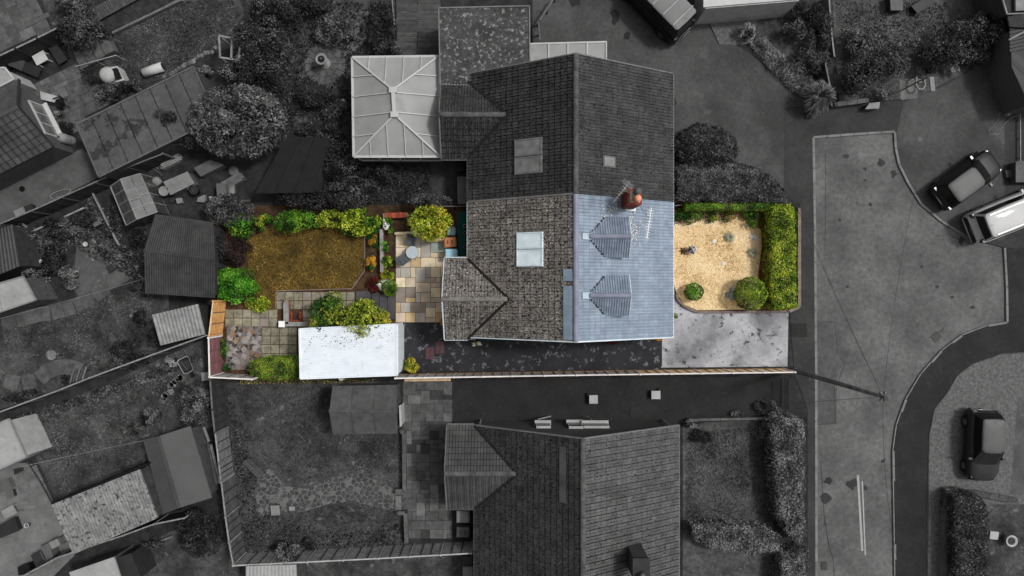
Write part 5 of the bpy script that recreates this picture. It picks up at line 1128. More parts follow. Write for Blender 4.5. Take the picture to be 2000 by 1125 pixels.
for a in (('flowering_plant', 'white-flowered plant above the retaining wall', 757, 441, 14, 17, .8, ['lf_green', 'lf_white'], .09), ('flowering_plant', 'green plant below the white-flowered one in the raised bed', 751, 482, 13, 11, .6, 'lf_bright', .09), ('flowering_plant', 'yellow-green plant in the middle of the raised bed', 756, 509, 13, 16, .6, ['lf_lime', 'lf_green'], .09), ('flowering_plant', 'yellow-green plant next to the clipped ball', 757, 538, 14, 12, .6, ['lf_lime', 'lf_yellow'], .09), ('flowering_plant', 'drift of small white flowers around the clipped ball', 751, 557, 16, 14, .45, ['lf_white', 'lf_green'], .08), ('ball_bush', 'dark clipped ball at the foot of the raised bed', 761, 563, 15, 15, .8, ['lf_green', 'lf_olive'], .06), ('red_shrub', 'dark red leaved shrub beside the dark steps', 731, 556, 14, 16, .6, 'lf_red', .10), ('leafy_shrub', 'rounded olive shrub left of the retaining wall', 729, 514, 14, 16, .7, ['lf_dark', 'lf_autumn'], .10), ('leafy_shrub', 'dark spiky-leaved plant between lime shrub and white flowers', 737, 437, 16, 18, .8, ['lf_dark', 'lf_green'], .12), ('flowering_plant', 'yellow and orange flowers beside the retaining wall', 729, 470, 14, 14, .45, ['lf_dark', 'lf_autumn'], .09), ('yellow_shrub', 'golden shrub at the garage corner by the long fence', 803, 714, 16, 16, .9, ['lf_yellow', 'lf_olive'], .10), ('weeds', 'green weeds at the foot of the maroon fence', 437, 680, 8, 18, .5, ['lf_dark', 'lf_green'], .10), ('weeds', 'green weeds by the corner of maroon and white fences', 442, 718, 9, 8, .4, 'lf_dark', .10), ('weeds', 'bright green sprig at the rear corner of the gable end', 931, 672, 10, 5, .4, ['lf_green', 'lf_white'], .08), ('weeds', 'orange autumn sprig at the front corner of the gable end', 1283, 662, 11, 4, .5, 'lf_autumn', .08), ('weeds', 'red sprig under the eave of the blue tiled slope', 1198, 669, 13, 4, .5, 'lf_red', .09), ('weeds', 'lime green sprig under the front gutter', 1318, 617, 6, 6, .4, 'lf_lime', .08), ('weeds', 'green leafy sprig at the corner of rear wing and patio', 869, 536, 6, 10, .5, 'lf_lime', .08), ('weeds', 'yellow leaved sprig at the lower corner of the rear wing', 866, 630, 6, 8, .5, 'lf_autumn', .08)):
    n_, l_, x, y, rx, ry, h, m, lf = a; bush(n_, l_, x, y, rx, ry, h, m, lf, 1.2, stem='bark_brown', cat='plant', ball=n_ == 'ball_bush')
scatter('weeds', 'mossy weeds and dead leaves under the hedge by the garage', 'weeds', [(470, 742), (590, 742), (740, 740), (700, 748), (470, 750)], 700, .09, ['lf_straw', 'lf_dark'], .15, .08, .5)
# greyed shrubs just across the north boundary
for a in (('leafy_shrub', 'dull grey shrub left of the light green corner shrub', 447, 412, 48, 34, 1.8, 'lg_mid', .13), ('leafy_shrub', 'grey shrub mass beyond the rounded green shrub', 600, 392, 60, 24, 1.9, 'lg_dark', .13), ('leafy_shrub', 'twiggy grey shrub beyond the lime green shrub', 690, 380, 56, 34, 1.9, ['lg_dark', 'lg_mid'], .14), ('leafy_shrub', 'grey shrub behind the yellow-green patio tree', 836, 394, 46, 16, 2.0, 'lg_mid', .13), ('leafy_shrub', 'grey shrub between brown lawn corner and black shed', 408, 548, 18, 30, 1.5, 'lg_mid', .13), ('leafy_shrub', 'dark shrub behind the purple shrub by the black shed', 425, 490, 22, 40, 1.4, 'lg_dark', .13)):
    n_, l_, x, y, rx, ry, h, m, lf = a; bush(n_, l_, x, y, rx, ry, h, m, lf, .9)
# ---------------------------------------------------------------- vehicles
def loftmesh(secs, mat_, name, parent, R, cap=True, smooth=True):
    n = len(secs[0]); mb = MB(); mb.add([R @ Vector(p) for s in secs for p in s], [[i*n+k, i*n+k+1, (i+1)*n+k+1, (i+1)*n+k] for i in range(len(secs)-1) for k in range(n-1)]+([list(range(n)), [(len(secs)-1)*n+k for k in range(n)]] if cap else []))
    return mb.build(name, mat_, parent, smooth)
def car(name, label, px, py, ang, L, Wd, Ht, paint, roof, cat='car', style='hatch', rails=False, roofbars=False, z0=.03, zref=.8, plate=True):
    c = W(px, py, zref); t = thing(name, label, cat, (c.x, c.y, z0), None, math.radians(ang)); R = Matrix.Translation((c.x, c.y, z0)) @ Matrix.Rotation(math.radians(ang), 4, 'Z')
    hw = Wd/2; van = style == 'van'; suv = style == 'suv'
    belt = Ht*(.62 if not van else .56); bon = Ht*(.58 if not van else .6); nose = Ht*.47
    ts = [(-.5, .80, .62), (-.488, .88, .80), (-.46, .95, .96), (-.40, .985, 1), (-.25, 1, 1), (0, 1, 1), (.2, .995, 1), (.27, .985, bon/belt), (.36, .96, (bon*.97)/belt), (.43, .90, (nose*1.08)/belt), (.475, .80, nose/belt), (.497, .62, nose*.86/belt)]
    secs = []
    for x, w, tp in ts:
        w *= hw; z = belt*tp; secs.append([(x*L, -w*.93, .2), (x*L, -w, .36), (x*L, -w*1.0, z*.72), (x*L, -w*.95, z*.93), (x*L, -w*.84, z), (x*L, -w*.4, z*1.015), (x*L, 0, z*1.02), (x*L, w*.4, z*1.015), (x*L, w*.84, z), (x*L, w*.95, z*.93), (x*L, w, z*.72), (x*L, w, .36), (x*L, w*.93, .2)])
    loftmesh(secs, paint, 'body', t, R)
    xb0, xb1 = -.47*L, (.25 if not van else .33)*L; xt0, xt1 = (-.40 if style == 'hatch' else -.44)*L, (.06 if style == 'hatch' else .09 if suv else .18)*L; wt = hw*(.70 if not van else .8); wb = hw*.88
    # cabin frame, four corner pillars as the lofted shell
    def ring(f, ex=0):
        x0, x1 = xb0+(xt0-xb0)*f, xb1+(xt1-xb1)*f; w = wb+(wt-wb)*f; z = belt*.99+(Ht*.97-belt*.99)*f; cr = .10
        return [(x0+ex, -w+cr, z), (x0+cr+ex, -w, z), ((x0+x1)/2, -w-.02, z), (x1-cr*1.6, -w, z), (x1, -w*.72, z), (x1+.03, 0, z), (x1, w*.72, z), (x1-cr*1.6, w, z), ((x0+x1)/2, w+.02, z), (x0+cr+ex, w, z), (x0+ex, w-cr, z), (x0-.02+ex, 0, z)]
    def shell(a, b, nm, m, par, k=1.0):
        A, B = ring(a), ring(b); mb = MB(); n = 12; mb.add([R @ Vector(p) for p in A+B], [[i, (i+1) % n, n+(i+1) % n, n+i] for i in range(n)]); return mb.build(nm, m, par, True)
    cab = shell(0, 1, 'cabin', paint, t)
    rt = ring(1.0); n = 12
    rings_ = [[(p[0], p[1], p[2]) for p in rt]]
    for f_, zz_ in ((.95, .988), (.86, 1.0), (.5, 1.012), (.15, 1.015)): rings_.append([((xt0+xt1)/2+(p[0]-(xt0+xt1)/2)*f_, p[1]*f_, Ht*zz_) for p in rt])
    rf = MB().add([R @ Vector(p) for rg in rings_ for p in rg], [[q*n+i, q*n+(i+1) % n, (q+1)*n+(i+1) % n, (q+1)*n+i] for q in range(4) for i in range(n)]+[[4*n+i for i in range(n)]]).build('roof', roof, t, True)
    def pane(nm, i, f0, f1, u0=0.08, u1=.92):
        A, B = ring(f0), ring(f1); k = len(i); q0 = [Vector(A[j]) for j in i]; q1 = [Vector(B[j]) for j in i]
        cen = Vector(((xb0+xb1)/2, 0, belt)); 
        def off(p): d = (p-cen); d.z = abs(d.z)*.5; return p+d.normalized()*.018
        a, b = list(map(off, q0)), list(map(off, q1))
        MB().add([R @ p for p in a+b], [[j, j+1, k+j+1, k+j] for j in range(k-1)]).build(nm, 'glass_dark', cab)
    pane('windscreen', [4, 5, 6], .06, .93); pane('rear_window', [10, 11, 0], .12, .88)
    if not van:
        for s in ((1, 2), (2, 3)): pane('side_window', list(s), .12, .86)
        for s in ((7, 8), (8, 9)): pane('side_window', list(s), .12, .86)
    else: pane('side_window', [2, 3], .12, .86); pane('side_window', [7, 8], .12, .86)
    wr = .32 if not (suv or van) else .37
    for x in (-.31, .31):
        for s in (-1, 1):
            y = s*(hw-.08); M = R @ Matrix.Translation((x*L, y, wr)) @ Matrix.Rotation(math.pi/2, 4, 'X')
            prof = [(wr*.62, -.1), (wr*.95, -.1), (wr, -.06), (wr, .06), (wr*.95, .1), (wr*.62, .1)]; mb = MB(); mb.lathe(prof, (0, 0, 0), 20); mb.v = [tuple(M @ Vector(v)) for v in mb.v]; wh = mb.build('wheel', 'rubber', t, True)
            mb = MB(); mb.lathe([(wr*.6, -.105), (wr*.6, .105)], (0, 0, 0), 16); mb.v = [tuple(M @ Vector(v)) for v in mb.v]; mb.build('rim', 'rim', wh)
            MB().box(None, (wr*2.3, .06, wr*1.0), M=R @ Matrix.Translation((x*L, s*(hw-.02), wr*1.05))).build('wheel_arch', 'black', t)
    for s in (-1, 1):
        MB().box(None, (.2, .24, .1), M=R @ Matrix.Translation((.425*L, s*hw*.68, nose*.97)) @ Matrix.Rotation(s*-.35, 4, 'Z')).build('headlight', 'lamp_clear', t)
        MB().box(None, (.1, .2, .32 if suv else .2), M=R @ Matrix.Translation((-.478*L, s*hw*.78, belt*.86))).build('tail_light', 'lamp_red', t)
        MB().box(None, (.12, .2, .13), M=R @ Matrix.Translation((.17*L if not van else .25*L, s*(hw+.08), belt*1.03))).build('mirror', paint, t)
        if rails: MB().beam(R @ Vector((xt0+.2, s*wt*.86, Ht+.03)), R @ Vector((xt1-.2, s*wt*.86, Ht+.03)), .04, .04).build('roof_rail', 'steel', t)
    MB().box(None, (.1, Wd*.82, .22), M=R @ Matrix.Translation((-.497*L, 0, .48))).build('bumper', 'dark_g' if paint == 'paint_white' else paint, t); MB().box(None, (.1, Wd*.7, .2), M=R @ Matrix.Translation((.487*L, 0, .42))).build('bumper', 'dark_g' if paint == 'paint_white' else paint, t)
    if plate: MB().box(None, (.02, .5, .11), M=R @ Matrix.Translation((-.513*L, 0, .72)) @ Matrix.Rotation(-.5, 4, 'Y')).build('number_plate', 'pale_g', t)
    if roofbars:
        for f in (.12, .38, .64, .9): x = xt0+(xt1-xt0)*f; MB().beam(R @ Vector((x, -wt, Ht+.07)), R @ Vector((x, wt, Ht+.07)), .05, .04).build('roof_bar', 'white_g', t)
    MB().tube([R @ Vector((xt0+.2, 0, Ht)), R @ Vector((xt0+.05, 0, Ht+.16))], .008, 5).build('antenna', 'black', t)
    return t
car('hatchback_car', 'black hatchback parked on the tarmac yard beside the white car', 1890, 350, 36, 4.05, 1.74, 1.5, 'paint_black', 'roof_black_sheen', z0=.13)
car('estate_car', 'white tall car with black rear glass parked beside the black hatchback', 1972, 419, 22, 4.7, 1.95, 1.8, 'paint_white', 'paint_white', style='suv', rails=True, z0=.13)
car('compact_car', 'shiny black compact car parked on the pale gravel drive', 1921, 870, -92, 4.1, 1.78, 1.52, 'paint_dark', 'roof_black_sheen', z0=.13)
car('van', 'black van with sky-sheen roof and roof bars on the shared driveway', 1279, 4, 134, 5.0, 1.95, 2.0, 'paint_black', 'roof_sky_sheen', 'van', 'van', roofbars=True, z0=.12)
# ---------------------------------------------------------------- street furniture
b = W(1545, 722, .1); zt = 10.3; tp = W(1736, 776, zt); 
po = thing('telegraph_pole', 'tall weathered wooden telegraph pole at the end of the long fence', 'pole', (b.x, b.y, .1))
MB().tube([(b.x, b.y, 0), (b.x, b.y, 3.4), (b.x, b.y, 7), (b.x, b.y, zt)], [.14, .13, .11, .095], 12).build('shaft', 'pole', po, True)
for i in range(9): z = 2.6+i*.75; s = 1 if i % 2 else -1; MB().tube([(b.x-.0, b.y+.14*s, z), (b.x, b.y+.3*s, z)], .018, 6).build('step_peg', 'pale_g', po)
for k in range(6):
    a = k*1.05; q = (b.x+.2*math.cos(a), b.y+.2*math.sin(a), zt-.35); MB().beam((b.x, b.y, zt-.35), q, .04, .04).build('bracket', 'iron', po); MB().lathe([(.03, -.08), (.05, -.03), (.05, .03), (.03, .08)], q, 8).build('insulator', 'pale_g', po)
MB().lathe([(.13, 0), (.15, .05), (.02, .12)], (b.x, b.y, zt), 12).build('cap', 'mid_g', po)
mat('wire', C(44), rough=.6)
ends = [((1425, 40), 4.5, 'overhead wire from the telegraph pole towards the van driveway'), ((1436, 48), 4.2, 'overhead wire running beside the one towards the van driveway'), ((1876, 40), 5.5, 'overhead wire from the telegraph pole over the open road'), ((1330, 825), 3.0, 'overhead wire from the telegraph pole to the lower house'), ((1790, 1250), 5.0, 'overhead wire from the telegraph pole down the street')]
for (x, y), z, l in ends:
    e = W(x, y, z); a = Vector((b.x, b.y, zt-.3)); pts = [a.lerp(e, t)+Vector((0, 0, -.9*4*t*(1-t))) for t in [i/14 for i in range(15)]]
    tag(MB().tube(pts, .008, 5).build('overhead_wire', 'wire'), l, 'wire', 'telephone wires')
# street lamp
lb = W(1716, 199, .1); lh = 4.9; hd = W(1812, 145, lh)
sl = thing('street_lamp', 'pale street lamp column with bent head by the paving slabs', 'street lamp', (lb.x, lb.y, .1))
MB().tube([(lb.x, lb.y, .0), (lb.x, lb.y, .9), (lb.x, lb.y, .92), (lb.x, lb.y, lh-.1), (lb.x+.15, lb.y-.12, lh)], [.09, .09, .05, .04, .04], 10).build('column', 'lamp_metal', sl, True)
MB().tube([(lb.x, lb.y, lh-.15), (lb.x+.1, lb.y-.1, lh), (lb.x+.14, lb.y-.5, lh+.05)], [.05, .05, .05], 8).build('arm', 'lamp_metal', sl, True)
MB().box((lb.x+.13, lb.y-.42, lh+.06), (.22, .72, .1), .1).build('lamp_head', 'pale_g', sl); MB().box((lb.x+.13, lb.y-.45, lh-.005), (.16, .5, .03), .1).build('lens', 'lamp_clear', sl)
# hoop rail, low wall, step by the lamp
c = W(1797, 165, .6); hp = thing('hoop_rail', 'pale looped metal hoop beside the street lamp head', 'hoop', (c.x, c.y, .12))
pts = [(c.x-.2, c.y+.55, .12), (c.x-.2, c.y+.4, .6), (c.x-.25, c.y-.05, .62), (c.x-.1, c.y-.28, .62), (c.x+.15, c.y-.28, .62), (c.x+.28, c.y-.05, .62), (c.x+.25, c.y+.3, .6), (c.x+.25, c.y+.35, .12)]; MB().tube(pts, .06, 8).build('hoop', 'lamp_metal', hp, True)
MB().box((c.x-.2, c.y+.5, .13), (.2, .2, .05)).build('foot', 'lamp_metal', hp); MB().box((c.x+.25, c.y+.35, .13), (.2, .2, .05)).build('foot', 'lamp_metal', hp)
wall('garden_wall', 'low weathered wall from the spiky palm to the lamp', [(1634, 204), (1694, 196)], .2, .45, 'brick_g2', 'wall_cap_g')
solid('electric_cabinet', 'pale sloping-lidded cabinet against the low wall near the lamp', 'cabinet', [(1698, 201), (1719, 199), (1717, 212), (1690, 213)], .6, 'mid_g', top='pale_g')
# wire gate at the end of the lower alley
c = W(1541, 770, .6); gt = thing('metal_gate', 'black bar gate at the mouth of the lower dark alley', 'gate', (c.x, c.y, .12))
for y0, y1 in ((742, 768), (770, 800)):
    a, e = W(1541, y0, 1.1), W(1541, y1, 1.1)
    for z in (.25, 1.1): MB().beam((a.x, a.y, z), (e.x, e.y, z), .04, .04).build('rail', 'black', gt)
    for i in range(9): p = a.lerp(e, i/8); MB().beam((p.x, p.y, .2), (p.x, p.y, 1.2), .02, .02).build('bar', 'black', gt)
# ---------------------------------------------------------------- right side: building corner, pots, hose
rb = thing('porch_building', 'dark tiled porch and brick corner at the right edge of the yard', 'building', tuple(W(2040, 100, .1)))
MB().prism(PW([(1974, 60), (2100, 40), (2100, 205), (2010, 205), (1976, 130)], 2.2), .1, 2.2).build('wall', 'brick_g2', rb); P = [W(*p, 2.5) for p in ((1968, 32), (2110, 10), (2110, 60), (1972, 52))]
MB().add(P+[p-Vector((0, 0, .1)) for p in P], [[0, 1, 2, 3], [4, 5, 1, 0], [5, 6, 2, 1], [6, 7, 3, 2], [7, 4, 0, 3]]).build('roof', 'felt_dark', rb)
for i in range(8): a, e = W(1972, 50+i*7, 2.3), W(2100, 20+i*7, 2.35); MB().beam(a, e, .16, .03).build('roof_tile_row', 'dark_g', rb)
MB().beam(W(1970, 78, 2.4), W(2060, 30, 2.4), .08, .08).build('gutter', 'pale_g', rb)
flat_roof('garage', 'dark flat-roofed outbuilding with pale skylight at the top right edge', [(1940, -60), (2100, -60), (2100, 22), (1966, 28)], 2.4, 'felt_dark', 'brick_g', edge='pale_g')
solid('skylight_box', 'pale square skylight on the dark flat-roofed outbuilding', 'skylight', [(1984, -30), (2040, -30), (2040, 19), (1984, 21)], 2.6, 'pale_g', 2.38, top='pale_g')
pot('plant_pot', 'empty pale round pot, upper of two by the right building', 1984, 123, 7, .4, 'pale_g', fill='black'); pot('plant_pot', 'empty pale round pot, lower of two by the right building', 1984, 139, 7, .4, 'pale_g', fill='black')
solid('white_box', 'bright white storage box at the right edge of the yard', 'box', [(1973, 183), (1990, 180), (1992, 203), (1974, 206)], .6, 'white_g')
solid('hose_box', 'small pale hose box with trailing hose at the yard edge', 'box', [(1963, 216), (1976, 206), (1982, 218), (1970, 227)], .4, 'pale_g')
hz = [W(x, y, .15) for x, y in ((1968, 214), (1952, 222), (1945, 240), (1930, 255), (1932, 262), (1950, 262), (1958, 245), (1975, 230), (1995, 222))]; tag(MB().tube(hz, .02, 6).build('garden_hose', 'pale_g', smooth=True), 'thin pale hose looping on the dark tarmac', 'hose')
patch('brick_paving', [(1980, 220), (2060, 195), (2060, 232), (1988, 235)], 'brick_g2')
solid('brick_pier', 'low brick pier at the nose of the black hatchback', 'pier', [(1984, 315), (2040, 312), (2040, 355), (1984, 356)], .7, 'brick_g2', top='wall_cap_g'); solid('drain_box', 'small patterned stone box by the black hatchback', 'box', [(1964, 333), (1980, 330), (1982, 345), (1966, 347)], .3, 'mid_g')
wall('garden_wall', 'pale concrete wall beside the thick hedge on the gravel drive', [(1855, 962), (1852, 1050), (1851, 1140)], .4, .5, 'concrete_pale', 'wall_cap_g'); wall('garden_wall', 'low timber-topped wall between gravel drive and hedge lawn', [(1860, 960), (1915, 965), (1985, 978)], .25, .4, 'brick_g2', 'wood_g')
hedge('clipped_hedge', 'thick rounded grey hedge behind the pale concrete wall', [(1864, 968), (1885, 961), (1915, 968), (1932, 990), (1932, 1140), (1866, 1140)], 1.3, ['lg_dark', 'lg_light'], .095, 1.0)
c = W(1972, 1055, .4); bb = thing('bird_bath', 'pale round bird bath with a square plinth on the right lawn', 'bird bath', (c.x, c.y, .12)); MB().box((c.x-.75, c.y+.2, .16), (.5, .45, .1), -.1).build('plinth', 'white_g', bb); MB().lathe([(.2, 0), (.14, .2), (.3, .42), (.35, .45), (.3, .46), (.24, .42)], (c.x, c.y, .12), 20).build('bowl', 'white_g', bb, True); MB().lathe([(.22, 0), (.22, .01)], (c.x, c.y, .545), 16).build('water', 'dark_g', bb)
# ---------------------------------------------------------------- lower garden
SH = [(645, 752), (776, 750), (776, 846), (648, 849)]
pitched('garden_shed', 'grey felt-roofed shed with three roof strips on the lower lawn', [(650, 848), (778, 846), (776, 752), (649, 754)], [(643, 802), (774, 803)], 1.9, 2.5, 'felt_mid', 'wood_g', strips=3, ridge_m='felt_mid', bat=3)
solid('board', 'pale board leaning on the end of the felt-roofed shed', 'board', [(779, 793), (783, 790), (785, 832), (781, 834)], 1.3, 'white_g')
fence('panel_fence', 'weathered dark grey fence panels below the maroon fence', [(410, 742), (414, 800), (419, 845)], 1.8, 'wood_g_dark', cap_m='wood_g_light', group=None); fence('panel_fence', 'light grey fence panels beside the timber stack', [(420, 846), (427, 905), (431, 938)], 1.8, 'wood_g_light', cap_m='wood_g_pale'); fence('panel_fence', 'dull fence panels at the lower left corner of the lawn', [(432, 942), (440, 1010), (447, 1060), (455, 1103)], 1.8, 'wood_g', cap_m='wood_g_pale', post_m='wood_g_pale')
fence('panel_fence', 'pale grey fence with slanting battens along the lawn bottom', [(456, 1105), (600, 1098), (740, 1091), (921, 1081)], 1.85, 'wood_g_pale', cap_m='white_g', post_m='white_g', side=1)
wall('garden_wall', 'low stone wall between lower lawn and grey patio', [(783, 842), (789, 846), (790, 960)], .16, .45, 'brick_g2', 'wall_cap_g'); wall('garden_wall', 'short low wall below the lawn steps', [(777, 1002), (792, 1002), (794, 1060)], .16, .45, 'brick_g2', 'wall_cap_g'); solid('stone_pier', 'pale stone step piers between crazy paving and grey patio', 'pier', [(772, 956), (788, 956), (788, 966), (772, 966)], .6, 'mid_g', top='wall_cap_g'); block_ = root_struct('garden_steps', W(778, 982, .1)); c = W(778, 983, .2); block('step', block_, (c.x, c.y, .1), (.35, .9, .14), 0, 'slab_pale')
wheelie('pale grey wheeled bin against the rear wall of the lower house', 904, 1010, .68, .72, 'pale_g', h=1.05); wheelie('grey recycling bin with two dark slots behind the lower house', 904, 1040, .6, .72, 'mid_g', h=.9, slots=True)
solid('white_slab', 'white square slab in the middle of the dark lower alley', 'slab', [(1151, 772), (1167.5, 772), (1167.5, 788.5), (1151, 788.5)], .5, 'mid_g', top='white_g'); solid('white_slab', 'white square slab near the gate end of the dark lower alley', 'slab', [(1272.5, 763.5), (1290, 763.5), (1290, 779.5), (1272.5, 779.5)], .5, 'mid_g', top='white_g')
for x, y, l in ((1151, 772, 'small black pot behind the middle white slab'), (1290, 763, 'small black pot behind the white slab near the gate')): pot('plant_pot', l, x, y, 4.5, .25, 'black', fill='black')
solid('doormat_box', 'black square mat box by the side wall of the lower house', 'mat', [(1231, 796), (1253, 796), (1254, 815), (1231, 815)], .16, 'black')
solid('stone_plinth', 'pale stone plinth with small ornament at the end of crazy paving', 'plinth', [(528, 988), (545, 987), (547, 1006), (530, 1007)], .4, 'mid_g', top='pale_g'); solid('stone_block', 'small pale stone block on the crazy paving', 'block', [(564, 990), (575, 989), (576, 997), (565, 998)], .25, 'mid_g', top='pale_g')
c = W(493, 918, .4); bn = thing('garden_bench', 'weathered slatted timber bench at the end of the lawn fence', 'bench', (c.x, c.y, .14))
for k in range(4): o = Vector((.12*k*math.cos(.7), .12*k*math.sin(.7), 0)); MB().beam(c+o+Vector((-.5, .5, .15)), c+o+Vector((.45, -.45, .15)), .09, .03).build('slat', 'wood_g', bn)
for s in (-1, 1): p = c+Vector((-.4*s, .42*s, -.14)); MB().box((p.x+.12, p.y+.1, .33), (.5, .08, .42), .7).build('leg', 'wood_g', bn)
# front right lawn and hedges
hedge('tall_hedge', 'tall ragged grey hedge between front lawn and pavement', [(1506, 828), (1514, 814), (1550, 812), (1572, 826), (1574, 900), (1572, 1000), (1576, 1045), (1562, 1066), (1548, 1055), (1520, 1012), (1512, 930)], 1.5, ['lg_light', 'lg_pale'], .12, 1.0); hedge('tall_hedge', 'ragged grey hedge crossing between the two front lawns', [(1350, 1028), (1420, 1024), (1500, 1034), (1528, 1050), (1528, 1080), (1470, 1086), (1400, 1078), (1360, 1058)], 1.2, ['lg_light', 'lg_pale'], .12, 1.0); hedge('tall_hedge', 'ragged grey hedge end below the crossing hedge', [(1528, 1085), (1578, 1072), (1580, 1160), (1520, 1160)], 1.3, ['lg_light', 'lg_pale'], .12, 1.0)
wall('garden_wall', 'thin rail wall at the top of the hedged front lawn', [(1345, 820), (1510, 817)], .08, .4, 'brick_g2', 'wall_cap_g')
for a in (('flowering_plant', 'white-flowered plant at the corner of the lower house', 1357, 830, 26, 13, .5, ['lg_dark', 'lg_white'], .09), ('leafy_shrub', 'dark low shrub below the white-flowered corner plant', 1372, 852, 24, 15, .5, 'lg_dark', .11), ('leafy_shrub', 'pale tuft on the edge of the dark alley', 1440, 806, 16, 8, .4, 'lg_light', .10), ('leafy_shrub', 'weedy grey shrub by the alley gate', 1500, 795, 28, 14, .5, ['lg_mid', 'lg_dark'], .11)):
    n_, l_, x, y, rx, ry, h, m, lf = a; bush(n_, l_, x, y, rx, ry, h, m, lf, .9, cat='plant')
spiky('spiky_plant', 'spiky star-shaped plant near the top of the hedged lawn', 1482, 846, 18, .5, 'lg_light', 50, .14, w=.05)
bush('leafy_shrub', 'bushy shrub growing over the pale battened fence', 565, 1078, 26, 22, 1.9, ['lg_light', 'lg_mid'], .12, .9); bush('leafy_shrub', 'small dark shrub beside the bushy fence shrub', 606, 1060, 12, 14, .7, 'lg_dark', .11, .9)
for x, y in ((796, 966), (806, 1018), (808, 1032), (840, 982), (868, 972), (868, 990)): pass
# bottom edge
flat_roof('garden_shed', 'pale ribbed shed roof under the battened fence at the bottom', [(480, 1106), (578, 1103), (582, 1180), (480, 1180)], 2.1, 'roof_white_g', 'wood_g', 'shed', ribs=14, amp=.015)
wheelie('dark wheeled bin below the battened fence by the house', 913, 1095, .6, .6, 'dark_g', h=1.0); wheelie('pale wheeled bin at the bottom by the house wall', 914, 1117, .6, .6, 'pale_g', h=1.0)
bush('dark_shrub', 'broad dark shrub filling the bottom left corner by the fence', 395, 1040, 52, 46, 1.6, 'lg_dark', .13, .9)
# ---------------------------------------------------------------- upper middle gardens
bush('round_tree', 'large rounded grey-leaved tree beside the felt garage roof', 467, 238, 96, 72, 3.6, ['lg_mid', 'lg_light'], .20, 1.3, cat='tree', K=90, lump=.42, aspect=.42)
for a in (('dark_tree', 'dark leafy tree between white arbour and circular patio', 512, 95, 62, 58, 3.0, ['lg_mid', 'lg_dark'], .15, 'tree'), ('dark_tree', 'dark tree at the top edge above the arbour', 545, 28, 56, 40, 3.0, ['lg_dark', 'lg_mid'], .15, 'tree'), ('dark_tree', 'dark tangled tree below the white arbour', 520, 160, 55, 36, 2.4, 'lg_dark', .14, 'tree'), ('leafy_shrub', 'light speckled shrub above the circular patio', 655, 55, 44, 34, .9, ['lg_light', 'lg_mid'], .12, 'shrub'), ('leafy_shrub', 'big-leaved pale plant above the circular patio', 626, 66, 16, 14, .7, 'lg_light', .18, 'plant'), ('dark_shrub', 'dark shrub left of the slatted deck', 745, 60, 32, 50, 1.5, 'lg_dark', .14, 'shrub'), ('dark_shrub', 'dark shrub at the corner of deck and conservatory', 760, 95, 28, 16, 1.2, 'lg_mid', .13, 'shrub'), ('dark_shrub', 'dark low shrubs below the circular patio', 620, 190, 44, 26, .9, 'lg_dark', .13, 'shrub'), ('dark_shrub', 'dark low shrub beside the white garden lamp', 655, 215, 28, 24, .8, 'lg_mid', .13, 'shrub'), ('dark_shrub', 'dark shrub along the top edge by the gravel path', 600, 8, 60, 20, 1.2, 'lg_dark', .13, 'shrub'), ('dark_shrub', 'low plants beside the round tree and dark shed', 625, 262, 50, 16, .6, ['lg_mid', 'lg_dark'], .12, 'shrub'), ('twiggy_tree', 'twiggy dark tree over the junk yard by the garage', 362, 262, 50, 40, 2.2, 'lg_dark', .13, 'tree'), ('twiggy_tree', 'tangle of bare grey stems under the white arbour', 470, 140, 40, 26, 1.6, ['lg_mid', 'lg_light'], .11, 'tree'), ('leafy_shrub', 'grey shrub right of the dark flat shed', 660, 310, 44, 38, 1.5, ['lg_dark', 'lg_mid'], .13, 'shrub'), ('leafy_shrub', 'grey weedy shrub under the conservatory edge', 735, 345, 40, 26, 1.1, 'lg_dark', .13, 'shrub'), ('leafy_shrub', 'pale variegated shrub left of the round tree', 398, 142, 18, 14, 1.0, 'lg_pale', .11, 'shrub')):
    n_, l_, x, y, rx, ry, h, m, lf, ct = a; bush(n_, l_, x, y, rx, ry, h, m, lf, .85, cat=ct)
# white arbour
ar = thing('garden_arbour', 'pale timber arbour with a white seat among dark trees', 'arbour', tuple(W(448, 95, .1)))
A, B, Cc, D = [W(*p, 2.1) for p in ((428, 70), (470, 78), (466, 118), (430, 112))]
for p in (A, B, Cc, D): MB().beam((p.x, p.y, .1), (p.x, p.y, 2.1), .09, .09).build('post', 'wood_g_pale', ar)
for p, q in ((A, B), (D, Cc), (A, D), (A.lerp(B, .6), D.lerp(Cc, .6)), (B, Cc)): MB().beam(p, q, .09, .08).build('beam', 'wood_g_pale', ar)
mb = (A+B+Cc+D)/4; MB().box((mb.x-.1, mb.y-.3, .5), (.6, .8, .08), .1).build('seat', 'white_g', ar); MB().box((mb.x-.1, mb.y+.15, .8), (.6, .08, .6), .1).build('backrest', 'mid_g', ar)
c = W(632, 122, .5); ob = thing('stone_birdbath', 'pale round birdbath column at the centre of circular paving', 'bird bath', (cc.x, cc.y, .15)); MB().lathe([(.34, 0), (.34, .1), (.18, .16), (.16, .7), (.32, .82), (.34, .88), (.26, .88), (.2, .84)], (cc.x, cc.y, .15), 20).build('column', 'pale_g', ob, True); MB().lathe([(.2, 0), (.2, .01)], (cc.x, cc.y, .995), 16).build('water', 'black', ob); MB().lathe([(.05, 0), (.08, .08), (.02, .2)], (cc.x, cc.y, .99), 10).build('finial', 'mid_g', ob, True)
c = W(671, 199, .4); lm = thing('globe_lamp', 'small white globe lamp on a stalk in the dark bed', 'garden lamp', (c.x, c.y, .1)); MB().tube([(c.x, c.y, .08), (c.x, c.y, .4)], .02, 6).build('stalk', 'dark_g', lm); MB().lathe([(.02, -.15), (.11, -.11), (.15, 0), (.11, .11), (.02, .15)], (c.x, c.y, .5), 14).build('globe', 'white_bright', lm, True)
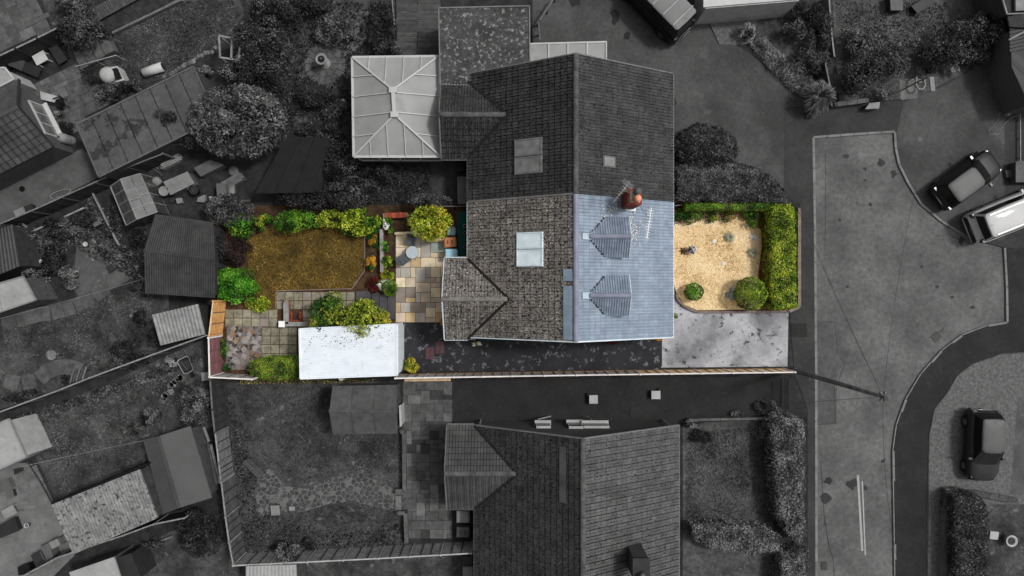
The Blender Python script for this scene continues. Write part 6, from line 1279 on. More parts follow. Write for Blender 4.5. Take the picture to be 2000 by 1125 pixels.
flat_roof('dark_shed', 'low dark felt-roofed shed below the large rounded tree', [(560, 266), (642, 270), (612, 376), (498, 378)], 1.9, 'felt_black', 'wood_g_dark', 'shed', strips=3)
rail('trellis_rail', 'pale curved rail at the left of the slatted deck', (766, 0), (772, 62), 1.0, .05, .06, 'pale_g', 'rail')
rail('trellis_rail', 'dark leaning rail beside the flat extension and van drive', (1084, -6), (1054, 40), .8, .1, .1, 'mid_g', 'rail'); rail('trellis_rail', 'short upright rail below the leaning one beside the flat extension', (1052, 42), (1055, 80), .8, .1, .1, 'mid_g', 'rail')
solid('storage_box', 'tall grey storage box against the rear wall of the grey house', 'box', [(893, 345), (911, 345), (911, 398), (894, 398)], 1.0, 'mid_g'); pot('water_butt', 'round dark water butt at the corner below the conservatory', 898, 327, 8, .8, 'dark_g', fill='black', cat='water butt', flare=.95)
# ---------------------------------------------------------------- north conifers at the front
bush('conifer_hedge', 'tall dark conifer beside the grey front slope', 1376, 292, 62, 48, 1.9, ['lg_mid', 'lg_dark'], .13, 1.2, cat='conifer', ball=True); 
hedge('conifer_hedge', 'sloping dark clipped conifer hedge above the green hedge strip', [(1318, 326), (1370, 308), (1430, 312), (1478, 326), (1512, 345), (1532, 370), (1540, 393), (1340, 392), (1318, 388)], 1.6, ['lg_mid', 'lg_light'], .12, 1.2, cat='conifer')
bush('leafy_shrub', 'small feathery shrub tucked against the front gutter', 1311, 200, 8, 16, 1.2, 'lg_mid', .11, .8)
# ---------------------------------------------------------------- top right gardens
wr_ = thing('white_building', 'white flat-roofed building edge at the top beside the van', 'building', tuple(W(1470, -20, .1)))
MB().prism(PW([(1378, -60), (1580, -60), (1560, 2), (1378, 17)], 2.4), .1, 2.4).build('wall', 'white_g', wr_); MB().prism(PW([(1374, -60), (1585, -60), (1563, -2), (1374, 14)], 2.5), 2.4, 2.5).build('roof', 'white_bright', wr_); MB().box(W(1428, 12, 1.1)+Vector((0, -.12, 0)), (.95, .1, 2.0), .08).build('door', 'pale_g', wr_); MB().box(W(1418, 18, .2), (1.2, .4, .14), .08).build('doorstep', 'pale_g', wr_)
for a in (('flowering_shrub', 'round white-flowered shrub in the gravel by the driveway', 1458, 62, 17, 19, .9, ['lg_white', 'lg_dark'], .10, 'shrub'), ('leafy_shrub', 'rounded dense shrub in the middle of the top right garden', 1550, 62, 24, 24, 1.3, ['lg_mid', 'lg_light'], .11, 'shrub'), ('leafy_shrub', 'dark shrub below the white building', 1572, 22, 36, 20, 1.2, 'lg_dark', .12, 'shrub'), ('leafy_shrub', 'tall dark shrub against the post fence', 1600, 60, 26, 46, 1.5, ['lg_dark', 'lg_mid'], .13, 'shrub'), ('leafy_shrub', 'mixed low shrub above the spiky palm', 1585, 118, 36, 28, 1.0, ['lg_mid', 'lg_dark'], .12, 'shrub'), ('flowering_shrub', 'pale flower clump under the spiky palm', 1588, 220, 16, 10, .5, ['lg_pale', 'lg_mid'], .09, 'plant'), ('leafy_shrub', 'broad leafy shrub right of the post fence', 1690, 80, 48, 34, 1.4, ['lg_light', 'lg_mid'], .14, 'shrub'), ('leafy_shrub', 'dense dark shrub behind the low weathered wall', 1685, 150, 46, 44, 1.6, ['lg_mid', 'lg_dark'], .14, 'shrub'), ('leafy_shrub', 'leafy shrub beside the lamp column', 1742, 118, 34, 36, 1.5, ['lg_mid', 'lg_light'], .14, 'shrub'), ('flowering_shrub', 'pale-flowered shrub leaning over the wall by the lamp', 1728, 180, 22, 18, 1.0, ['lg_pale', 'lg_light'], .12, 'shrub'), ('leafy_shrub', 'large dark shrub at the bend of the yard', 1868, 82, 54, 46, 1.8, ['lg_mid', 'lg_dark'], .14, 'shrub'), ('leafy_shrub', 'grey leafy shrub nearest the porch building', 1925, 62, 36, 40, 1.6, ['lg_mid', 'lg_light'], .14, 'shrub'), ('leafy_shrub', 'very dark shrub above the hoop rail', 1820, 118, 32, 26, 1.3, 'lg_dark', .13, 'shrub'), ('pale_grass', 'pale feathery plant on the edge of the tarmac yard', 1860, 130, 14, 20, .7, 'lg_pale', .13, 'plant'), ('leafy_shrub', 'low shrub by the edge of the yard below the large dark shrub', 1908, 110, 28, 24, 1.0, ['lg_mid', 'lg_dark'], .13, 'shrub'), ('leafy_shrub', 'pale cone-flowered shrub above the paving slabs', 1783, 84, 10, 12, 1.0, 'lg_pale', .12, 'plant')):
    n_, l_, x, y, rx, ry, h, m, lf, ct = a; bush(n_, l_, x, y, rx, ry, h, m, lf, .85, cat=ct)
scatter('long_grass', 'pale long dry grass on the bank above the driveway', 'grass', [(1462, 85), (1490, 75), (1520, 105), (1560, 120), (1585, 150), (1575, 195), (1550, 182), (1500, 135)], 2600, .30, ['lg_light', 'lg_pale'], .13, .25, .12, upright=.35)
scatter('ground_cover', 'low leafy ground cover of the top right front lawn', 'weeds', [(1630, 5), (1850, 5), (1840, 60), (1760, 150), (1650, 120)], 2600, .12, ['lg_mid', 'lg_light'], .13, .08, .5)
spiky('spiky_palm', 'large spiky cordyline palm at the corner of the driveway', 1600, 188, 38, .9, 'lg_light', 260, .1, trunk=.9, w=.06, cat='palm')
tf = fence('post_fence', 'thin pale post-and-rail fence between top right gardens', [(1619, -10), (1625, 70), (1630, 110)], .9, 'wood_g_light', cap_m='wood_g_pale', battens=2); fence('panel_fence', 'dark leaning boards of the fence above the spiky palm', [(1612, 122), (1622, 170)], 1.0, 'wood_g', cap_m='wood_g_light')
pot('ball_ornament', 'white ball ornament among the dark shrubs by the post fence', 1560, 33, 3.5, .3, 'white_bright', fill='white_bright', cat='ornament'); solid('planter_box', 'dark square timber planter at the top edge of the front lawn', 'planter', [(1738, -10), (1762, -10), (1764, 20), (1740, 20)], .7, 'dark_g', top='mid_g'); solid('planter_box', 'dark timber crate beside the planter at the top edge', 'planter', [(1780, 12), (1810, -6), (1822, 8), (1792, 26)], .5, 'dark_g')
# ---------------------------------------------------------------- top left
flat_roof('garage', 'large dark flat felt garage roof with damp patches', [(150, 243), (378, 130), (424, 232), (194, 346)], 2.45, 'felt_garage', 'brick_g', strips=8, edge='mid_g')
hs = thing('tiled_house', 'corner of a brick house with hipped grey tiled roof at the left edge', 'house', tuple(W(20, 260, .1)))
zE = 2.5; ca = W(38, 156, zE); cb = W(104, 286, zE); d1 = (cb-ca).normalized(); pr = Vector((d1.y, -d1.x, 0)); pr = pr if pr.x < 0 else -pr
A0 = ca; B0 = cb; w_ = (cb-ca).length
MB().prism([tuple((p)[:2]) for p in (ca+d1*.25+pr*.3, cb-d1*.25+pr*.3, cb-d1*.25+pr*9, ca+d1*.25+pr*9)], .1, zE-.02).build('wall', 'brick_g2', hs)
apx = (ca+cb)/2+Vector((0, 0, 1.35)); far = pr*9
for p, s in ((ca, 1), (cb, -1)):
    v = apx-p; q = [p, p+far, apx+far, apx]; n_ = (q[1]-q[0]).cross(q[3]-q[0]).normalized(); n_ = n_ if n_.z > 0 else -n_
    MB().add(q+[x-n_*.06 for x in q], [[0, 1, 2, 3], [4, 5, 1, 0], [5, 6, 2, 1], [6, 7, 3, 2], [7, 4, 0, 3]]).build('roof_deck', 'black', hs)
    tiled_slope(hs, p, pr, v, 8.7, v.length-.05, 'tile_g_plain', 90, tw=.36, g=.42)
    MB().beam(p, p+far, .1, .1).build('gutter', 'gutter_black', hs); MB().beam(p+Vector((0, 0, .02)), apx+Vector((0, 0, .04)), .08, .14).build('verge_trim', 'dark_g', hs)
MB().add([ca+pr*.3+d1*.25, cb+pr*.3-d1*.25, apx+pr*.3-Vector((0, 0, .08))], [[0, 1, 2]]).build('gable', 'brick_g2', hs)
ridge(hs, apx+Vector((0, 0, .03)), apx+far+Vector((0, 0, .03)), 'tile_g_plain')
wm = (ca+cb)/2+pr*.28; yw_ = math.atan2(d1.y, d1.x); wnd = MB().box((wm.x, wm.y, 1.55), (2.1, .12, 1.2), yw_).build('window', 'white_g', hs)
for s in (-1, 0, 1): p = wm+d1*s*.66-pr*.06; MB().box((p.x, p.y, 1.58), (.58, .03, .95), yw_).build('pane', 'glass_g', wnd)
p = wm-pr*.12; MB().box((p.x, p.y, .92), (2.3, .3, .07), yw_).build('sill', 'white_bright', wnd)
flat_roof('pale_porch', 'pale glazed porch roof at the left edge above the tiled house', [(-40, 138), (10, 132), (28, 155), (-40, 190)], 2.2, 'roof_white_g', 'white_g', 'porch', edge='white_bright')
fence('arched_fence', 'slatted fence with arched panel tops beside the sun loungers', [(-20, 117), (30, 94), (72, 74), (112, 54)], 1.7, 'wood_g_dark', cap_m='wood_g_pale', battens=9)
def lounger(label, px, py, rz, g=None):
    c = W(px, py, .35); t = thing('sun_lounger', label, 'sun lounger', (c.x, c.y, .15), None, rz); R = Matrix.Translation((c.x, c.y, .15)) @ Matrix.Rotation(rz, 4, 'Z')
    MB().box(None, (1.05, .58, .05), M=R @ Matrix.Translation((.3, 0, .3))).build('seat', 'dark_g', t); MB().box(None, (.7, .58, .05), M=R @ Matrix.Translation((-.5, 0, .46)) @ Matrix.Rotation(.5, 4, 'Y')).build('backrest', 'dark_g', t)
    for s in (-1, 1):
        MB().tube([R @ Vector((-.5, .3*s, .3)), R @ Vector((.88, .3*s, .3)), R @ Vector((.9, .25*s, .28))], .02, 6).build('frame_rail', 'black', t)
        for x in (-.4, .65): MB().tube([R @ Vector((x, .3*s, .3)), R @ Vector((x, .3*s, .0))], .02, 6).build('leg', 'black', t)
lounger('dark sun lounger beside the dense round bush', 111, 99, math.radians(-58)); lounger('dark sun lounger next to the tiled house', 55, 133, math.radians(-22))
def table(label, cor, z, m, name='garden_table', z0=.15):
    P = [W(x, y, z) for x, y in cor]; cen = sum(P, Vector())/4; t = thing(name, label, 'table', (cen.x, cen.y, z0)); MB().prism([tuple(p[:2]) for p in P], z-.04, z).build('table_top', m, t)
    for p in P: q = cen+(p-cen)*.85; MB().box((q.x, q.y, (z+z0)/2-.02), (.05, .05, z-z0)).build('leg', m, t)
table('square white garden table between the two sun loungers', [(62, 110), (84, 98), (94, 116), (72, 128)], .6, 'white_bright'); table('white garden table outside the brick house window', [(78, 178), (112, 188), (106, 200), (80, 194)], .7, 'white_g')
chair('black metal chair at the white table by the brick house', 120, 202, math.radians(-70), 'black', name='metal_chair')
ov_ = thing('garden_oven', 'white rendered garden oven with dark mouth beside the steps', 'oven', tuple(W(216, 146, .12)))
P = [W(*p, 1.0) for p in ((195, 132), (226, 127), (240, 155), (205, 165), (192, 148))]; MB().prism([tuple(p[:2]) for p in P], .1, .85).build('base', 'white_g', ov_); c = W(210, 146, 1.0); MB().lathe([(.48, 0), (.46, .2), (.32, .4), (.1, .48)], (c.x, c.y, .84), 16).build('dome', 'white_g', ov_, True); c = W(228, 144, 1.0); MB().box((c.x, c.y, .95), (.25, .6, .3), .4).build('mouth', 'black', ov_)
c0, c1 = W(281, 143, .4), W(318, 130, .4); wt_ = thing('white_drum', 'white drum lying on its side at the lawn edge', 'drum', (c0.x, c0.y, .14)); MB().tube([c0, c1], .27, 16).build('barrel', 'white_bright', wt_, True); d = (c1-c0).normalized(); MB().tube([c1, c1+d*.02], .22, 16).build('end', 'dark_g', wt_)
rail('handrail', 'pale handrail along the stone garden steps', (148, 130), (227, 108), 1.0, .05, .05, 'wood_g_pale', 'handrail'); rail('timber_edging', 'pale timber sleeper edge along the top of the lawn', (221, 65), (355, 0), .3, .12, .2, 'wood_g_light', 'edging')
sf = thing('slatted_walkway', 'slatted timber walkway panel beside the round bush at the top', 'walkway', tuple(W(230, 20, .1))); a0, a1 = W(186, 42, .3), W(300, -20, .3); dd = (a1-a0).normalized(); nn = Vector((-dd.y, dd.x, 0)); n = int((a1-a0).length/.13)
for i in range(n): p = a0+dd*(i*.13); MB().beam(p-nn*.05, p+nn*.75, .105, .03).build('slat', 'wood_g', sf)
for s in (.1, .65): MB().beam(a0+nn*s-Vector((0, 0, .06)), a1+nn*s-Vector((0, 0, .06)), .07, .09).build('bearer', 'wood_g', sf)
for i in range(7): MB().box((a0+dd*(i*.6)+nn*.3)-Vector((0, 0, .15)), (.08, .08, .2)).build('peg', 'wood_g', sf)
for a in (('round_bush', 'dense round bush at the foot of the arched fence', 157, 62, 44, 40, 1.8, ['lg_mid', 'lg_dark'], .12, 'shrub'), ('leafy_shrub', 'leafy grey shrub at the top edge above the round bush', 150, 12, 38, 20, 1.3, ['lg_mid', 'lg_light'], .14, 'shrub'), ('leafy_shrub', 'small shrub between the round bush and stone steps', 205, 62, 16, 18, 1.0, 'lg_dark', .12, 'shrub'), ('flower_bed', 'flower clump with pale blooms below the white oven', 195, 185, 16, 18, .7, ['lg_mid', 'lg_pale'], .10, 'plant'), ('flower_bed', 'dark flowering shrubs along the garage wall', 225, 178, 34, 20, .9, ['lg_dark', 'lg_mid'], .11, 'plant'), ('flower_bed', 'pale-spotted shrub between white oven and drum', 262, 166, 16, 12, .8, ['lg_light', 'lg_mid'], .11, 'plant'), ('flower_bed', 'dark planting left of the white oven', 176, 148, 16, 18, .6, 'lg_dark', .11, 'plant'), ('leafy_shrub', 'dark shrub growing over the end of the garage roof', 340, 235, 34, 24, 2.6, 'lg_dark', .13, 'shrub'), ('weeds', 'black-leaved plant in the corner between house and garage', 128, 250, 16, 14, .8, 'lg_dark', .12, 'plant'), ('flower_bed', 'pale potted flowers by the house window', 116, 224, 9, 8, .5, ['lg_pale', 'lg_mid'], .09, 'plant')):
    n_, l_, x, y, rx, ry, h, m, lf, ct = a; bush(n_, l_, x, y, rx, ry, h, m, lf, .9, cat=ct)
for i in range(16): t = i/15; rockobj('edging_rock', 'rough stone in the rockery edge between lawn and garage', 322+98*t+random.uniform(-3, 3), 146-52*t+random.uniform(-3, 3), random.uniform(3, 5), 'rock_g', group='rockery edge stones')
c = W(46, 25, .15); cover(46, 25, 0, 0, 0, 'black', 'round black drain cover in the corner flagstones', r=.12)
rl = W(132, 273, .5); bl = thing('gas_cylinder', 'pale tall water cylinder standing in the corner by the garage', 'cylinder', (rl.x, rl.y, .1)); MB().lathe([(.26, 0), (.28, .1), (.28, .9), (.2, 1.1), (.05, 1.15)], (rl.x, rl.y, .1), 16).build('tank', 'pale_g', bl, True); MB().lathe([(.285, 0), (.285, .04)], (rl.x, rl.y, .6), 16).build('band', 'mid_g', bl); MB().lathe([(.05, 0), (.05, .1)], (rl.x, rl.y, 1.24), 8).build('valve', 'dark_g', bl)
# ---------------------------------------------------------------- left middle
fence('panel_fence', 'long dark panel fence with pale top rail between path and pond garden', [(0, 437), (60, 412), (120, 385), (185, 356), (250, 326), (318, 300)], 1.7, 'wood_g_dark', cap_m='wood_g_light', post_m='wood_g_light', side=-1)
for cor, z, m, l, nm in (([(26, 412), (44, 404), (50, 418), (32, 427)], .6, 'pale_g', 'pale box against the path fence', 'storage_box'), ([(46, 404), (60, 398), (68, 412), (54, 418)], .5, 'dark_g', 'dark crate next to the pale box by the path fence', 'crate'), ([(92, 392), (106, 384), (112, 392), (98, 400)], .4, 'mid_g', 'cluttered grey crate farther along the path fence', 'crate')): solid(nm, l, nm.split('_')[-1], cor, z, m)
cover(43, 369, 0, 0, 0, 'black', 'round black drain set in a pale square of the path', r=.17)
hr = [W(118+13*math.cos(t)*1.6, 378+6*math.sin(t)-6*math.cos(t), .2) for t in np.linspace(0, 6.1, 16)]; tag(MB().tube(hr, .025, 6).build('coiled_hose', 'pale_g', smooth=True), 'coiled pale hose lying against the path fence', 'hose')
flat_roof('dark_shed', 'dark brown ribbed shed roof at the left edge by the pond', [(-60, 470), (24, 438), (38, 520), (-60, 560)], 2.1, 'metal_dark', 'wood_g_dark', 'shed', ribs=14)
flat_roof('pale_shed', 'pale flat two-panel shed roof below the dark ribbed shed', [(-60, 570), (46, 540), (71, 586), (-60, 630)], 2.2, 'roof_white_g', 'wood_g', 'shed', strips=2, edge='pale_g')
rail('timber_edging', 'pale timber rail above the pond planting', (60, 454), (165, 406), .45, .09, .12, 'wood_g_pale', 'edging'); rail('timber_edging', 'pale timber rail beside the greenhouse bed', (178, 371), (232, 478), .45, .08, .12, 'wood_g_pale', 'edging')
# greenhouse
gh = thing('greenhouse', 'pale glass greenhouse with open roof vent beside the black shed', 'greenhouse', tuple(W(262, 392, .1)))
zE, zR_ = 1.6, 2.2; a, b, c_, d = [W(*p, zE) for p in ((216, 364), (247, 440), (307, 414), (274, 339))]; r0, r1 = W(236, 350, zR_), W(268, 428, zR_); gc = (a+b+c_+d)/4
MB().prism([tuple((gc+(p-gc)*.97)[:2]) for p in (a, b, c_, d)], .08, .3).build('base', 'mid_g', gh)
for (p, q, s, e, m_) in ((a, b, r1, r0, 'glass_shaded'), (d, c_, r1, r0, 'glass_g')):  # left slope's shade painted as darker glass, right slope paler
    for i in range(4):
        for j in range(2):
            u0, u1, v0, v1 = i/4+.01, (i+1)/4-.01, j/2+.01, (j+1)/2-.01; f = lambda u, v: p.lerp(q, u).lerp(e.lerp(s, u), v); MB().poly([f(u0, v0), f(u1, v0), f(u1, v1), f(u0, v1)]).build('pane', m_, gh)
    for i in range(5): MB().beam(p.lerp(q, i/4)+Vector((0, 0, .02)), e.lerp(s, i/4)+Vector((0, 0, .02)), .035, .035).build('glazing_bar', 'pale_g', gh)
    MB().beam(p, q, .06, .06).build('eave', 'pale_g', gh)
    for i in range(4): x0, x1 = p.lerp(q, i/4), p.lerp(q, (i+1)/4); MB().beam((x0.x, x0.y, .95), (x1.x, x1.y, .95), .012, 1.25).build('side_pane', 'glass_shaded', gh); MB().beam((x0.x, x0.y, .1), (x0.x, x0.y, zE), .04, .04).build('upright', 'pale_g', gh)
MB().beam(r0, r1, .08, .06).build('ridge_bar', 'pale_g', gh)
f = lambda u, v: d.lerp(c_, u).lerp(r0.lerp(r1, u), v)+Vector((0, 0, .09)); vt = MB().poly([f(.3, .45), f(.55, .45), f(.55, .98), f(.3, .98)]).build('roof_vent', 'glass_g', gh)
for x, y in ((f(.3, .45), f(.55, .45)), (f(.55, .45), f(.55, .98)), (f(.3, .45), f(.3, .98))): MB().beam(x, y, .04, .03).build('vent_frame', 'pale_g', vt)
for g0, g1, rr in ((a, d, r0), (b, c_, r1)): MB().poly([(g0.x, g0.y, .3), (g1.x, g1.y, .3), g1, rr, g0]).build('end_pane', 'glass_shaded', gh); MB().beam(g0, rr, .05, .05).build('gable_bar', 'pale_g', gh); MB().beam(g1, rr, .05, .05).build('gable_bar', 'pale_g', gh)
for i in range(5): bush('potted_plant', 'leafy plant growing inside the pale greenhouse', 232+i*6+random.uniform(-2, 2), 376+i*12, 8, 7, .8, ['lg_mid', 'lg_light'], .1, .7, cat='plant', group='plants inside the greenhouse')
pitched('black_shed', 'large black ribbed-metal shed beside the green bush', [(283, 573), (420, 582), (416, 434), (303, 418)], [(281, 489), (420, 506)], 2.1, 2.75, 'metal_dark', 'wood_g_dark', ribs=30, amp=.025, ridge_m='metal_dark')
pitched('corrugated_shed', 'pale corrugated-metal shed roof with dark rib gaps', [(296, 614), (313, 674), (400, 652), (386, 594)], [(296.5, 613), (386.5, 593.5)], 2.05, 2.1, 'metal_g', 'wood_g_dark') if False else flat_roof('corrugated_shed', 'pale corrugated-metal shed roof with dark rib gaps', [(296, 615), (386, 594), (400, 653), (313, 675)], 2.05, 'metal_g', 'wood_g_dark', 'shed', ribs=13, amp=.05)
# junk yard
def plank_stack(label, x0, y0, n, L, rz, z, m, sp=.11, name='plank_pile', z0=.1, w=.09, jit=.15):
    c = W(x0, y0, z); t = thing(name, label, 'planks', (c.x, c.y, z0)); d = Vector((math.cos(rz), math.sin(rz), 0)); s = Vector((d.y, -d.x, 0))
    for j in range(max(1, int((z-z0)/.1))):
        for i in range(n):
            p = c+s*(i*sp)+d*random.uniform(-jit, jit); zz = z0+.05+j*.1; l = L*random.uniform(.85, 1.05); MB().beam((p.x, p.y, zz), (p.x+d.x*l, p.y+d.y*l, zz), w*random.uniform(.7, 1.1), .095).build('plank', random.choice(m), t)
plank_stack('stack of pale timber planks beside the felt garage', 303, 302, 9, 1.25, A26, .5, ['wood_g_pale', 'wood_g_light', 'wood_g_pale']); plank_stack('long loose poles leaning by the greenhouse corner', 284, 304, 3, 1.3, math.radians(-38), .3, ['wood_g_light', 'wood_g'], .16); plank_stack('bundle of grey boards left of the round tree', 432, 358, 5, 1.25, math.radians(30), .5, ['wood_g', 'wood_g_light'], .1, jit=.05)
solid('grey_tarp_box', 'dark grey covered box behind the bundle of boards', 'box', [(378, 328), (410, 312), (438, 322), (392, 345)], .7, 'mid_g'); solid('pale_chest', 'large pale flat-topped chest in the junk yard', 'chest', [(319, 355), (366, 335), (380, 358), (333, 381)], .8, 'mid_g', top='pale_g')
pot('white_drum', 'pale upright drum touching the flat-topped chest', 319, 373, 9, .7, 'pale_g', fill='pale_g', cat='drum', flare=1.0); c0, c1 = W(300, 349, .4), W(313, 360, .3); dr_ = thing('white_drum', 'pale round-ended drum by the greenhouse', 'drum', (c0.x, c0.y, .1)); MB().tube([c0, c0.lerp(c1, .3), c1], [.18, .27, .22], 14).build('barrel', 'pale_g', dr_, True); MB().tube([c0, c0+Vector((-.02, .02, .03))], .05, 8).build('bung', 'black', dr_)
pot('dark_pot', 'dark tipped plant pot below the chest', 378, 372, 8, .5, 'dark_g', fill='soil'); solid('pallet_board', 'grey upright board near the dark flat shed', 'board', [(422, 358), (441, 358), (441, 382), (424, 384)], .9, 'mid_g'); solid('white_sack', 'pale sack lying under the grey corner shrub', 'sack', [(386, 386), (400, 380), (402, 396), (384, 394)], .35, 'pale_g'); solid('white_sack', 'small pale bucket beside the lying sack', 'sack', [(408, 384), (416, 384), (416, 392), (408, 392)], .35, 'white_g'); solid('white_sack', 'pale torn sack below the flat-topped chest', 'sack', [(343, 388), (354, 386), (356, 396), (346, 398)], .3, 'pale_g'); solid('crate', 'dark crate beside the torn sack', 'crate', [(331, 386), (341, 386), (341, 395), (331, 396)], .3, 'dark_g')
ty = W(455, 334, .3); tr = thing('old_tyre', 'pale old tyre leaning by the dark flat shed', 'tyre', (ty.x, ty.y, .1)); MB().lathe([(.16, 0), (.26, .0), (.3, .06), (.3, .14), (.26, .2), (.16, .2)], (ty.x, ty.y, .1), 18).build('tread', 'mid_g', tr, True); MB().lathe([(.15, 0), (.15, .1)], (ty.x, ty.y, .12), 14).build('hub', 'black', tr); solid('stone_sink', 'pale stone sink below the old tyre', 'sink', [(446, 354), (458, 352), (458, 378), (444, 378)], .4, 'mid_g', top='pale_g')
spiky('dry_palm', 'small dried pale spiky plant on the flat-topped chest', 373, 363, 14, .3, 'lg_light', 40, .5, w=.04)
# pond garden
for a in (('round_flower_bush', 'round dense pale-flowered bush beside the garden path', 143, 541, 28, 25, 1.0, ['lg_light', 'lg_pale'], .12, 'shrub'), ('leafy_shrub', 'tangled dark shrub under the pond rail', 120, 445, 42, 22, .9, ['lg_dark', 'lg_mid'], .12, 'shrub'), ('leafy_shrub', 'dark shrub at the foot of the path fence', 165, 428, 28, 18, .8, 'lg_dark', .12, 'shrub'), ('leafy_shrub', 'pale fuzzy shrub at the end of the greenhouse rail', 240, 494, 20, 16, .8, ['lg_light', 'lg_mid'], .11, 'shrub'), ('leafy_shrub', 'leafy plants in the bed between rail and greenhouse', 226, 430, 18, 40, .6, ['lg_dark', 'lg_mid'], .12, 'shrub'), ('banana_plant', 'big-leaved pale plant at the corner of the dark ribbed shed', 42, 462, 26, 24, 1.0, ['lg_light', 'lg_mid'], .24, 'plant'), ('leafy_shrub', 'leafy pale plants along the left pond bank', 54, 510, 16, 34, .7, ['lg_light', 'lg_mid'], .15, 'plant'), ('leafy_shrub', 'pale hosta clump below the pond', 76, 552, 26, 16, .6, ['lg_mid', 'lg_light'], .16, 'plant'), ('leafy_shrub', 'speckled shrub against the lower left of the black shed', 278, 548, 20, 34, 1.2, ['lg_mid', 'lg_dark'], .12, 'shrub'), ('leafy_shrub', 'dark shrub between greenhouse and black shed', 272, 462, 20, 22, .9, 'lg_dark', .12, 'shrub'), ('leafy_shrub', 'dark planting around the pond edge', 108, 512, 26, 24, .5, 'lg_dark', .12, 'plant'), ('fern', 'ferny plant left of the corrugated shed', 280, 620, 20, 18, .7, 'lg_dark', .16, 'plant'), ('round_bush', 'big dark rounded bush by the lower fence', 255, 690, 42, 30, 1.3, ['lg_dark', 'lg_mid'], .11, 'shrub'), ('leafy_shrub', 'pale mounded plant beside the dark rounded bush', 188, 705, 14, 11, .6, 'lg_light', .10, 'plant'), ('leafy_shrub', 'low shrubs right of the pale mounded plant', 208, 715, 22, 12, .6, 'lg_mid', .11, 'plant'), ('leafy_shrub', 'dark straggly shrub below the corrugated shed', 302, 660, 16, 18, .9, 'lg_dark', .13, 'shrub'), ('leafy_shrub', 'grey rounded tree-like shrub against the dull fence', 380, 790, 32, 44, 1.7, ['lg_mid', 'lg_light'], .11, 'shrub'), ('leafy_shrub', 'light leafy shrub beside the agave', 298, 812, 20, 20, .9, ['lg_mid', 'lg_light'], .11, 'shrub'), ('flowering_plant', 'white-flowered plant by the wheelbarrow', 335, 706, 14, 12, .5, ['lg_white', 'lg_dark'], .10, 'plant'), ('leafy_shrub', 'dark shrubs at the left below the stone edging', 40, 772, 40, 14, .7, ['lg_dark', 'lg_mid'], .12, 'shrub'), ('leafy_shrub', 'dark clump beside the slatted bench', 128, 742, 12, 10, .5, 'lg_dark', .11, 'plant'), ('leafy_shrub', 'straggly weeds behind the pitched felt shed', 345, 985, 26, 12, .8, 'lg_dark', .12, 'plant')):
    n_, l_, x, y, rx, ry, h, m, lf, ct = a; bush(n_, l_, x, y, rx, ry, h, m, lf, .9, cat=ct)
scatter('ground_cover', 'tangled ground cover of the pond garden beds', 'weeds', [(45, 455), (165, 408), (178, 380), (240, 480), (285, 500), (290, 560), (140, 480), (70, 560)], 3800, .13, ['lg_dark', 'lg_mid', 'lg_light'], .13, .15, .5)
for x, y, r, l in ((100, 693, 10, 'round pale stepping stone alone on the curved-edge lawn'), (257, 617, 4, 'small pale ball stone near the corrugated shed'), (263, 626, 3, 'tiny pale stone near the corrugated shed')): cover(x, y, 0, 0, 0, 'pale_g', l, r=r*M1, name='stepping_stone', cat='stepping stone')
for i in range(9): t = i/8; cover(352-88*t*.4+random.uniform(-3, 3), 735+45*t+random.uniform(-4, 4), 0, 0, 0, 'pale_g' if i % 2 else 'mid_g', 'round stepping stone curving from the wheelbarrow to the agave', r=.2, name='stepping_stone', cat='stepping stone', group='stepping stones to the agave')
for i in range(13):
    x, y = random.uniform(165, 200), random.uniform(470, 510); rockobj('pond_rock', 'rough grey rock in the heap by the garden path', x, y, random.uniform(3, 6), 'rock_g', group='rocks heaped by the path')
pot('white_pot', 'small bright white pot beside the heap of rocks', 166, 477, 4.5, .3, 'white_g', fill='white_g'); solid('stone_planter', 'square dark planter with pale plant near the black shed', 'planter', [(206, 522), (216, 516), (224, 526), (214, 533)], .4, 'mid_g', top='dark_g'); solid('white_box', 'small white box on the pond bank', 'box', [(73, 510), (80, 506), (83, 511), (75, 515)], .3, 'white_g')
c = W(212, 434, .4); sv = thing('bird_table', 'square timber bird table by the greenhouse rail', 'bird table', (c.x-.55, c.y, .1)); q = W(190, 433, .5); MB().box((q.x, q.y, .6), (.5, .5, .05), .5).build('tray', 'mid_g', sv); MB().tube([(q.x, q.y, .08), (q.x, q.y, .6)], .04, 6).build('post', 'mid_g', sv)
# clothes line across the stone edging and the lower one
def line(label, a, za, b_, zb):
    A, B = W(*a, za), W(*b_, zb); pts = [A.lerp(B, t)+Vector((0, 0, -.25*4*t*(1-t))) for t in [i/12 for i in range(13)]]; tag(MB().tube(pts, .012, 5).build('clothes_line', 'pale_g'), label, 'clothes line')
line('thin pale clothes line from pale shed to black shed', (0, 622), 1.9, (268, 548), 1.9); line('thin pale clothes line from terrace to pitched felt shed', (40, 912), 1.9, (284, 860), 1.9)
fence('panel_fence', 'long weathered fence with pale rails below the stone-edged lawn', [(-20, 812), (50, 786), (110, 764), (175, 738), (240, 714), (300, 692), (350, 674), (403, 655)], 1.6, 'wood_g', cap_m='wood_g_pale', post_m='wood_g_pale', side=-1)
scatter('ground_cover', 'overgrown strip at the foot of the long weathered fence', 'weeds', [(30, 815), (150, 775), (260, 735), (350, 700), (390, 690), (385, 705), (270, 755), (150, 795), (45, 835)], 1800, .13, ['lg_dark', 'lg_mid', 'lg_light'], .13, .15, .5)
bch = W(155, 735, .4); bt = thing('slatted_bench', 'small dark slatted bench beside the fence and stone edging', 'bench', (bch.x, bch.y, .12))
for i in range(5): p = bch+Vector((-.4+i*.18, .05*i, 0)); MB().beam((p.x-.12, p.y-.38, .45), (p.x+.12, p.y+.38, .45), .1, .03).build('slat', 'wood_g' if i % 2 else 'wood_g_light', bt)
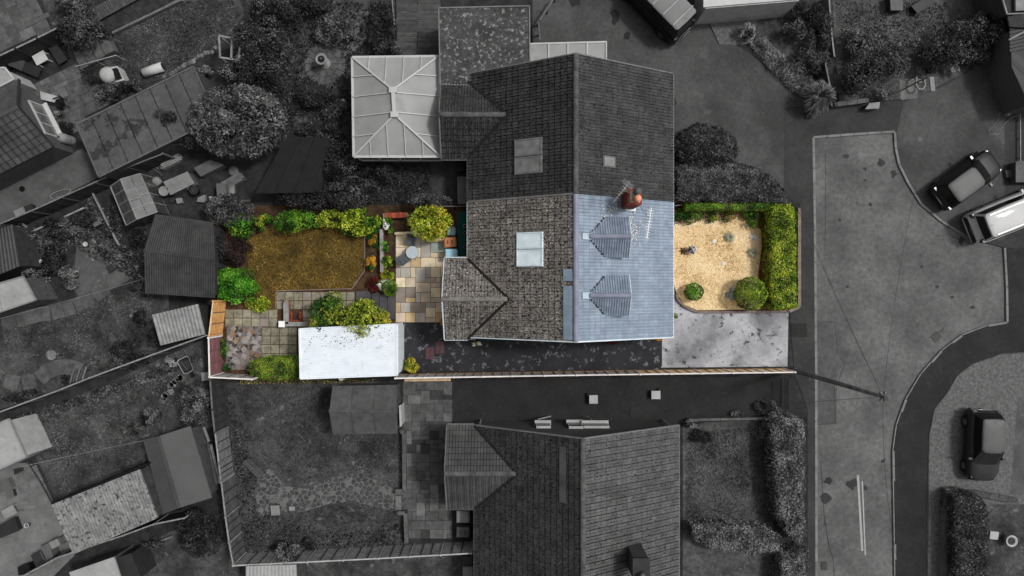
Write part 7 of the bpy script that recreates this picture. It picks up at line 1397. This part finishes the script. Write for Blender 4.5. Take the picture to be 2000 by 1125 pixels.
for s in (-1, 1): MB().box((bch.x, bch.y+s*.3, .28), (.85, .07, .33), .1).build('leg', 'wood_g_dark', bt)
wb = W(365, 713, .45); wbr = thing('wheelbarrow', 'pale-rimmed dark wheelbarrow on the soil by the maroon fence', 'wheelbarrow', (wb.x, wb.y, .12)); R = Matrix.Translation((wb.x, wb.y, 0)) @ Matrix.Rotation(math.radians(-65), 4, 'Z')
def rr(L_, w, z): return [R @ Vector((x*L_, y*w, z)) for x, y in ((-.5, -.35), (-.42, -.5), (.42, -.42), (.5, -.2), (.5, .2), (.42, .42), (-.42, .5), (-.5, .35))]
lo_, hi_, inn = rr(.6, .4, .3), rr(.95, .75, .62), rr(.85, .66, .6); MB().add(lo_+hi_, [[i, (i+1) % 8, 8+(i+1) % 8, 8+i] for i in range(8)]+[list(range(8))]).build('tray', 'dark_g', wbr); MB().add(hi_+inn, [[i, (i+1) % 8, 8+(i+1) % 8, 8+i] for i in range(8)]).build('rim', 'pale_g', wbr)
MB().tube([R @ Vector((.62, -.06, .3)), R @ Vector((.62, .06, .3))], .18, 14).build('wheel', 'rubber', wbr)
for s in (-1, 1): MB().tube([R @ Vector((.62, s*.1, .3)), R @ Vector((-.3, s*.25, .4)), R @ Vector((-.95, s*.28, .6))], .02, 6).build('handle', 'mid_g', wbr); MB().tube([R @ Vector((-.3, s*.25, .4)), R @ Vector((-.35, s*.25, .1))], .02, 6).build('leg', 'mid_g', wbr)
solid('pale_crate', 'pale square slab behind the maroon fence corner', 'slab', [(393, 728), (408, 726), (410, 742), (394, 744)], .3, 'mid_g', top='pale_g')
spiky('agave', 'spiky agave rosette above the pitched felt shed', 258, 835, 26, .6, 'lg_mid', 70, .14, w=.08); spiky('agave', 'darker spiky plant beside the agave rosette', 284, 818, 18, .5, 'lg_dark', 50, .14, w=.07)
pitched('felt_shed', 'smooth grey felt-roofed shed with a sunlit-toned right slope', [(279, 859), (318, 1004), (414, 972), (372, 832)], [(309, 852), (350, 992)], 2.0, 2.25, 'felt_shed', 'wood_g', ridge_m='felt_shed', mats2=['felt_shed', 'felt_shed_sunlit'])  # one felt in two tones: sun from the right painted into the slopes
flat_roof('cement_garage', 'long garage with pale corrugated sheet roof speckled with black lichen', [(100, 986), (272, 917), (308, 1012), (142, 1083)], 2.4, 'cement_sheet', 'brick_g', ribs=30, amp=.05)
rail('gutter_pole', 'black gutter along the top of the corrugated garage', (102, 984), (288, 906), 2.3, .1, .08, 'black', 'gutter'); solid('lean_to', 'dark lean-to roof between corrugated garage and felt shed', 'lean-to', [(277, 918), (290, 908), (322, 1000), (308, 1008)], 1.9, 'wood_g_dark')
for i, (x0, y0, x1, y1, m) in enumerate(((378, 836, 392, 868, 'wood_g_light'), (386, 834, 402, 866, 'wood_g'), (398, 834, 408, 862, 'wood_g_pale'), (396, 862, 416, 940, 'wood_g_pale'), (404, 862, 424, 945, 'wood_g'), (412, 868, 430, 944, 'wood_g_pale'), (404, 930, 418, 960, 'wood_g_light'))):
    A, B = W(x0, y0, .5), W(x1, y1, .9); tag(MB().beam(A, B, .14, .05).build('loose_plank', m), ('short light plank touching the upper end of the felt shed eave', 'short dull plank between a light and a pale short one', 'short pale plank closest to the upper fence panels', 'long pale plank beside the felt shed eave', 'long dull plank between the two long pale ones', 'long pale plank resting against the panel fence', 'short light plank at the bottom end of the long ones')[i], 'plank', 'planks stacked by the fence')
flat_roof('pale_porch', 'pale flat porch roof at the left edge above the terrace', [(-60, 850), (18, 818), (52, 892), (-60, 945)], 2.4, 'roof_white_g', 'white_g', 'porch', edge='pale_g'); solid('door_mat', 'dark doormat on the pale terrace slabs', 'mat', [(26, 916), (45, 912), (47, 924), (28, 928)], .15, 'dark_g')
table('pale square table on the left terrace', [(2, 998), (24, 986), (34, 1002), (10, 1014)], .7, 'pale_g'); solid('planter_box', 'dark trough planter beside the pale terrace table', 'planter', [(-10, 1030), (28, 1010), (38, 1036), (-10, 1056)], .5, 'dark_g'); solid('crate', 'dark crate on the terrace above the pale table', 'crate', [(10, 962), (24, 956), (28, 970), (14, 976)], .4, 'dark_g', top='mid_g'); solid('garden_chest', 'cluttered grey chest on the left terrace', 'chest', [(-10, 944), (16, 934), (24, 954), (-6, 966)], .5, 'mid_g'); pot('white_pot', 'small white pot on the left terrace', 51, 1027, 4.5, .3, 'white_g', fill='mid_g'); wheelie('dark grey box bin by the corrugated garage', 73, 1090, .6, .65, 'dark_g', rz=A26, h=.9); wheelie('pale square box bin by the corrugated garage corner', 105, 1063, .45, .5, 'pale_g', rz=A26, h=.8); solid('black_bin', 'black open tub at the bottom of the terrace', 'tub', [(34, 1108), (55, 1100), (62, 1120), (36, 1124)], .6, 'black'); solid('grey_cabinet', 'grey cabinet beside the pale box bin', 'cabinet', [(78, 1068), (96, 1060), (104, 1090), (88, 1098)], .8, 'mid_g')
fence('panel_fence', 'pale-railed fence rising behind the corrugated garage at the bottom', [(40, 1128), (110, 1090), (180, 1066), (240, 1046), (300, 1024), (360, 1012)], 1.6, 'wood_g_dark', cap_m='wood_g_pale', post_m='wood_g_pale', side=-1)
flat_roof('pale_shed', 'pale shed roof at the bottom edge below the fence', [(135, 1118), (222, 1088), (236, 1130), (150, 1165)], 2.2, 'roof_white_g', 'wood_g', 'shed'); solid('lean_to', 'dark lean-to beside the bottom pale shed roof', 'lean-to', [(226, 1090), (256, 1080), (276, 1130), (240, 1140)], 1.9, 'dark_g'); rail('timber_edging', 'pale timber edge of the bottom garden bed', (256, 1080), (335, 1048), .3, .1, .14, 'wood_g_light', 'edging'); rail('timber_edging', 'pale timber edge running down beside the lean-to', (258, 1080), (282, 1140), .3, .1, .14, 'wood_g_light', 'edging')
bush('dark_shrub', 'dark shrub in the bed beyond the bottom fence', 300, 1060, 26, 12, .6, ['lg_dark', 'lg_mid'], .12, .8)
